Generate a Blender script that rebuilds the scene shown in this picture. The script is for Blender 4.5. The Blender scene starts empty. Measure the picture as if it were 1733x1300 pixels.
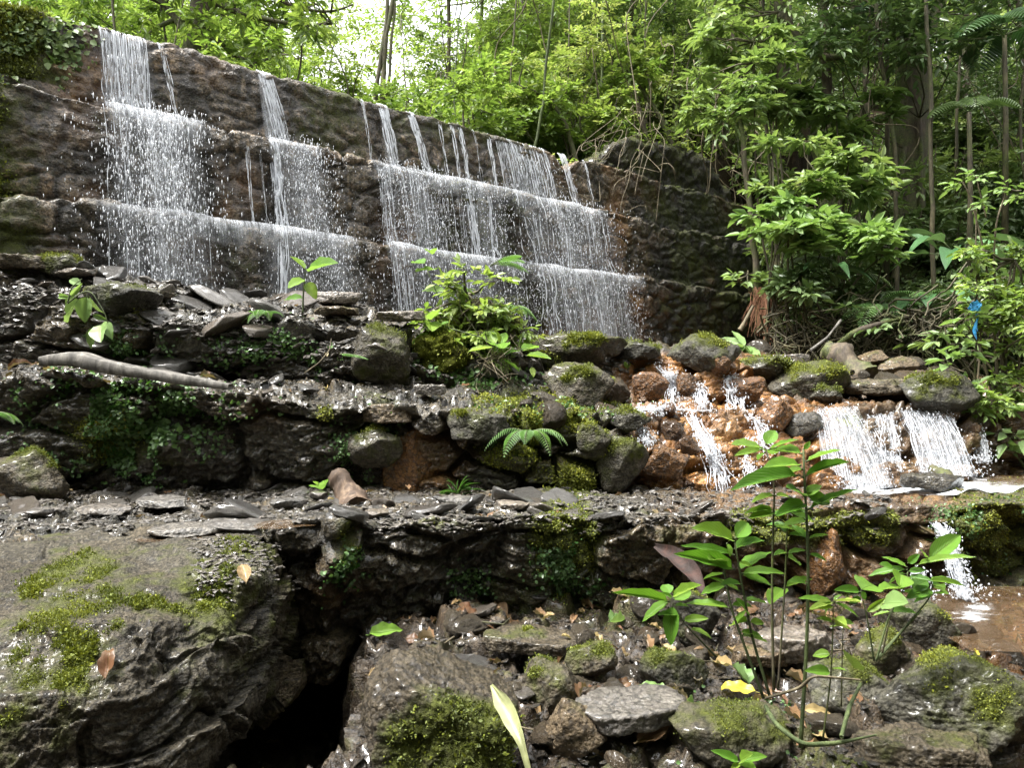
import bpy, math, random
import numpy as np
from mathutils import Vector, Matrix
random.seed(7)
RNG = np.random.default_rng(7)
SC = bpy.context.scene
COL = SC.collection

# ---------------------------------------------------------------- camera, sky, sun
CAMZ = 1.3
F = 1300.0
CX, CY = 866.5, 650.0
cam = bpy.data.cameras.new('camera')
cam.sensor_width = 36.0
cam.lens = 36.0 * F / 1733.0
cam.clip_start = 0.05
cam.clip_end = 400.0
camo = bpy.data.objects.new('camera', cam)
camo.location = (0, 0, CAMZ)
camo.rotation_euler = (math.radians(90), 0, 0)
COL.objects.link(camo)
SC.camera = camo

SUN_EL, SUN_AZ = 66.0, -105.0       # degrees; azimuth from +Y (view direction) towards +X
world = bpy.data.worlds.new('World')
SC.world = world
world.use_nodes = True
wn, wl = world.node_tree.nodes, world.node_tree.links
wn.clear()
sky = wn.new('ShaderNodeTexSky')
sky.sky_type = 'NISHITA'
sky.sun_disc = False
sky.sun_elevation = math.radians(SUN_EL)
sky.sun_rotation = math.radians(SUN_AZ)
sky.air_density = 1.0
sky.dust_density = 4.0
sky.ozone_density = 1.0
hs = wn.new('ShaderNodeHueSaturation')
hs.inputs['Saturation'].default_value = 0.04
hs.inputs['Value'].default_value = 1.0
bgn = wn.new('ShaderNodeBackground')
bgn.inputs['Strength'].default_value = 0.15
wo = wn.new('ShaderNodeOutputWorld')
wl.new(sky.outputs[0], hs.inputs['Color'])
wl.new(hs.outputs[0], bgn.inputs['Color'])
wl.new(bgn.outputs[0], wo.inputs['Surface'])
sl = bpy.data.lights.new('sun', 'SUN')
sl.energy = 2.3
sl.angle = math.radians(16)
sl.color = (1.0, 0.97, 0.9)
so = bpy.data.objects.new('sun', sl)
COL.objects.link(so)
e, a = math.radians(SUN_EL), math.radians(SUN_AZ)
sdir = Vector((math.sin(a) * math.cos(e), math.cos(a) * math.cos(e), math.sin(e)))
so.rotation_euler = sdir.to_track_quat('Z', 'Y').to_euler()
so.location = (0, 0, 30)
SC.view_settings.view_transform = 'Standard'
SC.view_settings.look = 'None'
SC.view_settings.gamma = 1.0
SC.view_settings.exposure = 2.28

# ---------------------------------------------------------------- numpy noise
def _h(ix, iy, iz, seed=0):
    h = (ix.astype(np.int64) * 374761393 + iy.astype(np.int64) * 668265263 + iz.astype(np.int64) * 1440662683 + seed * 974711) & 0xffffffff
    h = ((h ^ (h >> 13)) * 1274126177) & 0xffffffff
    h = ((h ^ (h >> 16)) * 2246822519) & 0xffffffff
    return ((h ^ (h >> 15)) & 0xffffff) / float(0xffffff)

def vnoise(p, seed=0):
    p = np.asarray(p, float)
    f = np.floor(p); t = p - f; f = f.astype(np.int64)
    t = t * t * t * (t * (t * 6 - 15) + 10)
    x, y, z = f[..., 0], f[..., 1], f[..., 2]
    tx, ty, tz = t[..., 0], t[..., 1], t[..., 2]
    r = 0
    for dx in (0, 1):
        wx = tx if dx else 1 - tx
        for dy in (0, 1):
            wy = ty if dy else 1 - ty
            for dz in (0, 1):
                wz = tz if dz else 1 - tz
                r = r + wx * wy * wz * _h(x + dx, y + dy, z + dz, seed)
    return r * 2 - 1

ROT = np.array([[0.36, 0.48, -0.8], [-0.8, 0.6, 0.0], [0.48, 0.64, 0.6]])
def fbm(p, oct=4, seed=0, gain=0.5, ridge=False):
    p = np.asarray(p, float); s = 0; a_ = 1.0; tot = 0
    for i in range(oct):
        n = vnoise(p, seed + i * 17)
        if ridge: n = 1 - 2 * np.abs(n)
        s = s + a_ * n; tot += a_; a_ *= gain
        p = (p @ ROT.T) * 2.03 + 11.3
    return s / tot

def worley(p, seed=0):
    p = np.asarray(p, float)
    sh = p.shape[:-1]; p = p.reshape(-1, 3)
    f = np.floor(p).astype(np.int64); t = p - f
    F1 = np.full(len(p), 9.0); F2 = np.full(len(p), 9.0); ID = np.zeros(len(p))
    for dx in (-1, 0, 1):
        for dy in (-1, 0, 1):
            for dz in (-1, 0, 1):
                cx, cy, cz = f[:, 0] + dx, f[:, 1] + dy, f[:, 2] + dz
                d = np.sqrt((dx + _h(cx, cy, cz, seed) * .9 - t[:, 0]) ** 2 + (dy + _h(cx, cy, cz, seed + 5) * .9 - t[:, 1]) ** 2 + (dz + _h(cx, cy, cz, seed + 9) * .9 - t[:, 2]) ** 2)
                i = _h(cx, cy, cz, seed + 21)
                c = d < F1
                F2 = np.where(c, F1, np.minimum(F2, d)); ID = np.where(c, i, ID); F1 = np.where(c, d, F1)
    return F1.reshape(sh), F2.reshape(sh), ID.reshape(sh)

def facet(p, seed, tilt=1.0):
    """fractured-rock relief: every cell is a flat face with its own height and tilt"""
    p = np.asarray(p, float); sh = p.shape[:-1]; p = p.reshape(-1, 3)
    f = np.floor(p).astype(np.int64); t = p - f
    F1 = np.full(len(p), 9.0); R = np.zeros(len(p))
    for dx in (-1, 0, 1):
        for dy in (-1, 0, 1):
            for dz in (-1, 0, 1):
                cx, cy, cz = f[:, 0] + dx, f[:, 1] + dy, f[:, 2] + dz
                vx, vy, vz = t[:, 0] - dx - _h(cx, cy, cz, seed) * .9, t[:, 1] - dy - _h(cx, cy, cz, seed + 5) * .9, t[:, 2] - dz - _h(cx, cy, cz, seed + 9) * .9
                d = vx * vx + vy * vy + vz * vz
                i = _h(cx, cy, cz, seed + 21)
                v = (i - .5) + tilt * (((i * 57.3) % 1 - .5) * vx + ((i * 131.7) % 1 - .5) * vy + ((i * 911.1) % 1 - .5) * vz)
                c = d < F1; R = np.where(c, v, R); F1 = np.where(c, d, F1)
    return R.reshape(sh)

def sst(a_, b_, x):
    t = np.clip((x - a_) / (b_ - a_), 0, 1); return t * t * (3 - 2 * t)

# ---------------------------------------------------------------- objects
def tag(o, label=None, cat=None, group=None, kind=None):
    if label: o['label'] = label
    if cat: o['category'] = cat
    if group: o['group'] = group
    if kind: o['kind'] = kind
    return o

def empty(name, loc, label=None, cat=None, group=None):
    o = bpy.data.objects.new(name, None); o.empty_display_size = .1
    o.location = loc; COL.objects.link(o); tag(o, label, cat, group); return o

def mesh_np(name, V, faces, attrs=None, uv=None, smooth=True, mat=None):
    """faces: list of (n,k) int arrays"""
    me = bpy.data.meshes.new(name)
    V = np.asarray(V, np.float32)
    me.vertices.add(len(V)); me.vertices.foreach_set('co', V.ravel())
    fl = [np.asarray(f, np.int32) for f in faces if len(f)]
    nl = sum(f.size for f in fl); nf = sum(len(f) for f in fl)
    me.loops.add(nl); me.polygons.add(nf)
    lv = np.concatenate([f.ravel() for f in fl])
    tot = np.concatenate([np.full(len(f), f.shape[1], np.int32) for f in fl])
    st = np.concatenate([[0], np.cumsum(tot)[:-1]]).astype(np.int32)
    me.loops.foreach_set('vertex_index', lv)
    me.polygons.foreach_set('loop_start', st); me.polygons.foreach_set('loop_total', tot)
    me.polygons.foreach_set('use_smooth', np.full(nf, smooth, bool))
    me.update(calc_edges=True)
    if attrs:
        for k, v in attrs.items():
            at = me.attributes.new(k, 'FLOAT', 'POINT'); at.data.foreach_set('value', np.asarray(v, np.float32).ravel())
    if uv is not None:
        ul = me.uv_layers.new(name='UVMap'); ul.data.foreach_set('uv', np.asarray(uv, np.float32)[lv].ravel())
    if mat: me.materials.append(mat)
    return me

def link(name, me, parent=None, loc=(0, 0, 0), rot=(0, 0, 0), scale=(1, 1, 1)):
    o = bpy.data.objects.new(name, me); o.location = loc; o.rotation_euler = rot; o.scale = scale
    COL.objects.link(o)
    if parent is not None: o.parent = parent
    return o

class MB:
    """collects vertices and faces of ONE mesh"""
    def __init__(s): s.v = []; s.f = {}; s.n = 0; s.r = []; s.u = []
    def add(s, V, faces, rnd=0.5, uv=None):
        V = np.asarray(V, float).reshape(-1, 3)
        for f in faces:
            f = np.asarray(f, int)
            if f.size: s.f.setdefault(f.shape[1], []).append(f + s.n)
        s.v.append(V); s.r.append(np.broadcast_to(np.asarray(rnd, float), (len(V),)).copy())
        s.u.append(np.zeros((len(V), 2)) if uv is None else np.asarray(uv).reshape(-1, 2))
        s.n += len(V)
    def mesh(s, name, mat, origin=(0, 0, 0), smooth=True):
        V = np.concatenate(s.v) - np.array(origin)
        return mesh_np(name, V, [np.concatenate(q) for q in s.f.values()], {'rnd': np.concatenate(s.r)}, np.concatenate(s.u), smooth, mat)
    def build(s, name, mat, parent=None, origin=(0, 0, 0), smooth=True):
        if not s.n: return None
        if parent is None:
            return link(name, s.mesh(name, mat, origin, smooth), None, origin)
        return link(name, s.mesh(name, mat, origin, smooth), parent)

def nrm(v):
    v = np.asarray(v, float); return v / np.maximum(np.linalg.norm(v, axis=-1, keepdims=True), 1e-9)

def tube(mb, pts, rad, ns=6, rnd=0.5, cap=True):
    P = np.asarray(pts, float); n = len(P)
    R = np.broadcast_to(np.asarray(rad, float), (n,)) if np.ndim(rad) < 2 else rad
    T = nrm(np.gradient(P, axis=0))
    up = np.array([0, 0, 1.0]) if abs(T[:, 2]).mean() < .8 else np.array([1.0, 0, 0])
    A = nrm(np.cross(T, up)); B = np.cross(T, A)
    th = np.arange(ns) / ns * 2 * math.pi
    V = P[:, None] + R[:, None, None] * (A[:, None] * np.cos(th)[None, :, None] + B[:, None] * np.sin(th)[None, :, None])
    i = np.arange(n - 1)[:, None] * ns; j = np.arange(ns)[None]; k = (j + 1) % ns
    Q = np.stack([i + j, i + ns + j, i + ns + k, i + k], -1).reshape(-1, 4)
    uv = np.stack(np.broadcast_arrays(th[None] / 6.28, np.linspace(0, 1, n)[:, None]), -1)
    fs = [Q]
    if cap and ns >= 3:
        fs += [np.arange(ns)[None, :] if ns > 4 else np.arange(ns)[None], (np.arange(ns)[::-1] + (n - 1) * ns)[None]]
    mb.add(V, fs, rnd, uv)

def smoothline(pts, n=12):
    P = np.asarray(pts, float)
    if len(P) < 3:
        t = np.linspace(0, 1, n)[:, None]; return P[0] * (1 - t) + P[-1] * t
    d = np.concatenate([[0], np.cumsum(np.linalg.norm(np.diff(P, axis=0), axis=1))]); t = np.linspace(0, d[-1], n)
    Q = np.stack([np.interp(t, d, P[:, k]) for k in range(3)], 1)
    for _ in range(max(1, n // 8)):
        Q[1:-1] = (Q[:-2] + 2 * Q[1:-1] + Q[2:]) / 4
    return Q

def wiggle(p0, p1, n, amp, seed, sag=0.0):
    p0, p1 = np.asarray(p0, float), np.asarray(p1, float)
    t = np.linspace(0, 1, n)[:, None]
    Q = p0 * (1 - t) + p1 * t
    s = np.stack([t[:, 0] * 3, np.full(n, seed * 1.37), np.zeros(n)], 1)
    off = np.stack([vnoise(s, 1), vnoise(s, 2), vnoise(s, 3)], 1) - np.stack([vnoise(s[:1], 1), vnoise(s[:1], 2), vnoise(s[:1], 3)], 1)
    Q = Q + off * amp; Q[:, 2] -= sag * (t[:, 0] * (1 - t[:, 0])) * 4
    return Q

def W(px, py, Y):
    return np.stack(np.broadcast_arrays((np.asarray(px, float) - CX) / F * Y, np.asarray(Y, float), CAMZ + (CY - np.asarray(py, float)) / F * Y), -1)

def proj(P):
    return CX + F * P[..., 0] / P[..., 1], CY - F * (P[..., 2] - CAMZ) / P[..., 1]

# ---------------------------------------------------------------- materials
class NT:
    def __init__(s, name):
        s.m = bpy.data.materials.new(name); s.m.use_nodes = True
        s.t = s.m.node_tree; s.t.nodes.clear()
        s.out = s.t.nodes.new('ShaderNodeOutputMaterial')
    def n(s, ty, props=None, **inp):
        nd = s.t.nodes.new('ShaderNode' + ty)
        for k, v in (props or {}).items(): setattr(nd, k, v)
        for k, v in inp.items():
            key = k.replace('_', ' ')
            s.set(nd.inputs[key] if key in nd.inputs else nd.inputs[int(k[1:])], v)
        return nd
    def set(s, sock, v):
        if isinstance(v, bpy.types.NodeSocket): s.t.links.new(v, sock)
        else:
            sock.default_value = v
    def math(s, op, a_, b_=None, c_=None, clamp=False):
        nd = s.t.nodes.new('ShaderNodeMath'); nd.operation = op; nd.use_clamp = clamp
        s.set(nd.inputs[0], a_)
        if b_ is not None: s.set(nd.inputs[1], b_)
        if c_ is not None: s.set(nd.inputs[2], c_)
        return nd.outputs[0]
    def mix(s, fac, a_, b_, ty='MIX'):
        nd = s.t.nodes.new('ShaderNodeMix'); nd.data_type = 'RGBA'; nd.blend_type = ty; nd.clamp_factor = True
        s.set(nd.inputs[0], fac); s.set(nd.inputs[6], a_); s.set(nd.inputs[7], b_)
        return nd.outputs[2]
    def ramp(s, fac, stops, interp='LINEAR'):
        nd = s.t.nodes.new('ShaderNodeValToRGB'); cr = nd.color_ramp; cr.interpolation = interp
        while len(cr.elements) < len(stops): cr.elements.new(.5)
        for e_, (p, c) in zip(cr.elements, stops):
            e_.position = p; e_.color = c if len(c) == 4 else (*c, 1)
        s.set(nd.inputs[0], fac); return nd.outputs[0]
    def noise(s, vec, scale, detail=5, rough=.55, dist=0.0):
        return s.n('TexNoise', None, Vector=vec, Scale=scale, Detail=detail, Roughness=rough, Distortion=dist).outputs[0]
    def attr(s, name):
        return s.n('Attribute', {'attribute_name': name}).outputs['Fac']
    def surf(s, sock): s.t.links.new(sock, s.out.inputs['Surface'])

def c4(h): return (*h, 1)

def rock_mat(name, dark, mid, light, object_coords=False, moss_up=0.0, rust=None, wet=1.0, bright=1.0, mossc=((.018, .022, .004), (.085, .098, .014)), bump=1.0, dry=0.0, fs=55, coat=.22, streak=0.0):
    t = NT(name)
    geo = t.n('NewGeometry'); 
    if object_coords:
        oi = t.n('ObjectInfo'); tc = t.n('TexCoord')
        off = t.n('VectorMath', {'operation': 'SCALE'}, _0=(13.1, 7.7, 3.3), _3=oi.outputs['Random'])
        vec = t.n('VectorMath', {'operation': 'ADD'}, _0=tc.outputs['Object'], _1=off.outputs[0]).outputs[0]
    else: vec = geo.outputs['Position']
    big = t.noise(vec, 1.7, 6, .6, .4)
    med = t.noise(vec, 9, 8, .65)
    fine = t.noise(vec, fs, 6, .75)
    mp = t.n('Mapping', None, Vector=vec, Scale=(1, 1, 5.5)).outputs[0]
    lam = t.noise(mp, 6, 6, .65, .6)
    base = t.ramp(t.math('ADD', t.math('MULTIPLY', big, .5), t.math('MULTIPLY', med, .5)), [(.3, dark), (.52, mid), (.72, light)])
    base = t.mix(.55, base, t.ramp(lam, [(.3, tuple(x * .45 for x in mid)), (.5, mid), (.68, tuple(min(1, x * 1.5) for x in light))]))
    base = t.mix(t.ramp(fine, [(.42, (0, 0, 0)), (.68, (.75,) * 3)]), base, c4(tuple(x * 1.7 for x in light)))
    base = t.mix(t.ramp(fine, [(.32, (.8,) * 3), (.48, (0, 0, 0))]), base, c4(tuple(x * .35 for x in dark)))
    if object_coords:
        base = t.mix(.5, base, t.ramp(oi.outputs['Random'], [(0, tuple(x * .55 for x in mid)), (.3, light), (.55, (light[0] * 1.25, light[1], light[2] * .75)), (.8, mid), (1, tuple(x * 1.4 for x in light))]))
    pit = t.n('TexVoronoi', {'feature': 'F1'}, Vector=vec, Scale=fs * .8).outputs[0]
    base = t.mix(t.ramp(pit, [(.0, (.0,) * 3), (.45, (0, 0, 0)), (.75, (.65,) * 3)]), base, c4(tuple(x * .4 for x in dark)))
    if not object_coords:
        bl = t.attr('blk')
        base = t.mix(1.0, base, t.ramp(bl, [(0, (.62, .60, .58)), (.35, (1.0, .93, .84)), (.65, (.85, .86, .86)), (1, (1.5, 1.32, 1.12))]), 'MULTIPLY')
        base = t.mix(t.math('MULTIPLY', t.attr('joint'), .8), base, c4(tuple(x * .5 for x in dark)))
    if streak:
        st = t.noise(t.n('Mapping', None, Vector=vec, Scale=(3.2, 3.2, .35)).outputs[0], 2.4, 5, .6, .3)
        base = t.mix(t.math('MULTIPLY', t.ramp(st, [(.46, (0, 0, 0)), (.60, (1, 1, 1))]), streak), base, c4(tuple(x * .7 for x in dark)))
        base = t.mix(t.attr('wet_shade_dark'), base, c4(tuple(x * .8 for x in dark)))  # wet stone, dark rock tone, and painted shade of the far wing
    # iron-stained rock
    ra = t.attr('rust')
    rf = t.math('MULTIPLY', ra, t.ramp(med, [(.32, (.35,) * 3), (.55, (1, 1, 1))]))
    base = t.mix(rf, base, t.ramp(t.noise(vec, 5, 7, .65), [(.3, (.04, .015, .003)), (.5, (.21, .085, .014)), (.7, (.42, .22, .065))]))
    # moss
    ma = t.attr('moss')
    if moss_up > 0:
        nz = t.n('SeparateXYZ', None, Vector=geo.outputs['Normal']).outputs[2]
        ma = t.math('ADD', ma, t.math('MULTIPLY', nz, moss_up))
    mnoise = t.math('ADD', t.math('MULTIPLY', med, .7), t.math('MULTIPLY', t.noise(vec, 3.1, 4), .5))
    mf = t.ramp(t.math('ADD', ma, mnoise), [(.74, (0, 0, 0)), (1.04, (1, 1, 1))])
    mc = t.ramp(t.noise(vec, 34, 5, .7), [(.3, mossc[0]), (.62, mossc[1]), (.78, tuple(x * 1.5 for x in mossc[1]))])
    base = t.mix(mf, base, mc)
    wn_ = t.noise(vec, 3.5, 4, .5)
    rough = t.ramp(wn_, [(.35, (.26 + .3 * dry,) * 3), (.6, (.42 + .3 * dry,) * 3), (.75, (.6 + .2 * dry,) * 3)])
    rough = t.mix(mf, rough, (.85, .85, .85, 1))
    b1 = t.n('Bump', None, Strength=.7 * bump, Distance=.025, Height=med)
    vor = t.n('TexVoronoi', {'feature': 'F1'}, Vector=vec, Scale=fs * 1.4).outputs[0]
    b2 = t.n('Bump', None, Strength=1.0 * bump, Distance=.45 / fs, Height=t.math('ADD', fine, t.math('MULTIPLY', vor, -.6)), Normal=b1.outputs[0])
    b2m = t.n('Bump', None, Strength=t.math('MULTIPLY', mf, .9), Distance=.012, Height=t.noise(vec, 120, 3, .6), Normal=b2.outputs[0])
    p = t.n('BsdfPrincipled', None, Base_Color=base, Roughness=rough, Normal=b2m.outputs[0])
    p.inputs['Specular IOR Level'].default_value = .38 * wet
    t.set(p.inputs['Coat Weight'], t.math('MULTIPLY', t.math('SUBTRACT', 1.0, mf), coat * wet))
    p.inputs['Coat Roughness'].default_value = .09
    t.surf(p.outputs[0]); return t.m

def leaf_mat(name, cols, trans=.35, rough=.42, vein=0.0, spec=.45):
    t = NT(name)
    r = t.attr('rnd')
    n = len(cols)
    oi = t.n('ObjectInfo').outputs['Random']
    rr = t.math('ADD', t.math('MULTIPLY', r, .65), t.math('MULTIPLY', oi, .35))
    c = t.ramp(rr, [(i / (n - 1), cc) for i, cc in enumerate(cols)])
    geo = t.n('NewGeometry')
    back = geo.outputs['Backfacing']
    c = t.mix(t.math('MULTIPLY', back, .35), c, t.mix(.5, c, (.3, .36, .22, 1)))
    if vein > 0:
        uv = t.n('TexCoord').outputs['UV']
        s = t.n('SeparateXYZ', None, Vector=uv)
        u = t.math('ABSOLUTE', t.math('SUBTRACT', s.outputs[0], .5))
        ph = t.math('SUBTRACT', t.math('MULTIPLY', s.outputs[1], 9.0), t.math('MULTIPLY', u, 9.0))
        fr = t.math('ABSOLUTE', t.math('SUBTRACT', t.math('FRACT', ph), .5))
        vl = t.math('MAXIMUM', t.ramp(fr, [(0, (1, 1, 1)), (.10, (0, 0, 0))]), t.ramp(u, [(0, (1, 1, 1)), (.035, (0, 0, 0))]))
        c = t.mix(t.math('MULTIPLY', vl, vein), c, t.mix(.4, c, (.32, .42, .10, 1)))
        g_ = t.n('NewGeometry').outputs['Position']
        c = t.mix(t.ramp(t.noise(g_, 60, 4, .7), [(.66, (0, 0, 0)), (.74, (.8,) * 3)]), c, (.10, .065, .02, 1))
        c = t.mix(t.ramp(t.noise(g_, 14, 4, .6), [(.42, (0, 0, 0)), (.7, (.45,) * 3)]), c, t.mix(.5, c, (.02, .06, .01, 1)))
        bmp = t.n('Bump', None, Strength=.6, Distance=.004, Height=t.math('SUBTRACT', 1.0, vl)).outputs[0]
    p = t.n('BsdfPrincipled', None, Base_Color=c, Roughness=rough)
    if vein > 0: t.set(p.inputs['Normal'], bmp)
    p.inputs['Specular IOR Level'].default_value = spec
    tr = t.n('BsdfTranslucent', None, Color=t.mix(1.0, c, (1.12, 1.12, .7, 1), 'MULTIPLY'))
    if trans > 0:
        mx = t.n('MixShader', None, Fac=trans); t.t.links.new(p.outputs[0], mx.inputs[1]); t.t.links.new(tr.outputs[0], mx.inputs[2])
        t.surf(mx.outputs[0])
    else: t.surf(p.outputs[0])
    return t.m

def bark_mat(name, a_, b_, moss=.4):
    t = NT(name)
    g = t.n('NewGeometry').outputs['Position']
    mp = t.n('Mapping', None, Vector=g, Scale=(1, 1, .3)).outputs[0]
    n1 = t.noise(mp, 14, 7, .7, .5); n2 = t.noise(g, 3, 4)
    c = t.ramp(n1, [(.3, tuple(x * .35 for x in a_)), (.5, a_), (.7, b_)])
    c = t.mix(t.ramp(t.math('ADD', n2, moss), [(.75, (0, 0, 0)), (.95, (1, 1, 1))]), c, t.ramp(t.noise(g, 40, 4), [(.35, (.02, .03, .006)), (.65, (.09, .11, .02))]))
    b = t.n('Bump', None, Strength=.8, Distance=.02, Height=n1)
    p = t.n('BsdfPrincipled', None, Base_Color=c, Roughness=.75, Normal=b.outputs[0])
    t.surf(p.outputs[0]); return t.m

def plain_mat(name, col, rough=.6, spec=.5, var=.3, scale=20):
    t = NT(name)
    tc = t.n('TexCoord').outputs['Object']
    r = t.attr('rnd')
    n = t.noise(tc, scale, 5)
    c = t.ramp(n, [(.3, tuple(x * (1 - var) for x in col)), (.7, tuple(min(1, x * (1 + var)) for x in col))])
    b = t.n('Bump', None, Strength=.3, Distance=.01, Height=n)
    p = t.n('BsdfPrincipled', None, Base_Color=c, Roughness=rough, Normal=b.outputs[0]); p.inputs['Specular IOR Level'].default_value = spec
    t.surf(p.outputs[0]); return t.m

M = {}
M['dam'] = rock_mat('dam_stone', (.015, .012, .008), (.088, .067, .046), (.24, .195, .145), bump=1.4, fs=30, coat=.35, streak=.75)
M['wall'] = rock_mat('wet_dark_rock', (.0065, .0054, .0034), (.027, .0225, .014), (.09, .077, .051), bump=1.4, fs=62, coat=.45)
M['ground'] = rock_mat('stream_bed', (.006, .005, .0035), (.023, .018, .012), (.075, .06, .042), bump=1.4, fs=75, coat=.5)
M['boulder'] = rock_mat('boulder_rock', (.008, .0068, .004), (.032, .027, .018), (.10, .088, .066), bump=1.3, dry=.7, wet=.6, fs=80, coat=.2)
M['slab'] = rock_mat('shale_slab', (.018, .0175, .0175), (.072, .069, .066), (.17, .155, .135), object_coords=True, bump=1.1, dry=.1, coat=.6)
M['stone'] = rock_mat('loose_stone', (.012, .009, .0055), (.045, .034, .021), (.13, .105, .07), object_coords=True, moss_up=.06, bump=1.5, dry=.4, wet=.7, coat=.4)
M['mossstone'] = rock_mat('mossy_stone', (.008, .0075, .005), (.030, .027, .019), (.09, .084, .065), object_coords=True, moss_up=.0, bump=1.5, dry=.4, wet=.6, coat=.4)
M['ruststone'] = rock_mat('iron_stained_stone', (.012, .005, .002), (.075, .031, .006), (.18, .082, .020), object_coords=True, moss_up=.0, bump=1.6, coat=.5)
M['moss'] = leaf_mat('moss_tuft', [(.03, .036, .006), (.09, .11, .012), (.20, .22, .022), (.30, .29, .05)], trans=.2, rough=.8, spec=.2)
M['creeper'] = leaf_mat('creeping_leaves', [(.015, .05, .008), (.04, .12, .018), (.09, .2, .03)], trans=.25, rough=.4)
M['bright'] = leaf_mat('bright_leaf', [(.04, .12, .014), (.09, .22, .02), (.17, .31, .035), (.28, .34, .06)], trans=.45, vein=.75)
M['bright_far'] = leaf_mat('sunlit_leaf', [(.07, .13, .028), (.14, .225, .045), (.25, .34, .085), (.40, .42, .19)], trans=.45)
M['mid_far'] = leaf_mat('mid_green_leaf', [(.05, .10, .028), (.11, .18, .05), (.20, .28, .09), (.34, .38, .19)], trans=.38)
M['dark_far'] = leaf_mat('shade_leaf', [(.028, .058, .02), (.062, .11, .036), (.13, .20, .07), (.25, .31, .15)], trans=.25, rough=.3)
M['pale'] = leaf_mat('pale_leaf', [(.10, .19, .05), (.17, .28, .08), (.26, .37, .14)], trans=.35, rough=.4, vein=.3)
M['fern'] = leaf_mat('fern_leaf', [(.05, .14, .03), (.10, .22, .05), (.18, .32, .09)], trans=.35)
M['palm'] = leaf_mat('palm_leaf', [(.03, .08, .03), (.06, .14, .05), (.10, .2, .08)], trans=.2, rough=.3, vein=.15)
M['deadleaf'] = leaf_mat('dead_leaf', [(.06, .022, .012), (.13, .06, .03), (.24, .15, .08), (.36, .28, .12)], trans=.15, rough=.4, vein=.2)
M['yellowleaf'] = leaf_mat('yellow_leaf', [(.42, .34, .03), (.5, .42, .06)], trans=.25, vein=.3)
M['bark'] = bark_mat('dark_bark', (.05, .036, .022), (.13, .10, .06), .35)
M['stem'] = bark_mat('thin_stem', (.05, .042, .02), (.13, .11, .055), .25)
M['greenstem'] = bark_mat('green_stem', (.05, .07, .02), (.12, .15, .05), .0)
M['vine'] = bark_mat('vine_bark', (.10, .08, .045), (.22, .18, .11), .1)
M['soil'] = rock_mat('forest_floor', (.006, .005, .003), (.018, .014, .008), (.05, .038, .022), wet=.1, dry=1.0)
M['wood'] = bark_mat('driftwood', (.085, .078, .068), (.23, .215, .19), -.3)
M['rotwood'] = bark_mat('rotten_wood', (.07, .042, .025), (.24, .17, .11), .05)
M['root'] = plain_mat('root_fibre', (.20, .09, .045), .8)
M['sheath'] = bark_mat('dead_sheath', (.016, .005, .002), (.05, .014, .006), -.4)
M['palesheath'] = plain_mat('pale_sheath', (.20, .21, .10), .4)
M['ribbon'] = plain_mat('blue_plastic', (.06, .33, .72), .3, var=.5)

# ---------------------------------------------------------------- dam line and terrain
Y0 = 6.5
P0 = np.array([-CX / F * Y0, Y0])
DD = np.array([math.sin(math.radians(49)), math.cos(math.radians(49))])
DN = np.array([DD[1], -DD[0]])              # towards the viewer
def damY(px):
    u = (px - CX) / F
    return (P0[1] - P0[0] * DD[1] / DD[0]) / (1 - u * DD[1] / DD[0])
def dam_t(px):
    Y = damY(px); X = (px - CX) / F * Y
    return (X - P0[0]) * DD[0] + (Y - P0[1]) * DD[1]
def dam_pt(t, off, z):
    t, off, z = np.broadcast_arrays(np.asarray(t, float), off, z)
    return np.stack([P0[0] + DD[0] * t + DN[0] * off, P0[1] + DD[1] * t + DN[1] * off, z], -1)

BANK = np.array([[1.5, 30], [5.2, 16.3], [4.8, 14.4], [4.2, 12.3], [4.0, 10.2], [5.3, 8.7], [5.35, 6.6], [5.2, 3.0], [5.6, -8]])
def bank_s(x, y):
    bx = np.interp(y, BANK[::-1, 1], BANK[::-1, 0])
    return (x - bx) * .85
def hill(x, y):
    x = np.asarray(x, float); y = np.asarray(y, float)
    beh = -((x - P0[0]) * DN[0] + (y - P0[1]) * DN[1])
    left = sst(.35, .6, beh) * (4.15 + .9 + .16 * np.clip(beh - .6, 0, 60)) - .9
    s = bank_s(x, y)
    z0 = np.interp(y, [-8, 3, 7, 12, 16, 30], [.2, .3, .75, 1.75, 3.2, 6])
    right = sst(-.15, .3, s) * (z0 + .9) - .9 + np.clip(s, 0, 60) * .55
    right = np.where(s > -.15, right, -.9)
    lb = np.clip(-x - 6.2, 0, 50) * .8 - .9 + sst(0, .3, -x - 6.2) * 1.2
    z = np.maximum(np.maximum(left, right), lb)
    u_ = x / np.maximum(y, 1.)
    z = np.maximum(z, np.where((y > 12) & (beh > .5), 4.6 + (y - 12) * .5 * sst(-.245, -.31, u_), -.9))
    z = np.maximum(z, np.where((y > 13) & (beh > .8), 4.6 + (y - 13) * .52 * sst(-.12, .02, u_), -.9))
    z = np.minimum(z, 13 + 0 * z)
    return z + .12 * fbm(np.stack([x * .6, y * .6, 0 * x], -1), 3, 5) * sst(-.3, .3, z)

def grid_faces(R, C):
    i = (np.arange(R - 1)[:, None] * C + np.arange(C - 1)[None]).ravel()
    return np.stack([i, i + 1, i + C + 1, i + C], 1)

def terr():
    c = np.concatenate([np.linspace(-150, -22, 22)[:-1], np.linspace(-22, 30, 300), np.linspace(30, 150, 22)[1:]])
    r = np.concatenate([np.linspace(-60, -9, 12)[:-1], np.linspace(-9, 36, 260), np.linspace(36, 220, 26)[1:]])
    X, Y = np.meshgrid(c, r)
    Z = hill(X, Y)
    G = np.stack([X, Y, Z], -1)
    me = mesh_np('forest_ground', G.reshape(-1, 3), [grid_faces(*X.shape)], mat=M['soil'])
    tag(link('ground', me), kind='structure')
terr()

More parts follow.
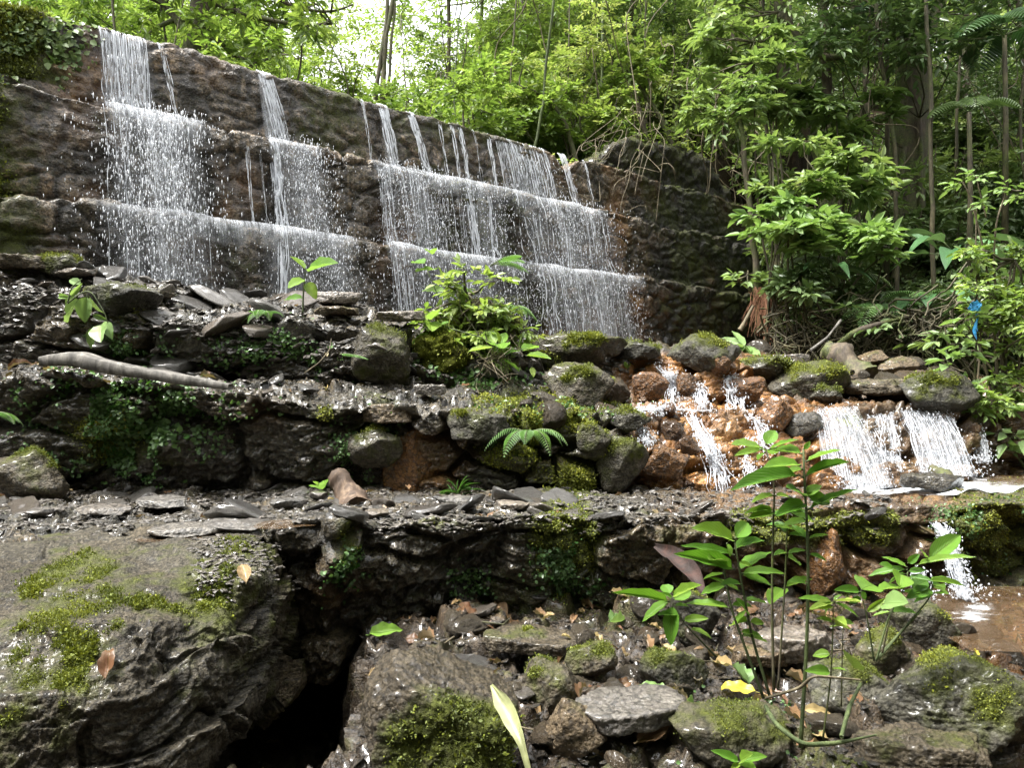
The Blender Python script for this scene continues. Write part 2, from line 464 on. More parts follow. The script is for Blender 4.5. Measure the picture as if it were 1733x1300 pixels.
# ---------------------------------------------------------------- sheets of rock
SHEETS = {}
def normals(G):
    du = np.gradient(G, axis=1); dv = np.gradient(G, axis=0)
    return nrm(np.cross(du, dv))
def blur(A, k):
    for _ in range(k):
        A = A.copy(); A[1:-1] = (A[:-2] + 2 * A[1:-1] + A[2:]) / 4
    return A
def sheet_grid(lines, px0, px1, step, rows, sm=3, xs=4):
    pxs = np.arange(px0, px1 + 1, step, dtype=float)
    L = []
    for kn in lines:
        kn = np.array(kn, float)
        py = np.interp(pxs, kn[:, 0], kn[:, 1]); Yd = np.interp(pxs, kn[:, 0], kn[:, 2])
        k = int(40 / step); ker = np.hanning(k + 2)[1:-1]; ker /= ker.sum()
        pad = lambda a_: np.convolve(np.pad(a_, k, 'edge'), ker, 'same')[k:-k]
        L.append(W(pxs, pad(py), pad(Yd)))
    out = []
    for i in range(len(L) - 1):
        t = np.linspace(0, 1, rows[i], endpoint=False)[:, None, None]
        out.append(L[i][None] * (1 - t) + L[i + 1][None] * t)
    out.append(L[-1][None])
    G = np.concatenate(out)
    return blur(G, sm)

def rockdisp(P, N, stone=.12, sc=(.34, .34, .22), depth=.05, rough=.02, warp=.1, lam=.02, seed=0, big=.05, gap=.16, facets=1.0):
    w = np.stack([fbm(P * 2.2, 3, seed + 1), fbm(P * 2.2 + 9, 3, seed + 2), fbm(P * 2.2 + 19, 3, seed + 3)], -1)
    Q = P + w * warp
    d = big * fbm(P * 1.1, 3, seed + 4)
    if stone:
        F1, F2, ID = worley(Q / np.array(sc), seed)
        e_ = sst(0.0, gap, F2 - F1)
        d = d + (e_ - 1) * depth + (ID - .5) * stone * e_
        # slightly rounded faces
        d = d + (.5 - np.clip(F1, 0, 1)) * depth * .35 * e_
    else: ID = np.zeros(P.shape[:-1]); F1 = F2 = e_ = ID + 1
    for fs_, fa_, k_ in ((.26, .050, 1), (.105, .030, 2), (.045, .014, 3)):
        if facets: d = d + facets * fa_ * facet(Q / np.array([fs_, fs_, fs_ * .6]), seed + 100 * k_, 1.3)
    if lam:
        zz = P[..., 2] * 16 + 1.6 * fbm(P * 1.3 + 5, 3, seed + 8) + (P[..., 0] * .8)
        fr = zz - np.floor(zz)
        d = d + lam * (fr ** 2 - .35) * (.4 + .6 * sst(-.3, .4, fbm(P * 2 + 3, 2, seed + 6)))
    d = d + rough * .45 * fbm(P * 7, 5, seed + 7) + rough * .4 * fbm(P * 24, 4, seed + 11, ridge=True)
    return d, ID, e_

def make_sheet(key, G, name, mat, disp, attrs, kind=None, label=None, cat=None, parent=None, group=None):
    N = normals(G)
    N0 = N.copy()
    for _ in range(4):
        N0[:, 1:-1] = (N0[:, :-2] + 2 * N0[:, 1:-1] + N0[:, 2:]) / 4; N0 = nrm(blur(N0, 1))
    d, ID, e_ = disp(G, N0)
    G2 = G + N0 * d[..., None]
    N2 = normals(G2)
    SHEETS[key] = (G2, N2, ID)
    at = {k: f(G2, N2, ID) for k, f in attrs.items()}
    at['blk'] = ID + 0 * G2[..., 0]; at['joint'] = (1 - e_) * sst(1.0, .4, np.abs(N2[..., 2])) + 0 * G2[..., 0]
    me = mesh_np(name, G2.reshape(-1, 3), [grid_faces(*G.shape[:2])], at, mat=mat)
    o = link(name, me, parent)
    tag(o, label, cat, group, kind)
    return o, at

def hit(px, py, keys=None, tol=7):
    best = None
    for k, (G, N, ID) in SHEETS.items():
        if keys and k not in keys: continue
        if k not in PROJ: PROJ[k] = proj(G)
        X, Y = PROJ[k]
        d = (X - px) ** 2 + (Y - py) ** 2
        m = d < tol * tol
        m &= G[..., 1] > .3
        if not m.any(): continue
        yy = np.where(m, G[..., 1], 1e9)
        i = np.unravel_index(np.argmin(yy), yy.shape)
        if best is None or G[i][1] < best[0][1]: best = (G[i], N[i])
    return best
PROJ = {}

def pxmap(P): return CX + F * P[..., 0] / np.maximum(P[..., 1], .3)
def pymap(P): return CY - F * (P[..., 2] - CAMZ) / np.maximum(P[..., 1], .3)
def blob(P, c, r, soft=.5):
    """1 inside a world-space ball, fading out"""
    d = np.linalg.norm((P - np.asarray(c)) / np.asarray(r), axis=-1)
    return 1 - sst(1 - soft, 1 + soft, d)

# ---- lines shared by the terraces (pixel column, pixel row, distance) ----
W0 = [(-450, 1180, 3.9), (350, 1180, 3.95), (600, 1130, 3.95), (760, 1060, 4.0), (900, 1040, 4.0), (1100, 1032, 4.05), (1300, 1015, 4.15), (1500, 1010, 4.3), (1650, 1010, 4.4), (1733, 1000, 4.5), (2150, 990, 4.6)]
W1 = [(-450, 1040, 3.85), (350, 1040, 3.9), (600, 1010, 3.86), (760, 990, 3.86), (900, 965, 3.86), (1100, 960, 3.95), (1300, 950, 4.08), (1500, 940, 4.25), (1650, 935, 4.4), (1733, 930, 4.5), (2150, 920, 4.65)]
W2 = [(-450, 955, 3.8), (350, 945, 3.8), (600, 925, 3.74), (760, 905, 3.8), (900, 895, 3.8), (1100, 900, 3.9), (1300, 897, 4.0), (1500, 885, 4.2), (1650, 880, 4.35), (1733, 875, 4.45), (2150, 860, 4.6)]
W3 = [(-450, 925, 3.72), (350, 915, 3.7), (480, 895, 3.7), (560, 880, 3.62), (650, 890, 3.76), (760, 878, 3.82), (900, 872, 3.82), (1100, 876, 3.95), (1300, 872, 4.05), (1400, 860, 4.2), (1560, 858, 4.35), (1733, 852, 4.45), (2150, 842, 4.6)]
W4 = [(-450, 872, 4.2), (350, 868, 4.2), (650, 864, 4.25), (900, 858, 4.3), (1200, 858, 4.4), (1400, 850, 4.6), (1560, 845, 4.9), (1733, 835, 5.2), (2150, 825, 5.4)]
W5 = [(-450, 832, 5.25), (300, 832, 5.25), (600, 828, 5.3), (900, 826, 5.3), (1040, 828, 5.4), (1200, 832, 5.5), (1330, 834, 5.6), (1500, 832, 6.1), (1640, 812, 6.5), (1733, 800, 6.8), (2150, 785, 7.2)]
M0 = [(-450, 850, 5.2), (300, 850, 5.2), (600, 850, 5.2), (900, 848, 5.2), (1040, 845, 5.3), (1200, 845, 5.4), (1330, 848, 5.5), (1500, 842, 5.95), (1640, 822, 6.3), (1733, 808, 6.6), (2150, 795, 7.0)]
M1 = [(-450, 745, 5.1), (0, 745, 5.1), (300, 740, 5.0), (600, 760, 5.1), (900, 770, 5.15), (1040, 765, 5.2), (1120, 770, 5.4), (1200, 775, 5.6), (1330, 770, 5.85), (1420, 760, 6.05), (1500, 760, 6.15), (1640, 755, 6.35), (1733, 750, 6.6), (2150, 740, 6.9)]
M2 = [(-450, 650, 5.0), (0, 650, 5.05), (80, 632, 5.0), (250, 650, 4.95), (400, 668, 4.95), (560, 690, 5.0), (700, 695, 5.0), (780, 705, 5.05), (900, 700, 5.15), (1040, 700, 5.4), (1120, 690, 5.9), (1200, 690, 6.1), (1330, 698, 6.25), (1390, 698, 6.4), (1500, 690, 6.5), (1640, 690, 6.6), (1733, 695, 6.7), (2150, 690, 7.0)]
M3 = [(-450, 620, 5.7), (0, 618, 5.7), (300, 636, 5.7), (450, 645, 5.7), (600, 652, 5.7), (700, 655, 5.8), (800, 660, 5.9), (900, 655, 6.1), (1000, 660, 6.2), (1100, 672, 6.35), (1200, 678, 6.4), (1330, 678, 6.6), (1500, 672, 7.0), (1640, 678, 7.0), (1733, 685, 7.0), (2150, 680, 7.2)]
U1 = [(-450, 560, 5.65), (0, 560, 5.7), (180, 560, 5.65), (330, 585, 5.6), (450, 600, 5.65), (600, 600, 5.7), (700, 630, 5.85), (800, 635, 6.05), (900, 635, 6.3), (1040, 640, 6.4), (1100, 640, 6.45), (1200, 640, 6.5), (1270, 650, 6.65), (1330, 662, 6.9), (1500, 662, 7.3), (1733, 675, 7.2), (2150, 670, 7.4)]
U2 = [(-450, 490, 5.8), (0, 502, 5.8), (150, 505, 5.8), (200, 510, 5.7), (260, 535, 5.65), (330, 550, 5.7), (450, 562, 5.75), (550, 560, 5.8), (620, 562, 5.85), (700, 590, 6.0), (800, 605, 6.3), (900, 620, 6.5), (1040, 605, 6.6), (1200, 600, 6.7), (1270, 612, 6.9), (1330, 640, 7.2), (1500, 652, 7.6), (1733, 668, 7.4), (2150, 660, 7.6)]
U3 = [(-450, 428, 6.05), (-100, 430, 6.15), (0, 432, 6.3), (100, 445, 6.6), (200, 462, 6.85), (300, 478, 7.15), (450, 498, 7.65), (600, 520, 8.2), (700, 535, 8.5), (800, 562, 8.8), (900, 572, 9.2), (1040, 588, 9.9), (1200, 596, 10.3), (1330, 600, 10.3), (1450, 612, 10), (1560, 630, 9.4), (1733, 655, 8.3), (2150, 650, 8.2)]
U4 = [(x, y + 70, Y + 1.3) for x, y, Y in U3]

def lt(key):
    return SHEETS[key]

# lower terrace: wall face and walkway of slabs
def d_lower(P, N):
    up = sst(.5, .85, N[..., 2])
    px = pxmap(P)
    d1, ID, e_ = rockdisp(P, N, stone=.09, sc=(.42, .5, .26), depth=.09, rough=.05, lam=.018, seed=3, big=.09)
    d2, _, _ = rockdisp(P * 1.0, N, stone=.035, sc=(.20, .16, .12), depth=.03, rough=.018, lam=.0, seed=4, big=.03, facets=.6)
    right = sst(1180, 1350, px)
    d3, ID3, e3 = rockdisp(P, N, stone=.13, sc=(.26, .4, .17), depth=.12, rough=.03, lam=0, seed=31, big=.05, gap=.22)
    d1 = d1 * (1 - right) + d3 * right
    rib = .10 * np.exp(-((px - 566) / 34) ** 2) * (1 - up)
    return d1 * (1 - up) + d2 * up + rib, ID, e_
def a_lower_moss(P, N, ID):
    px, py = pxmap(P), pymap(P)
    face = 1 - sst(.6, .9, N[..., 2])
    m = .02 * np.ones(px.shape)
    m += .42 * np.exp(-((px - 955) / 50) ** 2) * (1 - sst(880, 1000, py))
    m += .34 * np.exp(-((px - 955) / 60) ** 2 - ((py - 930) / 60) ** 2)
    m += .40 * np.exp(-((px - 590) / 22) ** 2 - ((py - 930) / 60) ** 2)
    m += .25 * np.exp(-((px - 730) / 60) ** 2 - ((py - 885) / 14) ** 2)
    m += .30 * sst(1200, 1260, px) * (1 - sst(1500, 1540, px)) * (1 - sst(890, 960, py)) * (py > 862)
    m += .42 * sst(1585, 1620, px) * (.4 + .6 * face)
    m += .16 * sst(1020, 1100, px) * np.exp(-((py - 900) / 30) ** 2)
    m += .22 * fbm(P * 2.3, 2, 77) * face
    return m
def a_lower_rust(P, N, ID):
    px, py = pxmap(P), pymap(P)
    r = .5 * sst(1050, 1250, px) * (1 - sst(1590, 1700, px)) * (.6 + .5 * fbm(P * 2, 3, 5))
    r += .25 * np.exp(-((px - 560) / 60) ** 2 - ((py - 1010) / 40) ** 2)
    return np.clip(r, 0, 1)
G = sheet_grid([W0, W1, W2, W3, W4, W5], -450, 2150, 3, [40, 34, 26, 60, 80], sm=4)
make_sheet('lower', G, 'stone_terrace_wall', M['wall'], d_lower, {'moss': a_lower_moss, 'rust': a_lower_rust},
           label='lowest terrace of dark wet rock, its top strewn with flat slabs, across the foreground', cat='terrace wall')

def d_mid(P, N):
    up = sst(.5, .85, N[..., 2])
    px = pxmap(P)
    d1, ID, e_ = rockdisp(P, N, stone=.12, sc=(.75, .6, .36), depth=.11, rough=.05, lam=.018, seed=12, big=.12)
    d3, ID3, e3 = rockdisp(P, N, stone=.14, sc=(.34, .45, .25), depth=.17, rough=.04, lam=.01, seed=14, big=.05, gap=.22, warp=.14)
    k = sst(520, 640, px)
    ID = np.where(k > .5, ID3, ID)
    d = d1 * (1 - k) + d3 * k
    d2, _, _ = rockdisp(P, N, stone=.06, sc=(.22, .22, .14), depth=.05, rough=.03, lam=.0, seed=15, big=.05)
    return d * (1 - up) + d2 * up, ID, e_
def a_mid_moss(P, N, ID):
    px, py = pxmap(P), pymap(P)
    up = sst(.5, .9, N[..., 2])
    m = .26 * np.exp(-((px - 190) / 110) ** 2 - ((py - 730) / 80) ** 2)
    m += .3 * np.exp(-((px - 545) / 40) ** 2 - ((py - 700) / 30) ** 2) + .25 * np.exp(-((px - 640) / 60) ** 2 - ((py - 680) / 22) ** 2)
    m += .3 * np.exp(-((px - 620) / 40) ** 2 - ((py - 745) / 40) ** 2)
    m += (.20 + .22 * (ID - .5)) * sst(740, 820, px) * (1 - sst(1040, 1090, px))
    m += .22 * np.exp(-((px - 950) / 90) ** 2 - ((py - 690) / 40) ** 2)
    m += .35 * np.exp(-((px - 1440) / 40) ** 2 - ((py - 715) / 30) ** 2)
    m += .25 * sst(1690, 1760, px)
    m += .2 * fbm(P * 2.1, 2, 78)
    return m
def a_mid_rust(P, N, ID):
    px, py = pxmap(P), pymap(P)
    r = 1.25 * sst(1040, 1090, px) * (1 - sst(1350, 1480, px))
    r += .6 * sst(1350, 1440, px) * (1 - sst(1700, 1800, px)) * (.5 + .5 * ID)
    r += .75 * np.exp(-((px - 730) / 55) ** 2) * sst(725, 745, py)
    r += .4 * np.exp(-((px - 445) / 30) ** 2 - ((py - 705) / 25) ** 2)
    r *= (.75 + .6 * fbm(P * 2.5, 3, 55))
    return np.clip(r, 0, 1)
G = sheet_grid([M0, M1, M2, M3], -450, 2150, 3, [44, 40, 40], sm=4)
make_sheet('mid', G, 'stone_terrace_wall', M['wall'], d_mid, {'moss': a_mid_moss, 'rust': a_mid_rust},
           label='middle terrace wall of stacked dark mossy blocks turning rusty orange towards the small falls', cat='terrace wall')

def d_up(P, N):
    px = pxmap(P)
    up = sst(.55, .9, N[..., 2])
    d1, ID, e_ = rockdisp(P, N, stone=.12, sc=(.8, .6, .34), depth=.10, rough=.06, lam=.02, seed=22, big=.14)
    d2, _, _ = rockdisp(P, N, stone=.10, sc=(.42, .42, .16), depth=.08, rough=.05, lam=.05, seed=25, big=.10)
    k = sst(1000, 1080, px)
    d3, ID3, _ = rockdisp(P, N, stone=.16, sc=(.38, .45, .36), depth=.15, rough=.05, lam=.0, seed=26, big=.05, gap=.25)
    d1 = d1 * (1 - k) + d3 * k
    return d1 * (1 - up) + d2 * up, ID, e_
def a_up_moss(P, N, ID):
    px, py = pxmap(P), pymap(P)
    m = .24 * np.exp(-((px - 230) / 60) ** 2 - ((py - 520) / 40) ** 2) + .26 * np.exp(-((px - 470) / 70) ** 2 - ((py - 600) / 35) ** 2)
    m += .26 * np.exp(-((px - 650) / 60) ** 2 - ((py - 600) / 50) ** 2) + .25 * np.exp(-((px - 800) / 90) ** 2 - ((py - 640) / 50) ** 2)
    m += .28 * np.exp(-((px - 970) / 70) ** 2 - ((py - 640) / 45) ** 2) + .2 * sst(1400, 1600, px)
    m += .2 * fbm(P * 2.1, 2, 79) - .02
    return m
def a_up_rust(P, N, ID):
    px, py = pxmap(P), pymap(P)
    r = 1.25 * sst(1010, 1070, px) * (1 - sst(1300, 1370, px)) * sst(590, 612, py)
    r += .3 * sst(1370, 1500, px)
    return np.clip(r * (.8 + .5 * fbm(P * 2.5, 3, 56)), 0, 1)
G = sheet_grid([M3, U1, U2, U3, U4], -450, 2150, 3.5, [26, 34, 90, 14], sm=3)
make_sheet('upper', G, 'stone_terrace_wall', M['wall'], d_up, {'moss': a_up_moss, 'rust': a_up_rust},
           label='upper rock terrace with a slope of shale rubble below the stepped dam', cat='terrace wall')

# stream bed in the foreground
def bed():
    xs = np.arange(-3.2, 4.9, .013); ys = np.arange(.9, 4.75, .013)
    X, Y = np.meshgrid(xs, ys)
    Z = np.interp(Y, [0.9, 2.0, 2.6, 3.3, 4.0, 4.4, 4.8], [-.25, -.06, .02, .10, .17, .14, .10])
    Z = Z - .16 * (1 - sst(-1.05, -.5, X)) * 1.0
    Z -= .16 * sst(1.25, 1.55, X) * (1 - sst(2.45, 2.75, Y + .15 * (X - 1.5)))
    Z -= .10 * sst(1.9, 2.4, X) * sst(3.1, 3.5, Y)
    pxb = CX + F * X / Y
    Z -= .75 * sst(340, 400, pxb) * (1 - sst(585, 615, pxb)) * sst(2.7, 2.95, Y)
    G = np.stack([X, Y, Z], -1)
    def disp(P, N):
        d, ID, e_ = rockdisp(P, N, stone=.10, sc=(.30, .26, .2), depth=.06, rough=.03, lam=0, seed=41, big=.05, gap=.2)
        pool = sst(1.9, 2.3, P[..., 0]) * sst(3.2, 3.5, P[..., 1])
        return d * (1 - .6 * pool), ID, e_
    def moss(P, N, ID):
        up = sst(.6, .95, N[..., 2])
        return .10 + .22 * fbm(P * 1.8, 3, 90) + .16 * (ID - .5) + .12 * blob(P, (.55, 2.3, 0), (.35, .5, .6)) + .3 * sst(.8, 1.0, P[..., 0]) * (1 - sst(2.2, 2.9, P[..., 1])) * (ID > .5)
    def rust(P, N, ID):
        return np.clip(.8 * sst(1.5, 2.4, P[..., 0]) * (.8 + .8 * fbm(P * 2, 3, 91)) + .04, 0, 1)
    make_sheet('bed', G, 'stream_bed', M['ground'], disp, {'moss': moss, 'rust': rust}, kind='structure')
bed()

# large boulder at the left
B = [
    [(-450, 900, 4.1), (300, 885, 4.05), (430, 900, 4.0), (505, 920, 4.7)],
    [(-450, 930, 3.55), (0, 925, 3.55), (300, 912, 3.6), (430, 925, 3.6), (480, 950, 3.8), (505, 960, 4.6)],
    [(-450, 985, 3.05), (0, 985, 3.05), (200, 980, 3.1), (400, 985, 3.25), (470, 1000, 3.5), (505, 1010, 4.5)],
    [(-450, 1060, 2.75), (0, 1060, 2.75), (200, 1050, 2.8), (400, 1060, 3.1), (470, 1070, 3.5), (505, 1080, 4.4)],
    [(-450, 1180, 2.5), (0, 1180, 2.5), (200, 1180, 2.6), (370, 1130, 2.95), (450, 1120, 3.4), (500, 1120, 4.3)],
    [(-450, 1400, 2.35), (0, 1400, 2.35), (200, 1360, 2.5), (310, 1300, 2.7), (400, 1185, 3.0), (460, 1150, 3.5), (500, 1140, 4.3)],
    [(-450, 1500, 2.7), (200, 1400, 2.9), (310, 1330, 3.1), (400, 1210, 3.4), (460, 1170, 3.9), (500, 1150, 4.6)],
][::-1]
def d_b(P, N):
    d, ID, e_ = rockdisp(P, N, stone=.05, sc=(.95, .8, .5), depth=.035, rough=.030, lam=.0, seed=51, big=.12, gap=.08, warp=.25, facets=.55)
    d = d * (1 - .6 * sst(.55, .9, N[..., 2]))
    zz = (P[..., 2] * 5.5 - P[..., 1] * .8 + P[..., 0] * .7 + .8 * fbm(P * 1.2, 2, 52)); fr = zz - np.floor(zz)
    d = d + .06 * (fr - .5) * (1 - .8 * sst(.55, .9, N[..., 2]))
    return d, ID, e_
def m_b(P, N, ID):
    px, py = pxmap(P), pymap(P)
    up = sst(-.2, .7, N[..., 2])
    m = .30 * np.exp(-((px - 100) / 140) ** 2 - ((py - 1090) / 90) ** 2) + .26 * np.exp(-((px - 110) / 110) ** 2 - ((py - 985) / 40) ** 2) + .10 * np.exp(-((px - 250) / 200) ** 2 - ((py - 1000) / 90) ** 2)
    m = m * .6 + .06 + .30 * fbm(P * 3.2, 4, 92) + .16 * fbm(P * 14, 3, 93) * (m > .02) + .02
    return m
G = sheet_grid(B, -450, 505, 2.2, [20, 60, 40, 40, 36, 26], sm=4)
_bo, _ = make_sheet('boulder', G, 'boulder', M['boulder'], d_b, {'moss': m_b, 'rust': lambda P, N, ID: np.zeros(P.shape[:2])},
           label='huge wet boulder with yellow-green moss filling the lower left corner', cat='boulder')

# ---------------------------------------------------------------- the dam
ZT = [4.57, 3.79, 2.84, 1.75, .9]
OF = [0, .26, .54, .74, .8]
T1 = dam_t(1300)
dam = empty('stepped_stone_dam', tuple(dam_pt(4.0, 0, 1.6)), 'tall stepped masonry dam of brown wet stone with water running over its courses', 'dam')
dorg = np.array(dam.location)
def dmoss(P, N, ID):
    t = (P[..., 0] - P0[0]) * DD[0] + (P[..., 1] - P0[1]) * DD[1]
    z = P[..., 2]
    m = .55 * (1 - sst(.1, .65, t + .25 * fbm(P * 2, 3, 60))) * (z > 3.9)
    m += .38 * (1 - sst(-.2, .45, t + .2 * fbm(P * 2, 3, 61))) * (z < 3.9) 
    m += .18 * np.exp(-((t - dam_t(560)) / .5) ** 2) * (z > 3.8) + .12 * sst(dam_t(620), dam_t(700), t) * (1 - sst(dam_t(800), dam_t(1000), t))
    m += .16 * sst(dam_t(1040), dam_t(1120), t)
    return m + .15 * fbm(P * 2.2, 3, 62) + .05
def drust(P, N, ID):
    t = (P[..., 0] - P0[0]) * DD[0] + (P[..., 1] - P0[1]) * DD[1]
    return np.clip(-.04 + .7 * fbm(P * 1.6, 3, 63) + .35 * np.exp(-((t - dam_t(1030)) / .25) ** 2), 0, .75) * (1 - .3 * sst(dam_t(1100), dam_t(1200), t))
def dwet_shade(P, N, ID):  # wet under the falls; the far wing's forest shade is put into the colour
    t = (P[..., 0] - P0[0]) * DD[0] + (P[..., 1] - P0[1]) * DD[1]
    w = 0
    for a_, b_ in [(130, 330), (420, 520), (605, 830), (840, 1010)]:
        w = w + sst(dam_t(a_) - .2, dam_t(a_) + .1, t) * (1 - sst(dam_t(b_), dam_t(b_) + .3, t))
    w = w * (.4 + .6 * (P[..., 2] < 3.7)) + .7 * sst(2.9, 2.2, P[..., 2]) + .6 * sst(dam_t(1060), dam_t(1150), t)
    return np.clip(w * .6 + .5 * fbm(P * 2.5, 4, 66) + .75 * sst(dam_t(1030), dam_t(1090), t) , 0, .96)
for i in range(4):
    tt = np.arange(-3.2, T1 if i else T1, .022)
    zt, zb = ZT[i], ZT[i + 1] - .03
    nf = int((zt - zb) / .022)
    batter = .06
    rows = []
    for k in range(nf + 1):
        f = k / nf
        rows.append(dam_pt(tt, OF[i] + batter * (1 - f), zb + (zt - zb) * f))
    dep = (OF[i] - (OF[i - 1] if i else -.55)) + .12
    for k in range(1, int(dep / .022) + 1):
        rows.append(dam_pt(tt, OF[i] - k * .022, zt - .02 * (k * .022) / dep))
    if i == 0:
        for k in range(1, 14): rows.append(dam_pt(tt, -.68, zt - .02 - k * .06))
    G = blur(np.stack(rows), 4)
    T_ = (G[..., 0] - P0[0]) * DD[0] + (G[..., 1] - P0[1]) * DD[1]
    sag = .05 * fbm(np.stack([T_ * .9, 0 * T_ + i * 7, 0 * T_], -1), 3, 64 + i) * sst(zb + .3, zt, G[..., 2])
    G[..., 2] += sag
    if i == 0:
        G[..., 2] -= .22 * np.exp(-((T_ - dam_t(958)) / .16) ** 2) * sst(zb + .3, zt, G[..., 2])
    def dd(P, N, i=i):
        t = (P[..., 0] - P0[0]) * DD[0] + (P[..., 1] - P0[1]) * DD[1]
        Q = np.stack([t, (P[..., 0] * DN[0] + P[..., 1] * DN[1]), P[..., 2]], -1)
        d1, ID, e_ = rockdisp(Q, N, stone=.05, sc=(.46, .6, .24), depth=.045, rough=.024, lam=.0, seed=71 + i, big=.025, warp=.10, facets=.6)
        d0, _, _ = rockdisp(Q, N, stone=.03, sc=(.9, .8, .45), depth=.02, rough=.032, lam=.012, seed=171 + i, big=.05, warp=.2, facets=.45)
        k = np.clip(.35 + .65 * sst(dam_t(520), dam_t(640), t) + .5 * sst(0, .3, fbm(Q * .8, 2, 72)), 0, 1)
        if i == 0: k = k * .55
        return d1 * k + d0 * (1 - k), ID, e_
    o, _ = make_sheet('dam%d' % i, G, 'course', M['dam'], dd, {'moss': dmoss, 'rust': drust, 'wet_shade_dark': dwet_shade})
    o.data.transform(Matrix.Translation(-Vector(dorg))); o.parent = dam
# end abutment
def abut():
    ax = [(1010, 330, 0), (1040, 300, 1), (1065, 275, 1), (1100, 265, 1), (1190, 268, 1), (1235, 290, 1), (1265, 340, 1), (1300, 420, 1)]
    tt = np.arange(dam_t(1000), dam_t(1320), .03)
    topz = np.interp(tt, [dam_t(p) for p, _, _ in ax], [CAMZ + (CY - y) / F * (damY(p) + .8) + .12 for p, y, _ in ax])
    rows = []
    for f in np.linspace(0, 1, 50): rows.append(dam_pt(tt, -.40 + .12 * (1 - f), 3.0 + (topz - 3.0) * f))
    for f in np.linspace(0, 1, 30)[1:]: rows.append(dam_pt(tt, -.40 - 1.6 * f, topz - .9 * f ** 2))
    G = blur(np.stack(rows), 4)
    make_sheet('abut', G, 'rock_outcrop', M['dam'], lambda P, N: rockdisp(P, N, stone=.06, sc=(.8, .8, .5), depth=.05, rough=.07, lam=.03, seed=81, big=.12),
               {'moss': lambda P, N, ID: .18 + .25 * fbm(P * 2, 3, 82) + .2 * sst(.3, .8, N[..., 2]), 'rust': lambda P, N, ID: .0 * P[..., 0], 'wet_shade_dark': lambda P, N, ID: .85 + 0 * P[..., 0]},
               label='dark humped rock rising behind the far end of the dam', cat='rock')
abut()

# ---------------------------------------------------------------- stones
def icos(sub):
    import bmesh
    bm = bmesh.new(); bmesh.ops.create_icosphere(bm, subdivisions=sub, radius=1)
    V = np.array([v.co[:] for v in bm.verts]); Fc = np.array([[v.index for v in f.verts] for f in bm.faces]); bm.free()
    return V, Fc
ICO = {k: icos(k) for k in (1, 4, 5, 6)}
def rock_verts(sub, size, seed, planes=14, flat=0.0, rough=.05, lamin=0.0, soft=14, extra=None):
    V, Fc = ICO[sub]
    r = np.random.default_rng(seed)
    n = nrm(r.normal(size=(planes, 3))); d = r.uniform(.72, 1.0, planes)
    if flat:
        n = np.concatenate([n * [1, 1, .3], [[r.normal() * .05, r.normal() * .05, 1], [r.normal() * .05, r.normal() * .05, -1]]]); n = nrm(n)
        d = np.concatenate([d, [flat, flat]])
    if extra: n = np.concatenate([n, nrm([q for q, _ in extra])]); d = np.concatenate([d, [w for _, w in extra]])
    c = np.maximum(V @ n.T, 1e-3)
    q = d / c
    R = (np.sum(q ** -soft, axis=1)) ** (-1 / soft)
    P = V * np.minimum(R, 1.25)[:, None]
    s = np.asarray(size, float)
    m = s.max()
    Pw = P * s / m
    N = nrm(V / s)
    off = rough * 1.2 * fbm(Pw * 1.6 + seed, 4, seed) + rough * .35 * fbm(Pw * 6 + seed, 4, seed + 3, ridge=True) + (rough * .5 * fbm(Pw * 16 + seed, 3, seed + 5, ridge=True) if sub > 4 else 0)
    off = off + rough * .9 * facet(Pw / .38 + seed, seed, 1.3) + (rough * .5 * facet(Pw / .14 + seed, seed + 3, 1.3) if sub > 4 else 0)
    if lamin:
        zz = Pw[:, 2] * 18 + fbm(Pw * 2, 2, seed) ; fr = zz - np.floor(zz)
        off = off + lamin * (fr - .5) * (1 - np.abs(N[:, 2]))
    Pw = Pw + N * off[:, None]
    return Pw * m, Fc, V
def rock_mesh(name, sub, size, seed, mat, moss=None, **k):
    P, Fc, _ = rock_verts(sub, size, seed, **k)
    at = {}
    if moss is not None: at['moss'] = moss(P)
    return mesh_np(name, P, [Fc], at, mat=mat)

def rest(px, py, keys=None, sink=0.0):
    h = hit(px, py, keys)
    if h is None: h = hit(px, py, keys, 20)
    return np.array(h[0]) - np.array([0, 0, sink]), h[1]

def up_rot(n, spin, k=.7):
    v = Vector((n[0] * k, n[1] * k, 1)).normalized()
    q = v.to_track_quat('Z', 'Y')
    return (q.to_matrix() @ Matrix.Rotation(spin, 3, 'Z')).to_euler()

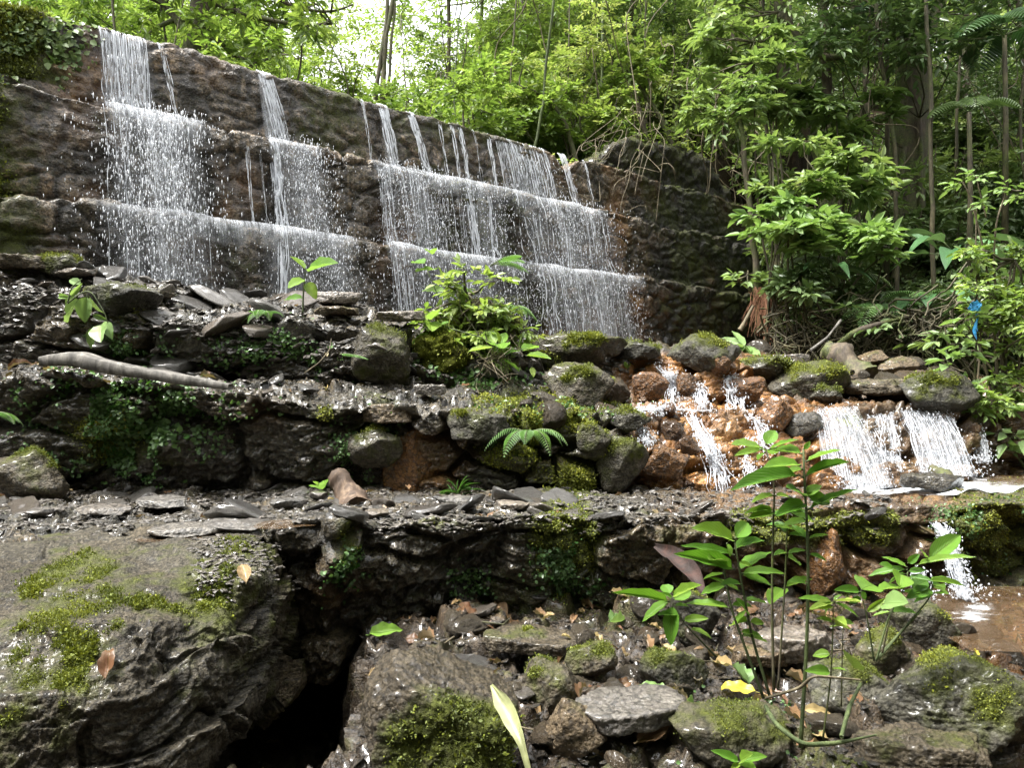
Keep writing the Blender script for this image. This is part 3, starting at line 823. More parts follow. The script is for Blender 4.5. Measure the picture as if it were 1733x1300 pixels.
MOSSY = []
HERO = [
    # name, px, py(base centre), width px, height px, material, depth factor, flat, label, seed, spin
    ('boulder', 738, 1228, 315, 270, 'stone', .9, 0, 'big boulder capped with thick yellow-green moss at the bottom edge beside the dark hollow', 3, .5),
    ('stone', 890, 1085, 165, 62, 'stone', .8, .35, 'flat tan stone with mossy ends under the lowest terrace', 5, .1),
    ('stone', 925, 1160, 110, 85, 'mossstone', .9, 0, 'round mossy stone just below the flat tan stone', 6, 1.),
    ('stone', 1045, 1200, 190, 90, 'slab', 1.0, .3, 'wide dark wet slab among dead leaves at the bottom centre', 7, .3),
    ('stone', 970, 1240, 100, 95, 'stone', .9, 0, 'small brown wedge stone beside the pale leaf sheath', 8, 2.1),
    ('stone', 1000, 1120, 70, 55, 'mossstone', .9, 0, 'little green stone right of the flat tan stone', 9, .7),
    ('stone', 1140, 1140, 95, 75, 'mossstone', .9, 0, 'knobbly stone with bright moss left of the tall seedlings', 10, .2),
    ('stone', 1175, 1050, 90, 80, 'mossstone', .9, 0, 'grey and green stone below the dead palm sheath', 11, 1.4),
    ('stone', 1555, 1065, 125, 80, 'mossstone', .9, 0, 'smooth dome stone covered in even green moss beside the small pool', 12, .3),
    ('stone', 1500, 1105, 85, 75, 'mossstone', .9, 0, 'lower mossy stone leaning against the green dome stone', 13, 2.),
    ('stone', 1430, 1165, 140, 85, 'mossstone', .9, 0, 'broad mossy stone behind the thin stems of the tall seedlings', 14, .9),
    ('stone', 1340, 1090, 130, 80, 'slab', .9, .5, 'purple-grey block in the middle of the seedling stems', 15, .4),
    ('stone', 1580, 1150, 100, 62, 'ruststone', .9, .4, 'brown plate stone under the green dome stone', 16, .6),
    ('boulder', 1625, 1195, 270, 150, 'mossstone', .9, 0, 'large mossy brown rock at the lower right corner', 17, 0.1),
    ('boulder', 1560, 1275, 240, 110, 'stone', .8, .55, 'angular rock ledge at the bottom right corner, lowest in the picture', 18, .2),
    ('stone', 1235, 1250, 200, 100, 'mossstone', .9, 0, 'low rock overgrown with small round leaves at the bottom edge', 19, .2),
    ('boulder', 1290, 1110, 120, 60, 'stone', .9, .4, 'mossy plank-like stone between the seedlings and the terrace', 20, .2),
    ('stone', 1402, 960, 58, 100, 'ruststone', .6, 0, 'upright brown pointed stone leaning on the lowest terrace wall', 21, .1),
    ('stone', 45, 810, 118, 90, 'mossstone', .9, 0, 'rounded grey boulder with moss at the left end of the lowest terrace', 22, .4),
    ('stone', 975, 592, 150, 52, 'mossstone', .9, 0, 'yellow mossy boulder on the rubble crest in front of the falling water', 23, .2),
    ('stone', 1195, 600, 110, 58, 'mossstone', .9, 0, 'grey peaked boulder with a moss cap near the far end of the dam', 24, .3),
    ('stone', 1080, 594, 80, 34, 'mossstone', .9, 0, 'low moss-topped stone on the crest between two larger boulders', 25, .3),
    ('stone', 985, 655, 110, 75, 'mossstone', .9, 0, 'dark mossy block left of the rusty cascade', 26, .4),
    ('stone', 940, 612, 70, 30, 'mossstone', .9, 0, 'small mossy stone below the yellow boulder', 27, .4),
    ('stone', 640, 600, 100, 88, 'mossstone', .9, 0, 'steep dark boulder left of the leafy mound on the upper terrace', 28, .9),
    ('stone', 205, 505, 120, 55, 'mossstone', .9, 0, 'sloping mossy rock behind the drooping plant', 29, .2),
    ('stone', 105, 450, 75, 42, 'mossstone', .9, 0, 'mossy stone at the foot of the dam on the left', 30, .2),
    ('stone', 40, 447, 110, 38, 'stone', .9, .5, 'flat stone with yellow moss at the left edge below the dam', 31, .2),
    ('stone', 130, 462, 80, 24, 'slab', .9, .35, 'pale flat stone below the mossy stone at the dam foot', 32, .2),
    ('stone', 575, 505, 80, 34, 'slab', .9, .5, 'blue-grey stone in front of the dam behind the bright seedling', 33, .2),
    ('stone', 672, 535, 90, 34, 'slab', .9, .4, 'pale grey slab left of the leafy mound', 34, .5),
    ('stone', 570, 527, 90, 20, 'stone', .9, .5, 'brown plate stone below the blue-grey stone', 35, .2),
    ('stone', 272, 500, 56, 18, 'stone', .9, .5, 'tan brick-shaped stone on the rubble slope', 36, .2),
    ('stone', 1335, 608, 72, 28, 'slab', .9, .5, 'light grey block resting on a mossy stone at the edge of the bank', 37, .2),
    ('stone', 1300, 622, 100, 34, 'mossstone', .9, 0, 'long green-brown stone above the left white fall', 38, .2),
    ('stone', 1370, 650, 110, 60, 'mossstone', .9, 0, 'dark slaty rock under the mossy log', 39, .4),
    ('stone', 1215, 620, 40, 34, 'ruststone', .9, 0, 'small orange pointed stone before the peaked boulder', 40, .3),
    ('stone', 1480, 608, 60, 24, 'stone', .9, 0, 'grey cobble right of the mossy log', 41, .3),
    ('stone', 1520, 622, 70, 30, 'stone', .9, 0, 'largest of the tan cobbles right of the mossy log', 42, .3),
    ('stone', 1490, 655, 150, 40, 'stone', .9, .5, 'sloping brown slab below the tan cobbles', 43, .3),
    ('stone', 1585, 660, 120, 60, 'mossstone', .9, 0, 'dark mossy rock at the foot of the right bank', 44, .3),
    ('stone', 1400, 668, 50, 28, 'mossstone', .9, 0, 'dark knob of rock at the lip of the left white fall', 45, .3),
    ('stone', 1360, 720, 60, 40, 'wall', .9, 0, 'black wet knob between the rusty cascade and the left white fall', 46, .3),
    ('stone', 1575, 815, 110, 36, 'wall', .9, .6, 'dark low rock in the foam between the two white falls', 47, .3),
    ('stone', 730, 660, 60, 30, 'slab', .9, .5, 'grey slab under the leafy mound', 48, .3),
    ('stone', 700, 775, 108, 120, 'ruststone', .8, 0, 'squared rust-brown block at the base of the middle terrace', 49, .3),
    ('stone', 1125, 785, 84, 60, 'ruststone', .4, 0, 'largest orange boulder at the foot of the rusty cascade', 50, .3),
    ('stone', 1050, 785, 80, 80, 'mossstone', .5, 0, 'big dark mossy round block left of the orange boulders', 51, .3),
    ('stone', 1000, 738, 55, 44, 'mossstone', .6, 0, 'green round stone wedged in the middle terrace wall', 52, .3),
    ('stone', 1060, 712, 65, 34, 'mossstone', .6, 0, 'green stone capping the middle terrace wall beside the orange rock', 53, .3),
    ('stone', 655, 700, 100, 46, 'stone', .7, .6, 'wedge block capping the middle terrace above the rust-brown block', 54, .3),
    ('stone', 815, 722, 110, 60, 'mossstone', .7, .7, 'broad mossy block capping the middle terrace left of the hanging fern', 55, .3),
    ('stone', 635, 755, 75, 60, 'mossstone', .6, 0, 'rounded block with pale lichen in the middle terrace wall', 56, .3),
    ('stone', 1165, 655, 42, 40, 'ruststone', .5, 0, 'orange rock splitting the water of the upper rusty step', 57, .3),
    ('stone', 1095, 658, 60, 42, 'ruststone', .5, 0, 'left orange rock of the upper rusty step', 58, .9),
    ('stone', 1260, 662, 66, 48, 'ruststone', .5, 0, 'right orange rock of the upper rusty step', 59, 1.9),
    ('stone', 1315, 700, 55, 60, 'ruststone', .6, 0, 'orange rock beside the dark knob at the cascade edge', 60, 1.9),
]
for (nm, px, py, w, h, mt, df, flat, lab, sd, spin) in HERO:
    p, n = rest(px, py + h * .30)
    Y = p[1]
    sx = w / F * Y / 2; sz = h / F * Y / 2 * 1.1
    sy = max(sx * df * .8, sz * .7)
    c = W(px, py, Y + sy * (.15 if mt != 'wall' else 0))
    big = w > 200
    kw = dict(planes=16, flat=flat * .9 if flat else 0, rough=.055, soft=34, lamin=.018)
    if nm == 'boulder' and py == 1215:
        mf = lambda P: .30 - 1.1 * sst(.02, .16, P[:, 2] / sz * .3 + -P[:, 1] * .0 + .0) * (P[:, 0] < .03)
    if sd == 3: kw['extra'] = [((.42, -.12, .9), .46), ((-.15, -.95, .25), .62), ((-.9, -.25, .1), .72)]
    ma = {'mossstone': .07, 'stone': -.14}.get(mt, -.4)
    def mossf(P, N):
        v = ma + .22 * sst(-.2, .9, N[:, 2]) + .30 * fbm(P / max(sx, .12) * 1.3 + sd, 4, sd) + .12 * fbm(P * 18, 3, sd)
        if sd == 3: v = .40 * sst(-.2, .3, .5 * P[:, 0] / sx - .1 - P[:, 1] / sy * .9 - .35 * P[:, 2] / sz + .35 * fbm(P * 6, 3, 1)) + .1 * fbm(P * 5, 2, 4)
        return v
    Pv, Fv, _ = rock_verts(6 if big else 5, (sx, sy, sz), sd, **kw)
    Nv = nrm(Pv / np.array([sx, sy, sz]) ** 2)
    me = mesh_np(nm, Pv, [Fv], {'moss': mossf(Pv, Nv)}, mat=M[mt])
    o = link(nm, me, None, tuple(c), (0, 0, 0))
    tag(o, lab, 'rock' if nm == 'boulder' else 'stone')
    if mt in ('mossstone', 'stone'): MOSSY.append((o, 1.0))

# scattered repeats: prototypes and copies
ORD = ['first', 'second', 'third', 'fourth', 'fifth', 'sixth', 'seventh', 'eighth', 'ninth', 'tenth', 'eleventh', 'twelfth', 'thirteenth', 'fourteenth', 'fifteenth', 'sixteenth', 'seventeenth', 'eighteenth', 'nineteenth', 'twentieth', 'twenty-first', 'twenty-second', 'twenty-third', 'twenty-fourth', 'twenty-fifth']
def protos(name, n, sizes, mat, sub=4, **k):
    out = []
    for i in range(n):
        s = sizes(i)
        out.append(rock_mesh(name, sub, s, 500 + i * 7 + len(name), mat, **k))
    return out
SL = protos('shale_slab', 9, lambda i: (1, .62 + .3 * ((i * 37) % 10) / 10, .15 + .10 * ((i * 53) % 10) / 10), M['slab'], flat=.8, planes=9, rough=.035, lamin=.02, soft=22)
CO = protos('cobble', 7, lambda i: (1, .8, .4 + .2 * (i % 3)), M['stone'], planes=11, rough=.06, soft=40, sub=5)
RC = protos('rust_cobble', 4, lambda i: (1, .8, .55 + .2 * (i % 3)), M['ruststone'], planes=10, rough=.07, soft=40, sub=5)

def scatter(meshes, name, n, box, key, srange, label, cat, group, sink=.3, tilt=.8, minup=.5, power=2.2, seed=1, zf=None):
    r = np.random.default_rng(seed); G, N, _ = SHEETS[key]
    if key not in PROJ: PROJ[key] = proj(G)
    X, Y = PROJ[key]
    m = (X > box[0]) & (X < box[2]) & (Y > box[1]) & (Y < box[3]) & (N[..., 2] > minup)
    if zf is not None: m &= zf(G)
    idx = np.argwhere(m)
    if not len(idx): return
    # even in picture distance: weight by 1/Y^2
    for k in range(n):
        i, j = idx[r.integers(len(idx))]
        p, nn = G[i, j], N[i, j]
        s = srange[0] + (srange[1] - srange[0]) * r.random() ** power
        me = meshes[r.integers(len(meshes))]
        o = link(name, me, None, (p[0], p[1], p[2] + s * .12 * (1 - sink * 2)), up_rot(nn + r.normal(size=3) * .12, r.random() * 6.28, tilt), (s, s, s))
        tag(o, label, cat, group)

scatter(SL, 'shale_slab', 95, (-60, 825, 1080, 885), 'lower', (.045, .17), 'flat grey piece of wet shale lying on top of the lowest terrace', 'slab', 'shale pieces on the lowest terrace', seed=2)
scatter(SL, 'shale_slab', 28, (1080, 825, 1500, 880), 'lower', (.04, .12), 'small flat stone on the wet brown right part of the lowest terrace', 'slab', 'flat stones on the right of the lowest terrace', seed=3)
scatter(SL, 'shale_slab', 120, (-60, 430, 1050, 640), 'upper', (.07, .27), 'thin wet shale piece in the rubble slope below the dam', 'slab', 'shale pieces on the rubble slope', seed=4, power=1.8, tilt=1)
scatter(CO, 'cobble', 30, (850, 570, 1060, 700), 'upper', (.05, .16), 'small stone in the rubble left of the rusty cascade', 'stone', 'stones left of the rusty cascade', seed=5, minup=.2)
scatter(CO, 'cobble', 46, (1260, 590, 1640, 690), 'upper', (.06, .22), 'brown cobble heaped above the white falls', 'stone', 'cobbles above the white falls', seed=6, minup=.2)
scatter(SL, 'shale_slab', 30, (0, 610, 800, 670), 'mid', (.04, .15), 'flat wet stone on the ledge of the middle terrace', 'slab', 'flat stones on the middle terrace ledge', seed=7)
scatter(CO, 'cobble', 20, (850, 650, 1060, 710), 'mid', (.05, .14), 'small stone on the middle terrace top near the fern', 'stone', 'stones on the middle terrace top', seed=8, minup=.3)
scatter(RC, 'rust_cobble', 16, (1060, 600, 1360, 835), 'mid', (.04, .11), 'orange-stained stone within the rusty cascade', 'stone', 'stones of the rusty cascade', seed=9, minup=-.3)
scatter(CO, 'cobble', 130, (760, 1000, 1733, 1300), 'bed', (.035, .11), 'brown wet stone on the stream bed in the foreground', 'stone', 'stones on the foreground stream bed', seed=10)
scatter(SL, 'shale_slab', 60, (760, 1000, 1733, 1300), 'bed', (.04, .13), 'flat dark stone on the stream bed in the foreground', 'slab', 'flat stones on the foreground stream bed', seed=11)
scatter(CO, 'cobble', 8, (420, 1180, 620, 1300), 'bed', (.04, .1), 'dark stone in the shadow of the hollow under the big boulder', 'stone', 'stones in the dark hollow', seed=12)

# named single slabs on the lowest terrace
for (px, py, w, h, sd, lab) in [
    (275, 850, 90, 20, 101, 'long oval grey slab left of the middle on the lowest terrace'),
    (185, 860, 80, 18, 102, 'flat grey slab near the left rounded boulder'),
    (72, 864, 52, 18, 103, 'blue-grey slab in front of the left rounded boulder'),
    (320, 893, 110, 22, 104, 'dark-edged slab at the lip of the lowest terrace'),
    (400, 886, 110, 22, 105, 'black-edged slab right of the puddle edge on the lowest terrace'),
    (392, 864, 56, 18, 106, 'rounded tan slab in the middle of the slab field'),
    (500, 850, 60, 22, 107, 'thick dark slab left of the upright log piece'),
    (545, 838, 36, 18, 108, 'pale oval stone touching the upright log piece'),
    (640, 874, 44, 20, 109, 'dark round slab right of the upright log piece'),
    (866, 852, 60, 22, 110, 'pale slab in the middle of the lowest terrace'),
    (760, 845, 60, 16, 111, 'brown slab below the grass tuft')]:
    p, n = rest(px, py, ['lower'])
    s = w / F * p[1] / 2
    me = rock_mesh('shale_slab', 5, (s, s * .75, max(h / F * p[1] / 2 * .7, .012)), sd, M['slab'], flat=.8, planes=9, rough=.03, lamin=.02, soft=22)
    tag(link('shale_slab', me, None, (p[0], p[1], p[2] + .012), (.04, .03, .2 * (sd % 5))), lab, 'slab')

# gravel: nobody could count it
def gravel(key, box, n, s0, s1, mat, name, seed, label):
    r = np.random.default_rng(seed); G, N, _ = SHEETS[key]; X, Y = PROJ[key] if key in PROJ else proj(G)
    m = (X > box[0]) & (X < box[2]) & (Y > box[1]) & (Y < box[3]) & (N[..., 2] > .45)
    idx = np.argwhere(m); sel = idx[r.integers(len(idx), size=n)]
    p = G[sel[:, 0], sel[:, 1]] + r.normal(size=(n, 3)) * [.012, .012, .002]
    V, Fc = ICO[1]
    s = s0 + (s1 - s0) * r.random(n) ** 2
    sc = s[:, None] * np.stack([np.ones(n), r.uniform(.5, .9, n), r.uniform(.15, .4, n)], 1)
    a_ = r.random(n) * 6.28
    VV = V[None] * (1 + r.normal(size=(n, len(V), 1)) * .14) * sc[:, None]
    ca, sa = np.cos(a_)[:, None], np.sin(a_)[:, None]
    tl = r.normal(size=(n, 1)) * .25
    X_, Y_ = VV[..., 0] * ca - VV[..., 1] * sa, VV[..., 0] * sa + VV[..., 1] * ca
    Z_ = VV[..., 2] + X_ * tl
    VV = np.stack([X_, Y_, Z_], -1) + p[:, None]
    Fa = (Fc[None] + np.arange(n)[:, None, None] * len(V)).reshape(-1, 3)
    me = mesh_np(name, VV.reshape(-1, 3), [Fa], mat=mat, smooth=False)
    tag(link(name, me), label, 'gravel', kind='stuff')
M['chips'] = rock_mat('shale_chips', (.03, .028, .027), (.09, .083, .078), (.2, .185, .165), bump=.4, dry=.1)
gravel('lower', (-100, 822, 1500, 905), 9000, .008, .035, M['chips'], 'shale_chips', 1, 'small wet shale chips between the slabs of the lowest terrace')
gravel('upper', (-100, 425, 1100, 640), 9000, .015, .06, M['chips'], 'shale_chips', 2, 'broken shale chips covering the rubble slope')
gravel('bed', (600, 1000, 1800, 1350), 9000, .006, .028, M['ground'], 'gravel', 3, 'wet brown gravel between the foreground stones')
gravel('mid', (-100, 605, 1040, 690), 2500, .008, .03, M['chips'], 'shale_chips', 4, 'shale chips on the middle terrace ledge')
gravel('boulder', (330, 910, 500, 1020), 900, .006, .022, M['chips'], 'shale_chips', 5, 'pale chips in the hollow on top of the huge boulder')

# ---------------------------------------------------------------- leaves
T6 = np.array([[0, 0, 0], [.33, .5, .09], [.72, .34, .03], [1, 0, -.12], [.72, -.34, .03], [.33, -.5, .09]])
F6 = np.array([[0, 1, 2, 3], [0, 3, 4, 5]])
T4 = np.array([[0, 0, 0], [.42, .5, .06], [1, 0, -.08], [.42, -.5, .06]])
F4 = np.array([[0, 1, 2], [0, 2, 3]])
def leaf_frames(D, U):
    D = nrm(D); S = nrm(np.cross(U, D)); Nn = np.cross(D, S); return D, S, Nn
def leafcloud(mb, P, D, U, L, Wd, rnd, T=T6, Fx=F6, droop=0.0):
    n = len(P)
    if not n: return
    D, S, Nn = leaf_frames(D, U)
    L = np.broadcast_to(L, (n,)); Wd = np.broadcast_to(Wd, (n,))
    V = P[:, None] + D[:, None] * (T[None, :, 0:1] * L[:, None, None]) + S[:, None] * (T[None, :, 1:2] * Wd[:, None, None]) + Nn[:, None] * (T[None, :, 2:3] * L[:, None, None])
    if droop: V[..., 2] -= (T[None, :, 0] ** 2) * L[:, None] * droop
    Fa = (Fx[None] + np.arange(n)[:, None, None] * len(T)).reshape(-1, Fx.shape[1])
    uv = np.broadcast_to(np.stack([T[:, 1] + .5, T[:, 0]], 1)[None], (n, len(T), 2))
    mb.add(V, [Fa], np.repeat(np.broadcast_to(rnd, (n,)), len(T)), uv)

def blade_template(nl=7, nw=4, tipw=1.0, base=.25, fold=.12, wav=.02, curl=.18):
    t = np.linspace(0, 1, nl); w = np.sin(np.pi * np.clip(t, 0, 1) ** .8) ** .75 * (1 - .15 * t); w[0] = .02; w[-1] = 0
    s = np.linspace(-1, 1, nw + 1)
    V = np.stack([np.repeat(t, nw + 1), (w[:, None] * s[None] * .5).ravel(), (np.abs(s)[None] * w[:, None] * fold + wav * np.sin(t[:, None] * 19) * np.abs(s)[None] - curl * t[:, None] ** 2).ravel()], 1)
    uv = np.stack([np.tile(s * .5 + .5, nl), np.repeat(t, nw + 1)], 1)
    i = (np.arange(nl - 1)[:, None] * (nw + 1) + np.arange(nw)[None]).ravel()
    return V, np.stack([i, i + nw + 1, i + nw + 2, i + 1], 1), uv
BT = blade_template()
def bigleaf(mb, base, d, L, Wd, up=(0, 0, 1), droop=.2, rnd=.5, T=None):
    V0, Fx, uv = T or BT
    D, S, Nn = leaf_frames(np.array([d], float), np.array([up], float))
    V = np.array(base) + V0[:, 0:1] * L * D + V0[:, 1:2] * Wd * S + V0[:, 2:3] * L * Nn
    V[:, 2] -= droop * L * V0[:, 0] ** 2
    mb.add(V, [Fx], rnd, uv)

def clump(ml, mw, c, R, nt, lpt, L, wr, r, updir=(0, 0, .3), flat=.7, droop=.25, base=None, colr=(0, 1), twr=.004, T=T6, Fx=F6, start=.25):
    """twigs radiating from c, leaves alternating along them"""
    c = np.asarray(c, float); R = np.broadcast_to(np.asarray(R, float), (3,))
    d = nrm(r.normal(size=(nt, 3)) * [1, 1, flat] + np.asarray(updir))
    ln = r.uniform(.55, 1.0, nt)
    E = c + d * R * ln[:, None]
    b = c + r.normal(size=(nt, 3)) * R * .12
    t = np.linspace(start, 1.0, lpt)
    P = b[:, None] * (1 - t[None, :, None]) + E[:, None] * t[None, :, None]
    P = P + r.normal(size=P.shape) * .02 * R.mean()
    P[..., 2] -= .15 * R[2] * t[None] ** 2
    side = nrm(np.cross(d, [0, 0, 1.0]) + 1e-4)
    sg = np.where(np.arange(lpt) % 2 == 0, 1.0, -1.0)
    D = d[:, None] * .75 + side[:, None] * sg[None, :, None] * .8 + r.normal(size=P.shape) * .28
    D[:, -1] = d + r.normal(size=d.shape) * .15
    D[..., 2] -= droop
    U = np.array([0, 0, 1.0]) + r.normal(size=P.shape) * .35
    tw = np.repeat(r.random(nt), lpt)
    rn = np.clip(colr[0] + (colr[1] - colr[0]) * (.55 * tw + .45 * r.random(nt * lpt)), 0, 1)
    LL = L * r.uniform(.65, 1.15, nt * lpt)
    leafcloud(ml, P.reshape(-1, 3), D.reshape(-1, 3), U.reshape(-1, 3), LL, LL * wr, rn, T, Fx)
    if mw is not None:
        for k in range(nt):
            tube(mw, [b[k], (b[k] + E[k]) / 2 + [0, 0, .03 * R[2]], E[k] - [0, 0, .12 * R[2]]], [twr, twr * .8, twr * .4], 3, cap=False)

def branch(mb, p0, p1, r0, r1, r, n=9, amp=.12, sag=0, ns=6):
    L = np.linalg.norm(np.asarray(p1) - np.asarray(p0))
    Q = wiggle(p0, p1, n, amp * L, r.integers(999), sag * L)
    tube(mb, Q, np.linspace(r0, r1, n), ns); return Q

def shrub_mesh(seed, H, R, stems, clumps, L, wr, nt, lpt, lmat, flat=.6, low=.15, colr=(0, 1), droop=.25):
    r = np.random.default_rng(seed); ml, mw = MB(), MB()
    for s in range(stems):
        a_ = r.random() * 6.28; rr = R * r.random() ** .6 * .7
        base = np.array([r.normal() * .05 * R, r.normal() * .05 * R, -.1]); top = np.array([math.cos(a_) * rr, math.sin(a_) * rr, H * r.uniform(.6, 1)])
        Q = branch(mw, base, top, .012 + .012 * H / 2, .006, r, 10, .10, ns=5)
        for k in range(clumps // stems):
            t = low + (1 - low) * r.random() ** .7
            q = Q[int(t * 9)]
            c = q + np.array([r.normal(), r.normal(), r.normal() * .4 + .1]) * R * .3
            branch(mw, q, c, .008, .004, r, 5, .08, ns=3)
            clump(ml, mw, c, (R * .38, R * .38, R * .30), nt, lpt, L, wr, r, flat=flat, colr=colr, droop=droop, twr=.0025)
    return ml.mesh('crown', lmat), mw.mesh('stems', M['stem'])

def plant_at(kinds, name, loc, rz, s, label, cat, group, r=None):
    cm, sm = kinds
    e_ = empty(name, tuple(loc), label, cat, group); e_.rotation_euler = (0, 0, rz); e_.scale = (s, s, s)
    link('crown', cm, e_); link('stem', sm, e_)
    return e_

# ---------------------------------------------------------------- forest behind the dam and on the right bank
R_ = np.random.default_rng(21)
SH = {
 'b1': shrub_mesh(1, 2.4, 1.15, 5, 25, .12, .48, 11, 9, M['bright_far']),
 'b2': shrub_mesh(2, 3.0, 1.3, 4, 28, .10, .42, 12, 10, M['bright_far'], colr=(.2, 1)),
 'b3': shrub_mesh(3, 2.0, 1.2, 6, 24, .15, .5, 10, 7, M['bright_far'], colr=(0, .7)),
 'm1': shrub_mesh(4, 2.6, 1.2, 5, 25, .14, .42, 10, 8, M['mid_far']),
 'm2': shrub_mesh(5, 3.2, 1.3, 4, 28, .11, .5, 12, 9, M['mid_far']),
 'm3': shrub_mesh(6, 1.8, 1.1, 6, 24, .18, .38, 9, 7, M['mid_far'], colr=(.2, 1)),
 'd1': shrub_mesh(7, 2.8, 1.2, 5, 25, .14, .4, 10, 8, M['dark_far']),
 'd2': shrub_mesh(8, 2.2, 1.2, 5, 25, .18, .42, 9, 7, M['dark_far'], colr=(.1, 1)),
 'd3': shrub_mesh(9, 1.3, 1.0, 6, 18, .20, .4, 8, 6, M['dark_far'], droop=.4),
}
def hz(x, y): return float(hill(x, y))
def put(kind, px, Y, s, name, label, cat, group, dz=-.1):
    X = (px - CX) / F * Y
    return plant_at(SH[kind], name, (X, Y, hz(X, Y) + dz), R_.random() * 6.28, s, label, cat, group)

# bright shrubs on the slope straight behind the dam
n = 0
ROW = ['nearest', 'second', 'third', 'fourth', 'fifth', 'sixth', 'farthest']
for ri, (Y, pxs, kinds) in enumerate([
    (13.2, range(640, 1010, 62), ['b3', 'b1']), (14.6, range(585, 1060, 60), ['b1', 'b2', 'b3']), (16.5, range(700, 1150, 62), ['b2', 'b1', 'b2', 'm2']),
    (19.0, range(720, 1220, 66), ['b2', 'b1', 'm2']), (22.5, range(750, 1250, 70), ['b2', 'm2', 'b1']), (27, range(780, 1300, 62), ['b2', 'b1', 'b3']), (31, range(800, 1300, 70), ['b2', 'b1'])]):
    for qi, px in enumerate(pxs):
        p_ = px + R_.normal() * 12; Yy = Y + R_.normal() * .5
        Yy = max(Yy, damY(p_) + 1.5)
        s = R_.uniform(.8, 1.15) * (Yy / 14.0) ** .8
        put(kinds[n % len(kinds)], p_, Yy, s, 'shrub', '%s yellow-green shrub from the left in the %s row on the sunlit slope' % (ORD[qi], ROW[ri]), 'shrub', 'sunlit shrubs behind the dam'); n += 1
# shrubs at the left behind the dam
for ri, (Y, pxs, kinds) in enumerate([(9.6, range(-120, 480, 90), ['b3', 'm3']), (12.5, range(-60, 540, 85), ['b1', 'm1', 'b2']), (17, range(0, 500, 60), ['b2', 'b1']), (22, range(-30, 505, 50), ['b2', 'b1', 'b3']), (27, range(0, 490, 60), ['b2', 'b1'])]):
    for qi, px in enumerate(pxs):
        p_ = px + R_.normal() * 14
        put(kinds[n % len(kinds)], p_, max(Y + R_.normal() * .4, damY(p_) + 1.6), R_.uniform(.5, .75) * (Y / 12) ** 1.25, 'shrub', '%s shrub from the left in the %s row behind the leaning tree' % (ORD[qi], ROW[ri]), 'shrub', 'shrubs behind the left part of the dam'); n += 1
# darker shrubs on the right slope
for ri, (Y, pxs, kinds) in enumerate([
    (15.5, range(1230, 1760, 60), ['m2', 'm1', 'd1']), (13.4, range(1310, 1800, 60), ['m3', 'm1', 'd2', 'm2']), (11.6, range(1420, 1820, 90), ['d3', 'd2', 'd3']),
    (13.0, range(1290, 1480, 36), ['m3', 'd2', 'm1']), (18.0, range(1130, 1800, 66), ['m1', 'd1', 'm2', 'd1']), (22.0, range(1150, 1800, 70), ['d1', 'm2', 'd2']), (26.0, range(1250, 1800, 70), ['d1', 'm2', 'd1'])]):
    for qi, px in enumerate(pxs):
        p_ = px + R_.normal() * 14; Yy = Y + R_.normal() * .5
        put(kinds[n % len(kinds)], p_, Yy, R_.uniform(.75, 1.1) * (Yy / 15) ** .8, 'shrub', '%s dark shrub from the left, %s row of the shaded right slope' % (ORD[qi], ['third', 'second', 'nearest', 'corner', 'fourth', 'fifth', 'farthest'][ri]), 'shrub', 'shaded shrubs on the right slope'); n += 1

def make_tree(name, limbs, clumps, label, cat, bark, lmat, seed, L=.14, wr=.42, nt=16, lpt=9, colr=(0, 1), group=None, org=None, flat=.6, droop=.25):
    """limbs: list of (points, r0, r1); clumps: list of (centre, radius)"""
    r = np.random.default_rng(seed); mt_, ml, mw = MB(), MB(), MB()
    for pts, r0, r1 in limbs:
        Q = smoothline(pts, 26)
        Q = Q + .02 * np.stack([vnoise(Q * 3 + seed, 1), vnoise(Q * 3 + seed, 2), vnoise(Q * 3, 3)], 1)
        rad = np.linspace(r0, r1, len(Q)) * (1 + .16 * vnoise(Q * 6, 7))
        tube(mt_, Q, rad, 10)
    org = np.asarray(org if org is not None else limbs[0][0][0], float)
    allp = np.concatenate([np.asarray(p, float) for p, _, _ in limbs])
    for c, R in clumps:
        c = np.asarray(c, float)
        q = allp[np.argmin(np.linalg.norm(allp - c, axis=1))]
        if np.linalg.norm(q - c) > .15: branch(mw, q, c, .016, .006, r, 7, .08, ns=4)
        clump(ml, mw, c, R, nt, lpt, L, wr, r, flat=flat, colr=colr, droop=droop, twr=.003)
    e_ = empty(name, tuple(org), label, cat, group)
    mt_.build('trunk', bark, e_, org)
    if mw.n: mw.build('twigs', M['stem'], e_, org)
    if ml.n: ml.build('crown', lmat, e_, org)
    return e_

def pts(Y, *pp, base=None):
    out = [W(x, y, Y + (d[0] if d else 0)) for x, y, *d in pp]
    return out
# leaning tree left behind the dam
Yt = 11.5
limbs = [
    (pts(Yt, (300, 150), (318, 85), (335, 45), (345, 0), (340, -120), (320, -300)), .16, .09),
    (pts(Yt, (322, 75), (365, 62), (395, 95), (440, 106), (480, 85)), .045, .015),
    (pts(Yt, (335, 40), (300, 30), (262, 45), (240, 70)), .05, .02),
    (pts(Yt, (342, -10), (400, 18), (460, 35), (520, 44), (562, 40)), .055, .018),
    (pts(Yt, (342, -30), (430, -25), (500, 12), (560, 22), (600, 8)), .05, .014),
    (pts(Yt, (322, 70), (360, 10), (420, -60)), .06, .03),
    (pts(Yt, (320, 60), (280, 10), (230, -60)), .06, .03)]
cl = []
for k in range(105):
    x = R_.uniform(60, 545); y = R_.uniform(-260, 110) if x < 460 else R_.uniform(-100, 50)
    if y > 20 and 260 < x < 330: continue
    cl.append((W(x, y, Yt + R_.normal() * .9), R_.uniform(.3, .55)))
make_tree('tree', limbs, cl, 'leaning mossy tree with thin leafy boughs behind the left part of the dam', 'tree', M['bark'], M['bright_far'], 31, L=.15, wr=.36, nt=10, lpt=8, droop=.45)
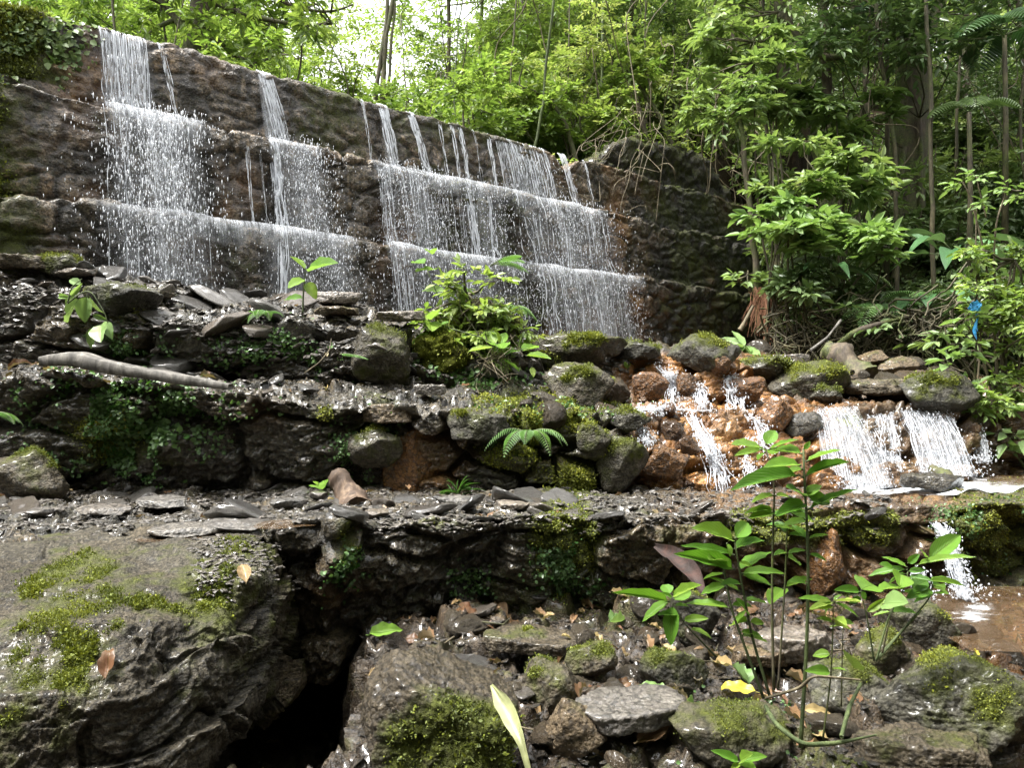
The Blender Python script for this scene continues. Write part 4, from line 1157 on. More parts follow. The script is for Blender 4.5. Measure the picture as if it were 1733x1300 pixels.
# slender stems at the sky gap
limbs = [(pts(14, (628, 230), (640, 120), (652, 60), (655, -20), (650, -250)), .045, .03), (pts(14, (646, 230), (648, 120), (655, 40), (672, -40), (700, -250)), .05, .03), (pts(14, (652, 230), (660, 100), (668, 0), (668, -200)), .03, .02)]
cl = [(W(R_.uniform(600, 760), R_.uniform(-430, -130), 14 + R_.normal() * .7), .5) for k in range(16)]
make_tree('tree', limbs, cl, 'cluster of three slender pale trunks against the white gap of sky', 'tree', M['stem'], M['bright_far'], 32, nt=14)

# crowns that close the top of the picture between the gap and the right edge
def tall_tree(px, Y, seed, tr, lmat, bark, label, group=None, top=-320, lean=0, ncl=26, Rc=.75, ytop=(-420, 60), spread=150, L=.14, colr=(0, 1), nt=14, cat='tree', lpt=9):
    X = (px - CX) / F * Y; z = hz(X, Y) - .2
    r = np.random.default_rng(seed)
    b = np.array([X, Y, z]); t = W(px + lean, top, Y)
    Q = wiggle(b, t, 9, .25, seed)
    limbs = [(list(Q), tr, tr * .45)]
    cl = []
    for k in range(ncl):
        c = W(px + lean * .6 + r.normal() * spread, r.uniform(*ytop), Y + r.normal() * .8)
        cl.append((c, Rc * r.uniform(.6, 1.1)))
        if k < 7:
            q = Q[int(r.integers(4, 9))]; limbs.append(([q, (q + c) / 2 + [0, 0, .15], c], tr * .35, tr * .1))
    return make_tree('tree', limbs, cl, label, cat, bark, lmat, seed, L=L, group=group, colr=colr, nt=nt, lpt=lpt)

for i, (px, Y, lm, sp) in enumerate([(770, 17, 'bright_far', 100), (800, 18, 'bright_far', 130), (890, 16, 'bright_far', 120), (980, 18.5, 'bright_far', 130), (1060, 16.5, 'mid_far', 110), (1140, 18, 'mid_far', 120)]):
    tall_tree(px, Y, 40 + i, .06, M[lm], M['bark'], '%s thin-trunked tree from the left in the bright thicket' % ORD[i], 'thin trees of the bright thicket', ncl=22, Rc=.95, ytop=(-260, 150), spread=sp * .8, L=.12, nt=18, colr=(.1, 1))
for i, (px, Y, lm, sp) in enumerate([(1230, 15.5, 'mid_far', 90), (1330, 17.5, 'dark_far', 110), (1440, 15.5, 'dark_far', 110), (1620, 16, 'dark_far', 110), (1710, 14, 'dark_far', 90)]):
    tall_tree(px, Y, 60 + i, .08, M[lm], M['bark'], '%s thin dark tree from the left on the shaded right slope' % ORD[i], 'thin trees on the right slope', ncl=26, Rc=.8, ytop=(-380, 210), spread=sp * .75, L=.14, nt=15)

# big trunk on the right
Yb = 12.6
limbs = [(pts(Yb, (1540, 560), (1530, 450), (1532, 330), (1545, 200), (1548, 80), (1542, -60), (1540, -400)), .34, .17),
         (pts(Yb, (1550, 120), (1585, 20), (1640, -100)), .11, .06), (pts(Yb, (1545, 90), (1500, 0), (1460, -120)), .10, .05),
         (pts(Yb - .3, (1515, 540), (1518, 400), (1528, 250)), .06, .05), (pts(Yb - .3, (1565, 520), (1560, 350), (1556, 200)), .05, .04)]
cl = [(W(R_.uniform(1330, 1760), R_.uniform(-420, 110), Yb - .4 + R_.normal() * 1.0), R_.uniform(.4, .8)) for k in range(80)]
make_tree('tree', limbs, cl, 'thickest trunk of the forest, dark and mossy, right of centre on the shaded slope', 'tree', M['bark'], M['dark_far'], 81, L=.15, nt=15)
# leaning dark trunk with bent limb
limbs = [(pts(12, (1420, 420), (1400, 310), (1385, 250), (1350, 190), (1318, 120), (1322, 20), (1300, -120)), .13, .07),
         (pts(11.8, (1322, 20), (1350, 65), (1395, 100), (1440, 90), (1470, 60)), .075, .03),
         (pts(12, (1392, 420), (1398, 260), (1400, 130), (1392, 0), (1390, -150)), .09, .06)]
cl = [(W(R_.uniform(1200, 1480), R_.uniform(-300, 130), 12 + R_.normal() * .6), R_.uniform(.35, .6)) for k in range(30)]
make_tree('tree', limbs, cl, 'crooked mossy tree with a bent hanging limb, left of the thickest trunk', 'tree', M['bark'], M['mid_far'], 82, L=.17, wr=.38, nt=12, lpt=8, droop=.4)

# thin stems: bare poles with a crown above the frame
def pole(px, Y, seed, r0, label, group, mat, lean=0, py0=None):
    X = (px - CX) / F * Y; z = hz(X, Y) - .15
    Q = wiggle((X, Y, z), W(px + lean, -260, Y), 9, .22, seed)
    rr = np.random.default_rng(seed)
    limbs = [(list(Q), r0, r0 * .7)]
    cl = [(Q[-1] + rr.normal(size=3) * [.5, .5, .35], .5) for k in range(3)]
    make_tree('sapling', limbs, cl, label, 'sapling', mat, M['mid_far'], seed, nt=8, lpt=6, group=group)
for i in range(11):
    px = 1250 + 500 * (i + R_.random()) / 11; Y = R_.uniform(10.6, 14.5)
    if px < 1290: Y = max(Y, damY(px) + 1.5)
    pole(px, Y, 200 + i, R_.uniform(.012, .035), '%s bare pole-like sapling from the left in the shaded right undergrowth' % ORD[i], 'pole saplings on the right', M['stem'] if i % 3 else M['greenstem'], R_.normal() * 30)
for i in range(7):
    px = 760 + 420 * (i + R_.random()) / 7; Y = max(R_.uniform(12.5, 15.0), damY(px) + 1.2)
    pole(px, Y, 260 + i, R_.uniform(.012, .03), '%s thin sapling stem from the left in the sunlit thicket' % ORD[i], 'sapling stems behind the dam', M['stem'] if i % 2 else M['greenstem'], R_.normal() * 45)
for i in range(7):
    px = 90 + 400 * (i + R_.random()) / 7
    pole(px, R_.uniform(9.8, 12.5), 300 + i, R_.uniform(.012, .025), '%s thin sapling stem from the left near the leaning tree' % ORD[i], 'sapling stems left behind the dam', M['stem'], R_.normal() * 40)
# dark crooked stems in the thicket
for i, pl in enumerate([[(990, 320), (960, 215), (930, 165), (880, 145)], [(1110, 300), (1085, 200), (1062, 110)], [(1145, 262), (1112, 190), (1070, 130)], [(1050, 300), (1046, 220), (1040, 180)], [(1290, 560), (1275, 420), (1268, 330), (1250, 180)]]):
    Yk = 13.0 if i < 4 else 10.6
    Yk = max(Yk, damY(pl[0][0]) + .9) if i < 4 else Yk
    limbs = [(pts(Yk, *pl), .055, .03)]
    cl = [(W(pl[-1][0] + R_.normal() * 25, pl[-1][1] + R_.normal() * 20, Yk), .4) for _ in range(4)]
    make_tree('tree', limbs, cl, ['dark bent trunk in the middle of the sunlit thicket', 'dark straight leaning trunk left of the dark hump', 'second dark leaning trunk just above the dark hump', 'mossy upright trunk at the notch of the dam', 'slim trunk with hanging brown roots at the right end of the dam'][i], 'tree', M['bark'], M['bright_far'] if i < 4 else M['mid_far'], 90 + i, nt=12)

# vines
for i in range(34):
    px = R_.uniform(860, 1720); Y = max(R_.uniform(11, 14), damY(px) + .8 if px < 1290 else 0)
    m = MB(); y0, y1 = R_.uniform(-80, 180), R_.uniform(260, 420)
    Q = wiggle(W(px, y0, Y), W(px + R_.normal() * 60, y1, Y), 24, .5, 400 + i)
    tube(m, Q, .009, 4); m.build('vine', M['vine'], origin=Q[0])
    tag(COL.objects[-1], 'thin pale vine hanging through the forest', 'vine', 'hanging vines')
# tangle of pale vines spilling over the dam notch
for i in range(16):
    x0 = R_.uniform(1000, 1130); x1 = x0 + R_.normal() * 30 - 25
    m = MB(); Yn = damY(1050) - .1
    a0, a1 = W(x0, R_.uniform(190, 260), Yn + .8), W(x1, R_.uniform(300, 365), Yn - .35)
    Q = wiggle(a0, a1, 18, .45, 440 + i, -.2); tube(m, Q, .0045, 4); m.build('vine', M['vine'], origin=Q[0])
    tag(COL.objects[-1], 'pale dry vine spilling over the notch in the dam crest', 'vine', 'vines over the dam notch')
for i, (px, py, Rr) in enumerate([(1050, 350, .22), (1045, 325, .2), (1000, 310, .15)]):
    pass
# leafy sprays on long branches (right of the dam)
def spray_bush(px, py, Y, w, h, ncl, L, wr, mat, label, seed, group=None, name='broadleaf_shrub', base=None, nt=9, lpt=7, flat=.35, droop=.3, colr=(0, 1), cat='shrub', stems=3):
    r = np.random.default_rng(seed)
    bx, by = base if base else (px + r.normal() * 20, py + h + 60)
    X = (bx - CX) / F * Y
    b = W(bx, by, Y)
    limbs, cl = [], []
    for s in range(stems):
        e_ = W(px + r.uniform(-.35, .35) * w, py + r.uniform(-.4, .2) * h, Y + r.normal() * .15)
        limbs.append(([b + r.normal(size=3) * .03, (b + e_) / 2 + r.normal(size=3) * .12, e_], .018, .008))
    for k in range(ncl):
        cl.append((W(px + r.uniform(-.5, .5) * w, py + r.uniform(-.5, .5) * h, Y + r.normal() * .25), (.30, .30, .16)))
    return make_tree(name, limbs, cl, label, cat, M['stem'], mat, seed, L=L, wr=wr, nt=nt, lpt=lpt, group=group, flat=flat, droop=droop, colr=colr)
spray_bush(1250, 130, 11.2, 160, 190, 24, .18, .36, M['mid_far'], 'tree-like shrub with layered compound leaves above the dark hump', 501, base=(1320, 560), colr=(.35, 1))
spray_bush(1345, 290, 10.2, 150, 100, 12, .17, .40, M['mid_far'], 'green leafy branch overhanging the far end of the dam', 502, base=(1300, 560))
spray_bush(1330, 365, 9.8, 130, 60, 8, .20, .42, M['pale'], 'pale green whorled shrub beside the dark dam corner', 503, base=(1330, 570))
spray_bush(1440, 415, 9.6, 240, 70, 14, .19, .45, M['pale'], 'light green broad-leaved shrub in front of the slim trunks', 504, base=(1420, 590))
spray_bush(1440, 295, 10.4, 110, 60, 7, .20, .44, M['mid_far'], 'rosette-leaved shrub above the light green one', 505, base=(1430, 560))
spray_bush(1420, 190, 11.2, 170, 100, 14, .19, .40, M['mid_far'], 'leafy shrub branch in front of the crooked tree', 506, base=(1430, 500))
spray_bush(1380, 500, 9.8, 160, 90, 12, .18, .42, M['dark_far'], 'dark glossy shrub above the bank roots', 507, base=(1380, 600))
spray_bush(1255, 470, 10.6, 40, 40, 2, .17, .40, M['pale'], 'small whorl of leaves growing from the dam corner', 508, base=(1285, 520), nt=7, lpt=3)
spray_bush(1490, 555, 9.3, 110, 70, 6, .16, .55, M['dark_far'], 'round-leaved plant hanging on the root tangle', 509, base=(1500, 600), nt=5, lpt=4)
spray_bush(1600, 570, 8.8, 90, 60, 6, .16, .45, M['mid_far'], 'small leafy plant between the roots and the blue ribbon', 510, base=(1600, 610), nt=5, lpt=4)

# near bush at the right edge
Yn = 6.9
limbs = [(pts(Yn, (1690, 700), (1682, 560), (1672, 440), (1650, 370), (1640, 330), (1628, 310)), .016, .006), (pts(Yn, (1700, 700), (1690, 540), (1684, 420), (1690, 360), (1705, 320)), .016, .006),
         (pts(Yn, (1650, 700), (1660, 560), (1655, 470), (1650, 400), (1652, 345)), .010, .005), (pts(Yn, (1720, 700), (1730, 560), (1745, 450)), .012, .006), (pts(Yn, (1670, 370), (1655, 320), (1652, 300)), .006, .004), (pts(Yn, (1690, 640), (1650, 590), (1610, 600)), .01, .005)]
cl = [(W(x, y, Yn + R_.normal() * .12), .13) for x, y in [(1628, 310), (1705, 318), (1652, 300), (1660, 345), (1652, 400), (1640, 440), (1690, 420), (1725, 330), (1650, 470)]]
make_tree('bush', limbs, cl, 'airy bush with pale upright shoots at the right edge above the falls', 'bush', M['vine'], M['pale'], 520, L=.10, wr=.45, nt=6, lpt=3, colr=(.4, 1))
cl = [(W(R_.uniform(1640, 1760), R_.uniform(420, 700), Yn - .1 + R_.normal() * .2), .17) for x in range(34)]
make_tree('bush', [(pts(Yn, (1720, 770), (1700, 600), (1715, 440)), .03, .012), (pts(Yn, (1720, 770), (1680, 650), (1650, 560)), .02, .01)], cl, 'dense yellow-green bush on the right bank beside the blue ribbon', 'bush', M['stem'], M['bright_far'], 521, L=.085, wr=.42, nt=10, lpt=6, colr=(.2, 1))
cl = [(W(x, y, Yn - .3 + R_.normal() * .1), .16) for x, y in [(1645, 700), (1670, 735), (1715, 690), (1720, 740), (1690, 700), (1630, 660), (1700, 765), (1625, 590), (1610, 610), (1640, 540)]]
make_tree('bush', [(pts(Yn - .2, (1740, 800), (1700, 740), (1660, 690)), .014, .006)], cl, 'low plant with big light leaves over the right end of the falls', 'bush', M['greenstem'], M['pale'], 522, L=.15, wr=.5, nt=5, lpt=3, colr=(.3, 1))
for i, (px, Y, s) in enumerate([(1720, 7.4, .55), (1660, 8.2, .6), (1740, 8.6, .8), (1600, 9.2, .55)]):
    put(['m3', 'd3', 'd2', 'd3'][i], px, Y, s, 'shrub', 'leafy undergrowth shrub low on the right bank', 'shrub', 'undergrowth shrubs on the right bank')

# blue ribbon on its stake
def ribbon():
    e0 = W(1650, 520, 6.6)
    e_ = empty('plastic_ribbon', tuple(e0), 'crumpled bright blue plastic ribbon tied in the bush at the right edge', 'ribbon')
    m = MB(); r = np.random.default_rng(5)
    V, Fx = ICO[4]
    K = V * [.058, .035, .045] + .016 * np.stack([fbm(V * 2.2, 3, 1), fbm(V * 2.2, 3, 2), fbm(V * 2.2, 3, 3)], -1) * 1.8
    m.add(K, [Fx]); m.build('knot', M['ribbon'], e_)
    m = MB()
    for (dx, dz, L, w) in [(0.0, -.03, .25, .014), (.012, -.02, .19, .010)]:
        t = np.linspace(0, 1, 14); c = np.stack([dx + .006 * np.sin(t * 7), -.01 + .008 * np.cos(t * 9), dz - t * L], 1)
        s = np.stack([np.cos(t * 4) * w, np.sin(t * 4) * w, 0 * t], 1)
        VV = np.stack([c - s, c + s], 1).reshape(-1, 3); i = np.arange(13) * 2
        m.add(VV, [np.stack([i, i + 1, i + 3, i + 2], 1)])
    m.build('tail', M['ribbon'], e_)
    m = MB(); V = np.array([[-.055, 0, -.012], [0.0, -.03, .062], [.05, 0, .03], [.068, .0, -.03], [.0, -.035, -.03], [.02, -.04, .02]])
    m.add(V, [np.array([[0, 4, 5], [0, 5, 1], [1, 5, 2], [2, 5, 3], [3, 5, 4]])]); m.build('loop', M['ribbon'], e_, smooth=False)
ribbon()

# hanging roots
def rootbunch(px, py0, py1, Y, w, n, label, seed, name='hanging_roots', mat=None, amp=.03, r0=.004):
    r = np.random.default_rng(seed); m = MB()
    for k in range(n):
        x = px + r.normal() * w * .35; L = r.uniform(.45, 1)
        a0 = W(px + r.normal() * w * .2, py0 + r.uniform(0, 14), Y + r.normal() * .06); a1 = W(x, py0 + (py1 - py0) * L, Y - .1 + r.normal() * .08)
        tube(m, wiggle(a0, a1, 8, amp, seed * 50 + k, -.04), np.linspace(r0, r0 * .4, 8), 3, cap=False)
    o = m.build(name, mat or M['root'], origin=W(px, py0, Y)); tag(o, label, 'roots'); return o
rootbunch(1292, 485, 570, 10.4, 46, 160, 'fringe of reddish-brown hanging roots at the right end of the dam', 11)
rootbunch(1298, 500, 608, 10.3, 10, 50, 'narrow brown root strand hanging below the reddish fringe', 12)
# bank tangle
r = np.random.default_rng(77); m = MB()
for k in range(420):
    x = r.uniform(1280, 1640); y = r.uniform(520, 615); L = r.uniform(30, 120); a_ = r.uniform(-.9, 1.8)
    Yk = 9.9 - (x - 1280) / 360 * 1.2 + r.normal() * .12
    tube(m, wiggle(W(x, y, Yk), W(x + L * math.cos(a_), y + L * math.sin(a_), Yk + r.normal() * .15), 8, .12, 600 + k), r.uniform(.004, .014), 4, cap=False)
tag(m.build('root_tangle', M['stem'], origin=W(1450, 580, 9.6)), 'tangle of thin bare roots and twigs along the foot of the right bank', 'roots', kind='stuff')
# understory ground cover on slopes
def cover(n, fx, L, wr, mat, name, label, seed, wind):
    r = np.random.default_rng(seed); ml = MB()
    px = r.uniform(wind[0], wind[2], n); Y = r.uniform(wind[1], wind[3], n)
    X = (px - CX) / F * Y; Z = hill(X, Y)
    k = (Z > .6) & (Y > damY(np.minimum(px, 1290)) + .5) | (px > 1295) & (Z > .6)
    X, Y, Z = X[k], Y[k], Z[k]; n = len(X)
    c = np.stack([X, Y, Z + r.uniform(0, .25, n)], 1)
    for q in range(4):
        D = r.normal(size=(n, 3)) * [1, 1, .5] + [0, -.3, .25]
        LL = L * r.uniform(.5, 1.2, n)
        leafcloud(ml, c + r.normal(size=(n, 3)) * .08, D, np.array([0, 0, 1.0]) + r.normal(size=(n, 3)) * .3, LL, LL * wr, r.random(n))
    tag(ml.build(name, mat), label, 'ground cover', kind='stuff')
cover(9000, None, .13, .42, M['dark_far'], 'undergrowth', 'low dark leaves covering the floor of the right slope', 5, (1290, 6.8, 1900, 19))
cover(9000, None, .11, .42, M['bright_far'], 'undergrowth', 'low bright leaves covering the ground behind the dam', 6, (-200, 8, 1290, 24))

# ---------------------------------------------------------------- ferns, palms
def frond(ml, mw, p0, az, L, rise, seed, npin=20, pw=.22, droop=.9, rnd=.5, pinw=.16):
    r = np.random.default_rng(seed); t = np.linspace(0, 1, npin + 6)
    h = np.array([math.cos(az), math.sin(az), 0]); 
    C = np.array(p0) + h * (t * L)[:, None] * (1 - .15 * t[:, None] ** 2) + np.array([0, 0, 1.0]) * (rise * L * t - droop * L * t ** 2)[:, None]
    tube(mw, C, np.linspace(.004, .0012, len(t)) * (1 + L), 4, cap=False)
    T = nrm(np.gradient(C, axis=0)); side = nrm(np.cross(T, [0, 0, 1.0])); up = np.cross(side, T)
    w = pw * L * np.sin(np.pi * np.clip((t - .08) / .95, 0, 1) ** .75) ** .8
    for sg in (-1, 1):
        i = np.arange(4, len(t))
        D = side[i] * sg + T[i] * .45 - up[i] * .12
        leafcloud(ml, C[i], D, up[i] + .05, np.maximum(w[i], .01), np.full(len(i), L / npin * .42), np.clip(rnd + r.normal(size=len(i)) * .12, 0, 1), T6, F6, .15)
def fern(loc, L, nfr, label, seed, az0=0, az1=6.28, mat='fern', rise=.7, droop=.9, name='fern', npin=15, cat='fern', pw=.22):
    r = np.random.default_rng(seed); e_ = empty(name, tuple(loc), label, cat)
    for k in range(nfr):
        ml, mw = MB(), MB()
        frond(ml, mw, (0, 0, 0), az0 + (az1 - az0) * (k + .5 * r.random()) / nfr, L * r.uniform(.75, 1.1), rise * r.uniform(.7, 1.2), seed * 10 + k, droop=droop * r.uniform(.8, 1.2), rnd=r.uniform(.3, .9), npin=npin, pw=pw)
        # one frond = stalk and pinnae
        f = ml.build('frond', M[mat], e_)
        s = mw.build('stalk', M['greenstem'], f)
    return e_
p, _ = rest(895, 775, ['mid']); fern(W(895, 735, p[1] - .06), .33, 7, 'light green fern hanging on the dark middle terrace wall', 1, 2.6, 6.9)
fern(W(445, 535, 5.75), .22, 6, 'small yellow-green fern on the edge of the upper terrace', 2, 3.0, 6.3)
fern(W(575, 600, 5.5), .26, 2, 'single small fern frond sticking out of the upper terrace face', 3, 5.6, 6.6, rise=.1, droop=.2)
fern(W(830, 450, 7.3), .42, 4, 'fern fronds arching above the leafy mound in front of the dam', 4, 5.6, 7.2, rise=.5, droop=.5)
fern(W(-8, 700, 4.6), .2, 3, 'fern tips entering the picture at the left edge', 5, -.6, .7, rise=.3, droop=.6)
fern(W(1490, 520, 9.6), .75, 7, 'broad fern spreading over the bank in front of the roots', 6, 2.8, 6.8, rise=.4, droop=.55)
fern(W(1560, 500, 9.9), .6, 6, 'second fern on the bank, right of the broad one', 7, 3.0, 7.0, rise=.4, droop=.6)
fern(W(1370, 440, 10.2), .6, 6, 'dark fern left under the light green shrub', 8, 3.0, 7.0, mat='dark_far', rise=.4, droop=.7)
fern(W(1445, 470, 10), .55, 6, 'dark fern behind the broad fern', 9, 3.0, 7.0, mat='dark_far', rise=.4, droop=.7)
fern(W(860, 520, 7.0), .32, 5, 'fern with short fronds on the right side of the leafy mound', 10, 4.2, 6.9, rise=.3, droop=.6)
# palms
def palmfronds(px, py, Y, L, azs, label, seed, mat='palm'):
    e_ = empty('palm', tuple(W(px, py, Y)), label, 'palm')
    for k, a_ in enumerate(azs):
        ml, mw = MB(), MB(); frond(ml, mw, (0, 0, 0), a_, L, .6, seed + k, npin=15, pw=.34, droop=.75, rnd=.6)
        f = ml.build('frond', M[mat], e_); mw.build('stalk', M['greenstem'], f)
    m = MB(); X, Yw = (px - CX) / F * Y, Y; z = hz(X, Y)
    tube(m, [(0, 0, 0), (.03, .02, -1.2), (0, 0, z - W(px, py, Y)[2])], [.03, .035, .05], 8); m.build('trunk', M['stem'], e_)
palmfronds(1700, 60, 11, 1.1, [2.9, 3.6, 4.6, 5.4, .2, 1.4], 'small palm with grey-green fronds in the upper right corner', 11)
palmfronds(1500, 30, 12, 1.0, [2.9, 3.9, 5.0, .4], 'palm fronds left of the thickest trunk near the top', 12)
palmfronds(1640, 190, 10.5, .75, [3.4, 4.3, 5.3], 'drooping palm in the middle of the right slope', 13, 'dark_far')
# big simple leaves (cyclanth)
def bigleaves(px, py, Y, L, Wd, n, label, seed, a0=2.6, a1=6.9):
    r = np.random.default_rng(seed); e_ = empty('broadleaf_plant', tuple(W(px, py, Y)), label, 'plant')
    for k in range(n):
        m = MB(); a_ = a0 + (a1 - a0) * (k + r.random() * .6) / n
        d = np.array([math.cos(a_), math.sin(a_), r.uniform(.2, .9)]); b = nrm(d) * L * .5
        bigleaf(m, b, d * [1, 1, .4], L * r.uniform(.7, 1.1), Wd * r.uniform(.8, 1.1), droop=.45, rnd=r.random())
        f = m.build('leaf', M['palm'], e_)
        s = MB(); tube(s, [(0, 0, 0), b * .6 + [0, 0, .02], b], .008, 5); s.build('leaf_stalk', M['greenstem'], f)
bigleaves(1500, 420, 10.2, .55, .22, 6, 'plant with long dark strap leaves left of the pole stems', 21)
bigleaves(1620, 440, 9.8, .65, .28, 7, 'large-leaved plant with broad folded leaves behind the blue ribbon', 22)
bigleaves(1570, 520, 9.4, .5, .22, 6, 'large-leaved plant under the second fern', 23)
bigleaves(1400, 470, 9.7, .45, .16, 5, 'dark strap-leaved plant on the bank near the reddish roots', 24)
bigleaves(1690, 520, 8.6, .5, .22, 5, 'broad folded leaves hanging right of the blue ribbon', 25)

# unseen trees added round the camera to cut sky light on front faces
for i, (x, y, s_) in enumerate([(-9.5, -5, 2.4), (-4.5, -7, 2.5), (1.0, -8, 2.7), (6, -6.5, 2.5), (8.5, -1, 2.4), (9, 3.5, 2.2), (-2, -5.5, 2.2), (3.4, -4.8, 2.2)]):
    e_ = empty('tree', (x, y, hz(x, y) - .2), '%s unseen tree added round the photographer to block sky light' % ORD[i], 'tree')
    m = MB(); tube(m, wiggle((0, 0, 0), (.3, .2, 6.0), 12, .3, i), np.linspace(.22, .10, 12), 8); m.build('trunk', M['bark'], e_)
    for q in range(7):
        link('crown', SH[['d1', 'm2', 'm1'][q % 3]][0], e_, (R_.normal() * 1.3, R_.normal() * 1.3, 1.2 + q * .75), (0, 0, R_.random() * 6), (s_ * .8,) * 3)

# ---------------------------------------------------------------- moss tufts and creeping leaves on rock
def pick_where(key, fn, n, seed):
    r = np.random.default_rng(seed); G, N, ID = SHEETS[key]
    w = fn(G, N, ID).ravel(); w = np.clip(w, 0, None)
    w = w / np.maximum(G[..., 1].ravel(), .5) ** 1.0
    c = np.cumsum(w); k = np.searchsorted(c, r.random(n) * c[-1]); k = np.minimum(k, len(c) - 1)
    return G.reshape(-1, 3)[k], N.reshape(-1, 3)[k], r
def tufts(P, N, r, L, mat, name, parent=None, per=3, label=None, origin=None, upk=.25):
    n = len(P); ml = MB()
    P = np.repeat(P, per, 0) + r.normal(size=(n * per, 3)) * L * .5; Nn = np.repeat(N, per, 0)
    D = Nn * .9 + r.normal(size=P.shape) * .55 + [0, 0, upk]
    LL = L * r.uniform(.4, 1.1, len(P)) * (1 + .6 * np.repeat(fbm(P[::per] * 9, 2, 8), per))
    leafcloud(ml, P - nrm(D) * LL[:, None] * .3, D, r.normal(size=P.shape), LL, LL * .55, np.clip(np.repeat(fbm(P[::per] * 4, 3, 5) * .5 + .5, per) + r.normal(size=len(P)) * .2, 0, 1), T4, F4)
    o = ml.build(name, mat, parent, origin if origin is not None else (0, 0, 0))
    return o
LOWER = [o for o in COL.objects if o.name.startswith('stone_terrace_wall')]
def vis(G): 
    X = pxmap(G); Yp = pymap(G); return (X > -80) & (X < 1813) & (Yp > -60) & (Yp < 1360)
def mw(f, th=.30): return lambda G, N, ID: sst(th, th + .14, f(G, N, ID)) * vis(G)
for key, f, n, L, i in [('lower', a_lower_moss, 20000, .015, 0), ('mid', a_mid_moss, 22000, .020, 1), ('upper', a_up_moss, 16000, .024, 2)]:
    P, N, r = pick_where(key, mw(f, .22), n, 70 + i)
    tufts(P, N, r, L, M['moss'], 'moss', LOWER[i], 2)
P, N, r = pick_where('boulder', mw(m_b, .25), 13000, 75); tufts(P, N, r, .013, M['moss'], 'moss', _bo, 2)
P, N, r = pick_where('bed', lambda G, N, ID: sst(.3, .5, .12 + .25 * fbm(G * 1.8, 3, 90) + .16 * (ID - .5) + .1 * sst(.5, 1, N[..., 2])) * vis(G), 12000, 76)
tag(tufts(P, N, r, .013, M['moss'], 'moss', None, 2), 'short green moss between the foreground stones', 'moss', kind='stuff')
P, N, r = pick_where('dam0', lambda G, N, ID: sst(.35, .5, dmoss(G, N, ID)) * vis(G), 9000, 77); o = tufts(P - dorg, N, r, .035, M['moss'], 'moss', dam, 2)
P, N, r = pick_where('dam1', lambda G, N, ID: sst(.3, .5, dmoss(G, N, ID)) * vis(G), 5000, 78); o = tufts(P - dorg, N, r, .03, M['moss'], 'moss', dam, 2)
for k, (o, c) in enumerate(MOSSY):
    me = o.data; n = len(me.vertices); V = np.empty(n * 3, np.float32); me.vertices.foreach_get('co', V); V = V.reshape(-1, 3)
    Nn = np.empty(n * 3, np.float32); me.vertices.foreach_get('normal', Nn); Nn = Nn.reshape(-1, 3)
    a_ = np.empty(n, np.float32); me.attributes['moss'].data.foreach_get('value', a_)
    r = np.random.default_rng(k); w = sst(.28, .42, a_)
    if w.sum() < 1: continue
    size = np.ptp(V[:, 0]); cnt = int(min(15000, (size * c) ** 2 * 12000 / max(o.location[1], 2) ** 1.0 + 300))
    cs = np.cumsum(w); ix = np.minimum(np.searchsorted(cs, r.random(cnt) * cs[-1]), n - 1)
    tufts(V[ix], Nn[ix], r, .011 * max(1, o.location[1] / 3), M['moss'], 'moss', o, 2) if k else tufts(V[ix], Nn[ix], r, .02, M['moss'], 'moss', o, 2)

def creep(key, cx, cy, rx, ry, n, L, seed, label, mat='creeper'):
    def f(G, N, ID): return np.exp(-((pxmap(G) - cx) / rx) ** 2 - ((pymap(G) - cy) / ry) ** 2) * sst(-.1, .2, fbm(G * 5, 3, seed)) * vis(G)
    P, N, r = pick_where(key, f, n, seed); ml = MB()
    D = r.normal(size=P.shape) * [1, .4, .6] + [0, -.3, -.5]
    LL = L * r.uniform(.4, 1.2, len(P))
    leafcloud(ml, P + N * r.uniform(.003, .03, (len(P), 1)), D, N + r.normal(size=P.shape) * .35, LL, LL * .85, r.random(len(P)), T6, F6)
    tag(ml.build('creeping_plant', M[mat]), label, 'creeping plant', kind='stuff')
creep('mid', 200, 715, 105, 70, 5200, .030, 1, 'patch of small round creeping leaves below the driftwood plank')
creep('mid', 260, 735, 40, 16, 350, .045, 2, 'brighter round leaves in the middle of the creeping patch')
creep('upper', 465, 605, 70, 32, 1500, .028, 3, 'small creeping leaves on the face of the upper terrace')
creep('upper', 215, 590, 50, 25, 700, .026, 4, 'creeping leaves under the sloping mossy rock')
creep('mid', 625, 748, 34, 34, 900, .024, 5, 'pale green creeping leaves on a block of the middle terrace')
creep('lower', 970, 950, 38, 45, 1700, .020, 6, 'green creeping leaves hanging below the mossy bulge of the lowest terrace')
creep('lower', 590, 985, 18, 40, 420, .024, 7, 'creeping leaves beside the mossy rib of the lowest terrace')
creep('lower', 790, 985, 40, 20, 400, .018, 8, 'faint creeping leaves in the dark face of the lowest terrace')
creep('bed', 1240, 1245, 90, 40, 2200, .016, 9, 'carpet of tiny round leaves at the bottom edge below the seedlings')
creep('dam0', 60, 80, 60, 50, 900, .06, 10, 'leafy moss and seedlings at the top left corner of the dam', 'mid_far')
creep('upper', 820, 625, 70, 25, 1500, .04, 11, 'creeping leaves at the foot of the leafy mound')
creep('mid', 960, 690, 80, 16, 900, .025, 12, 'little leaves along the top of the middle terrace')
creep('lower', 1660, 900, 80, 50, 900, .02, 13, 'small leaves in the mossy right part of the lowest terrace')

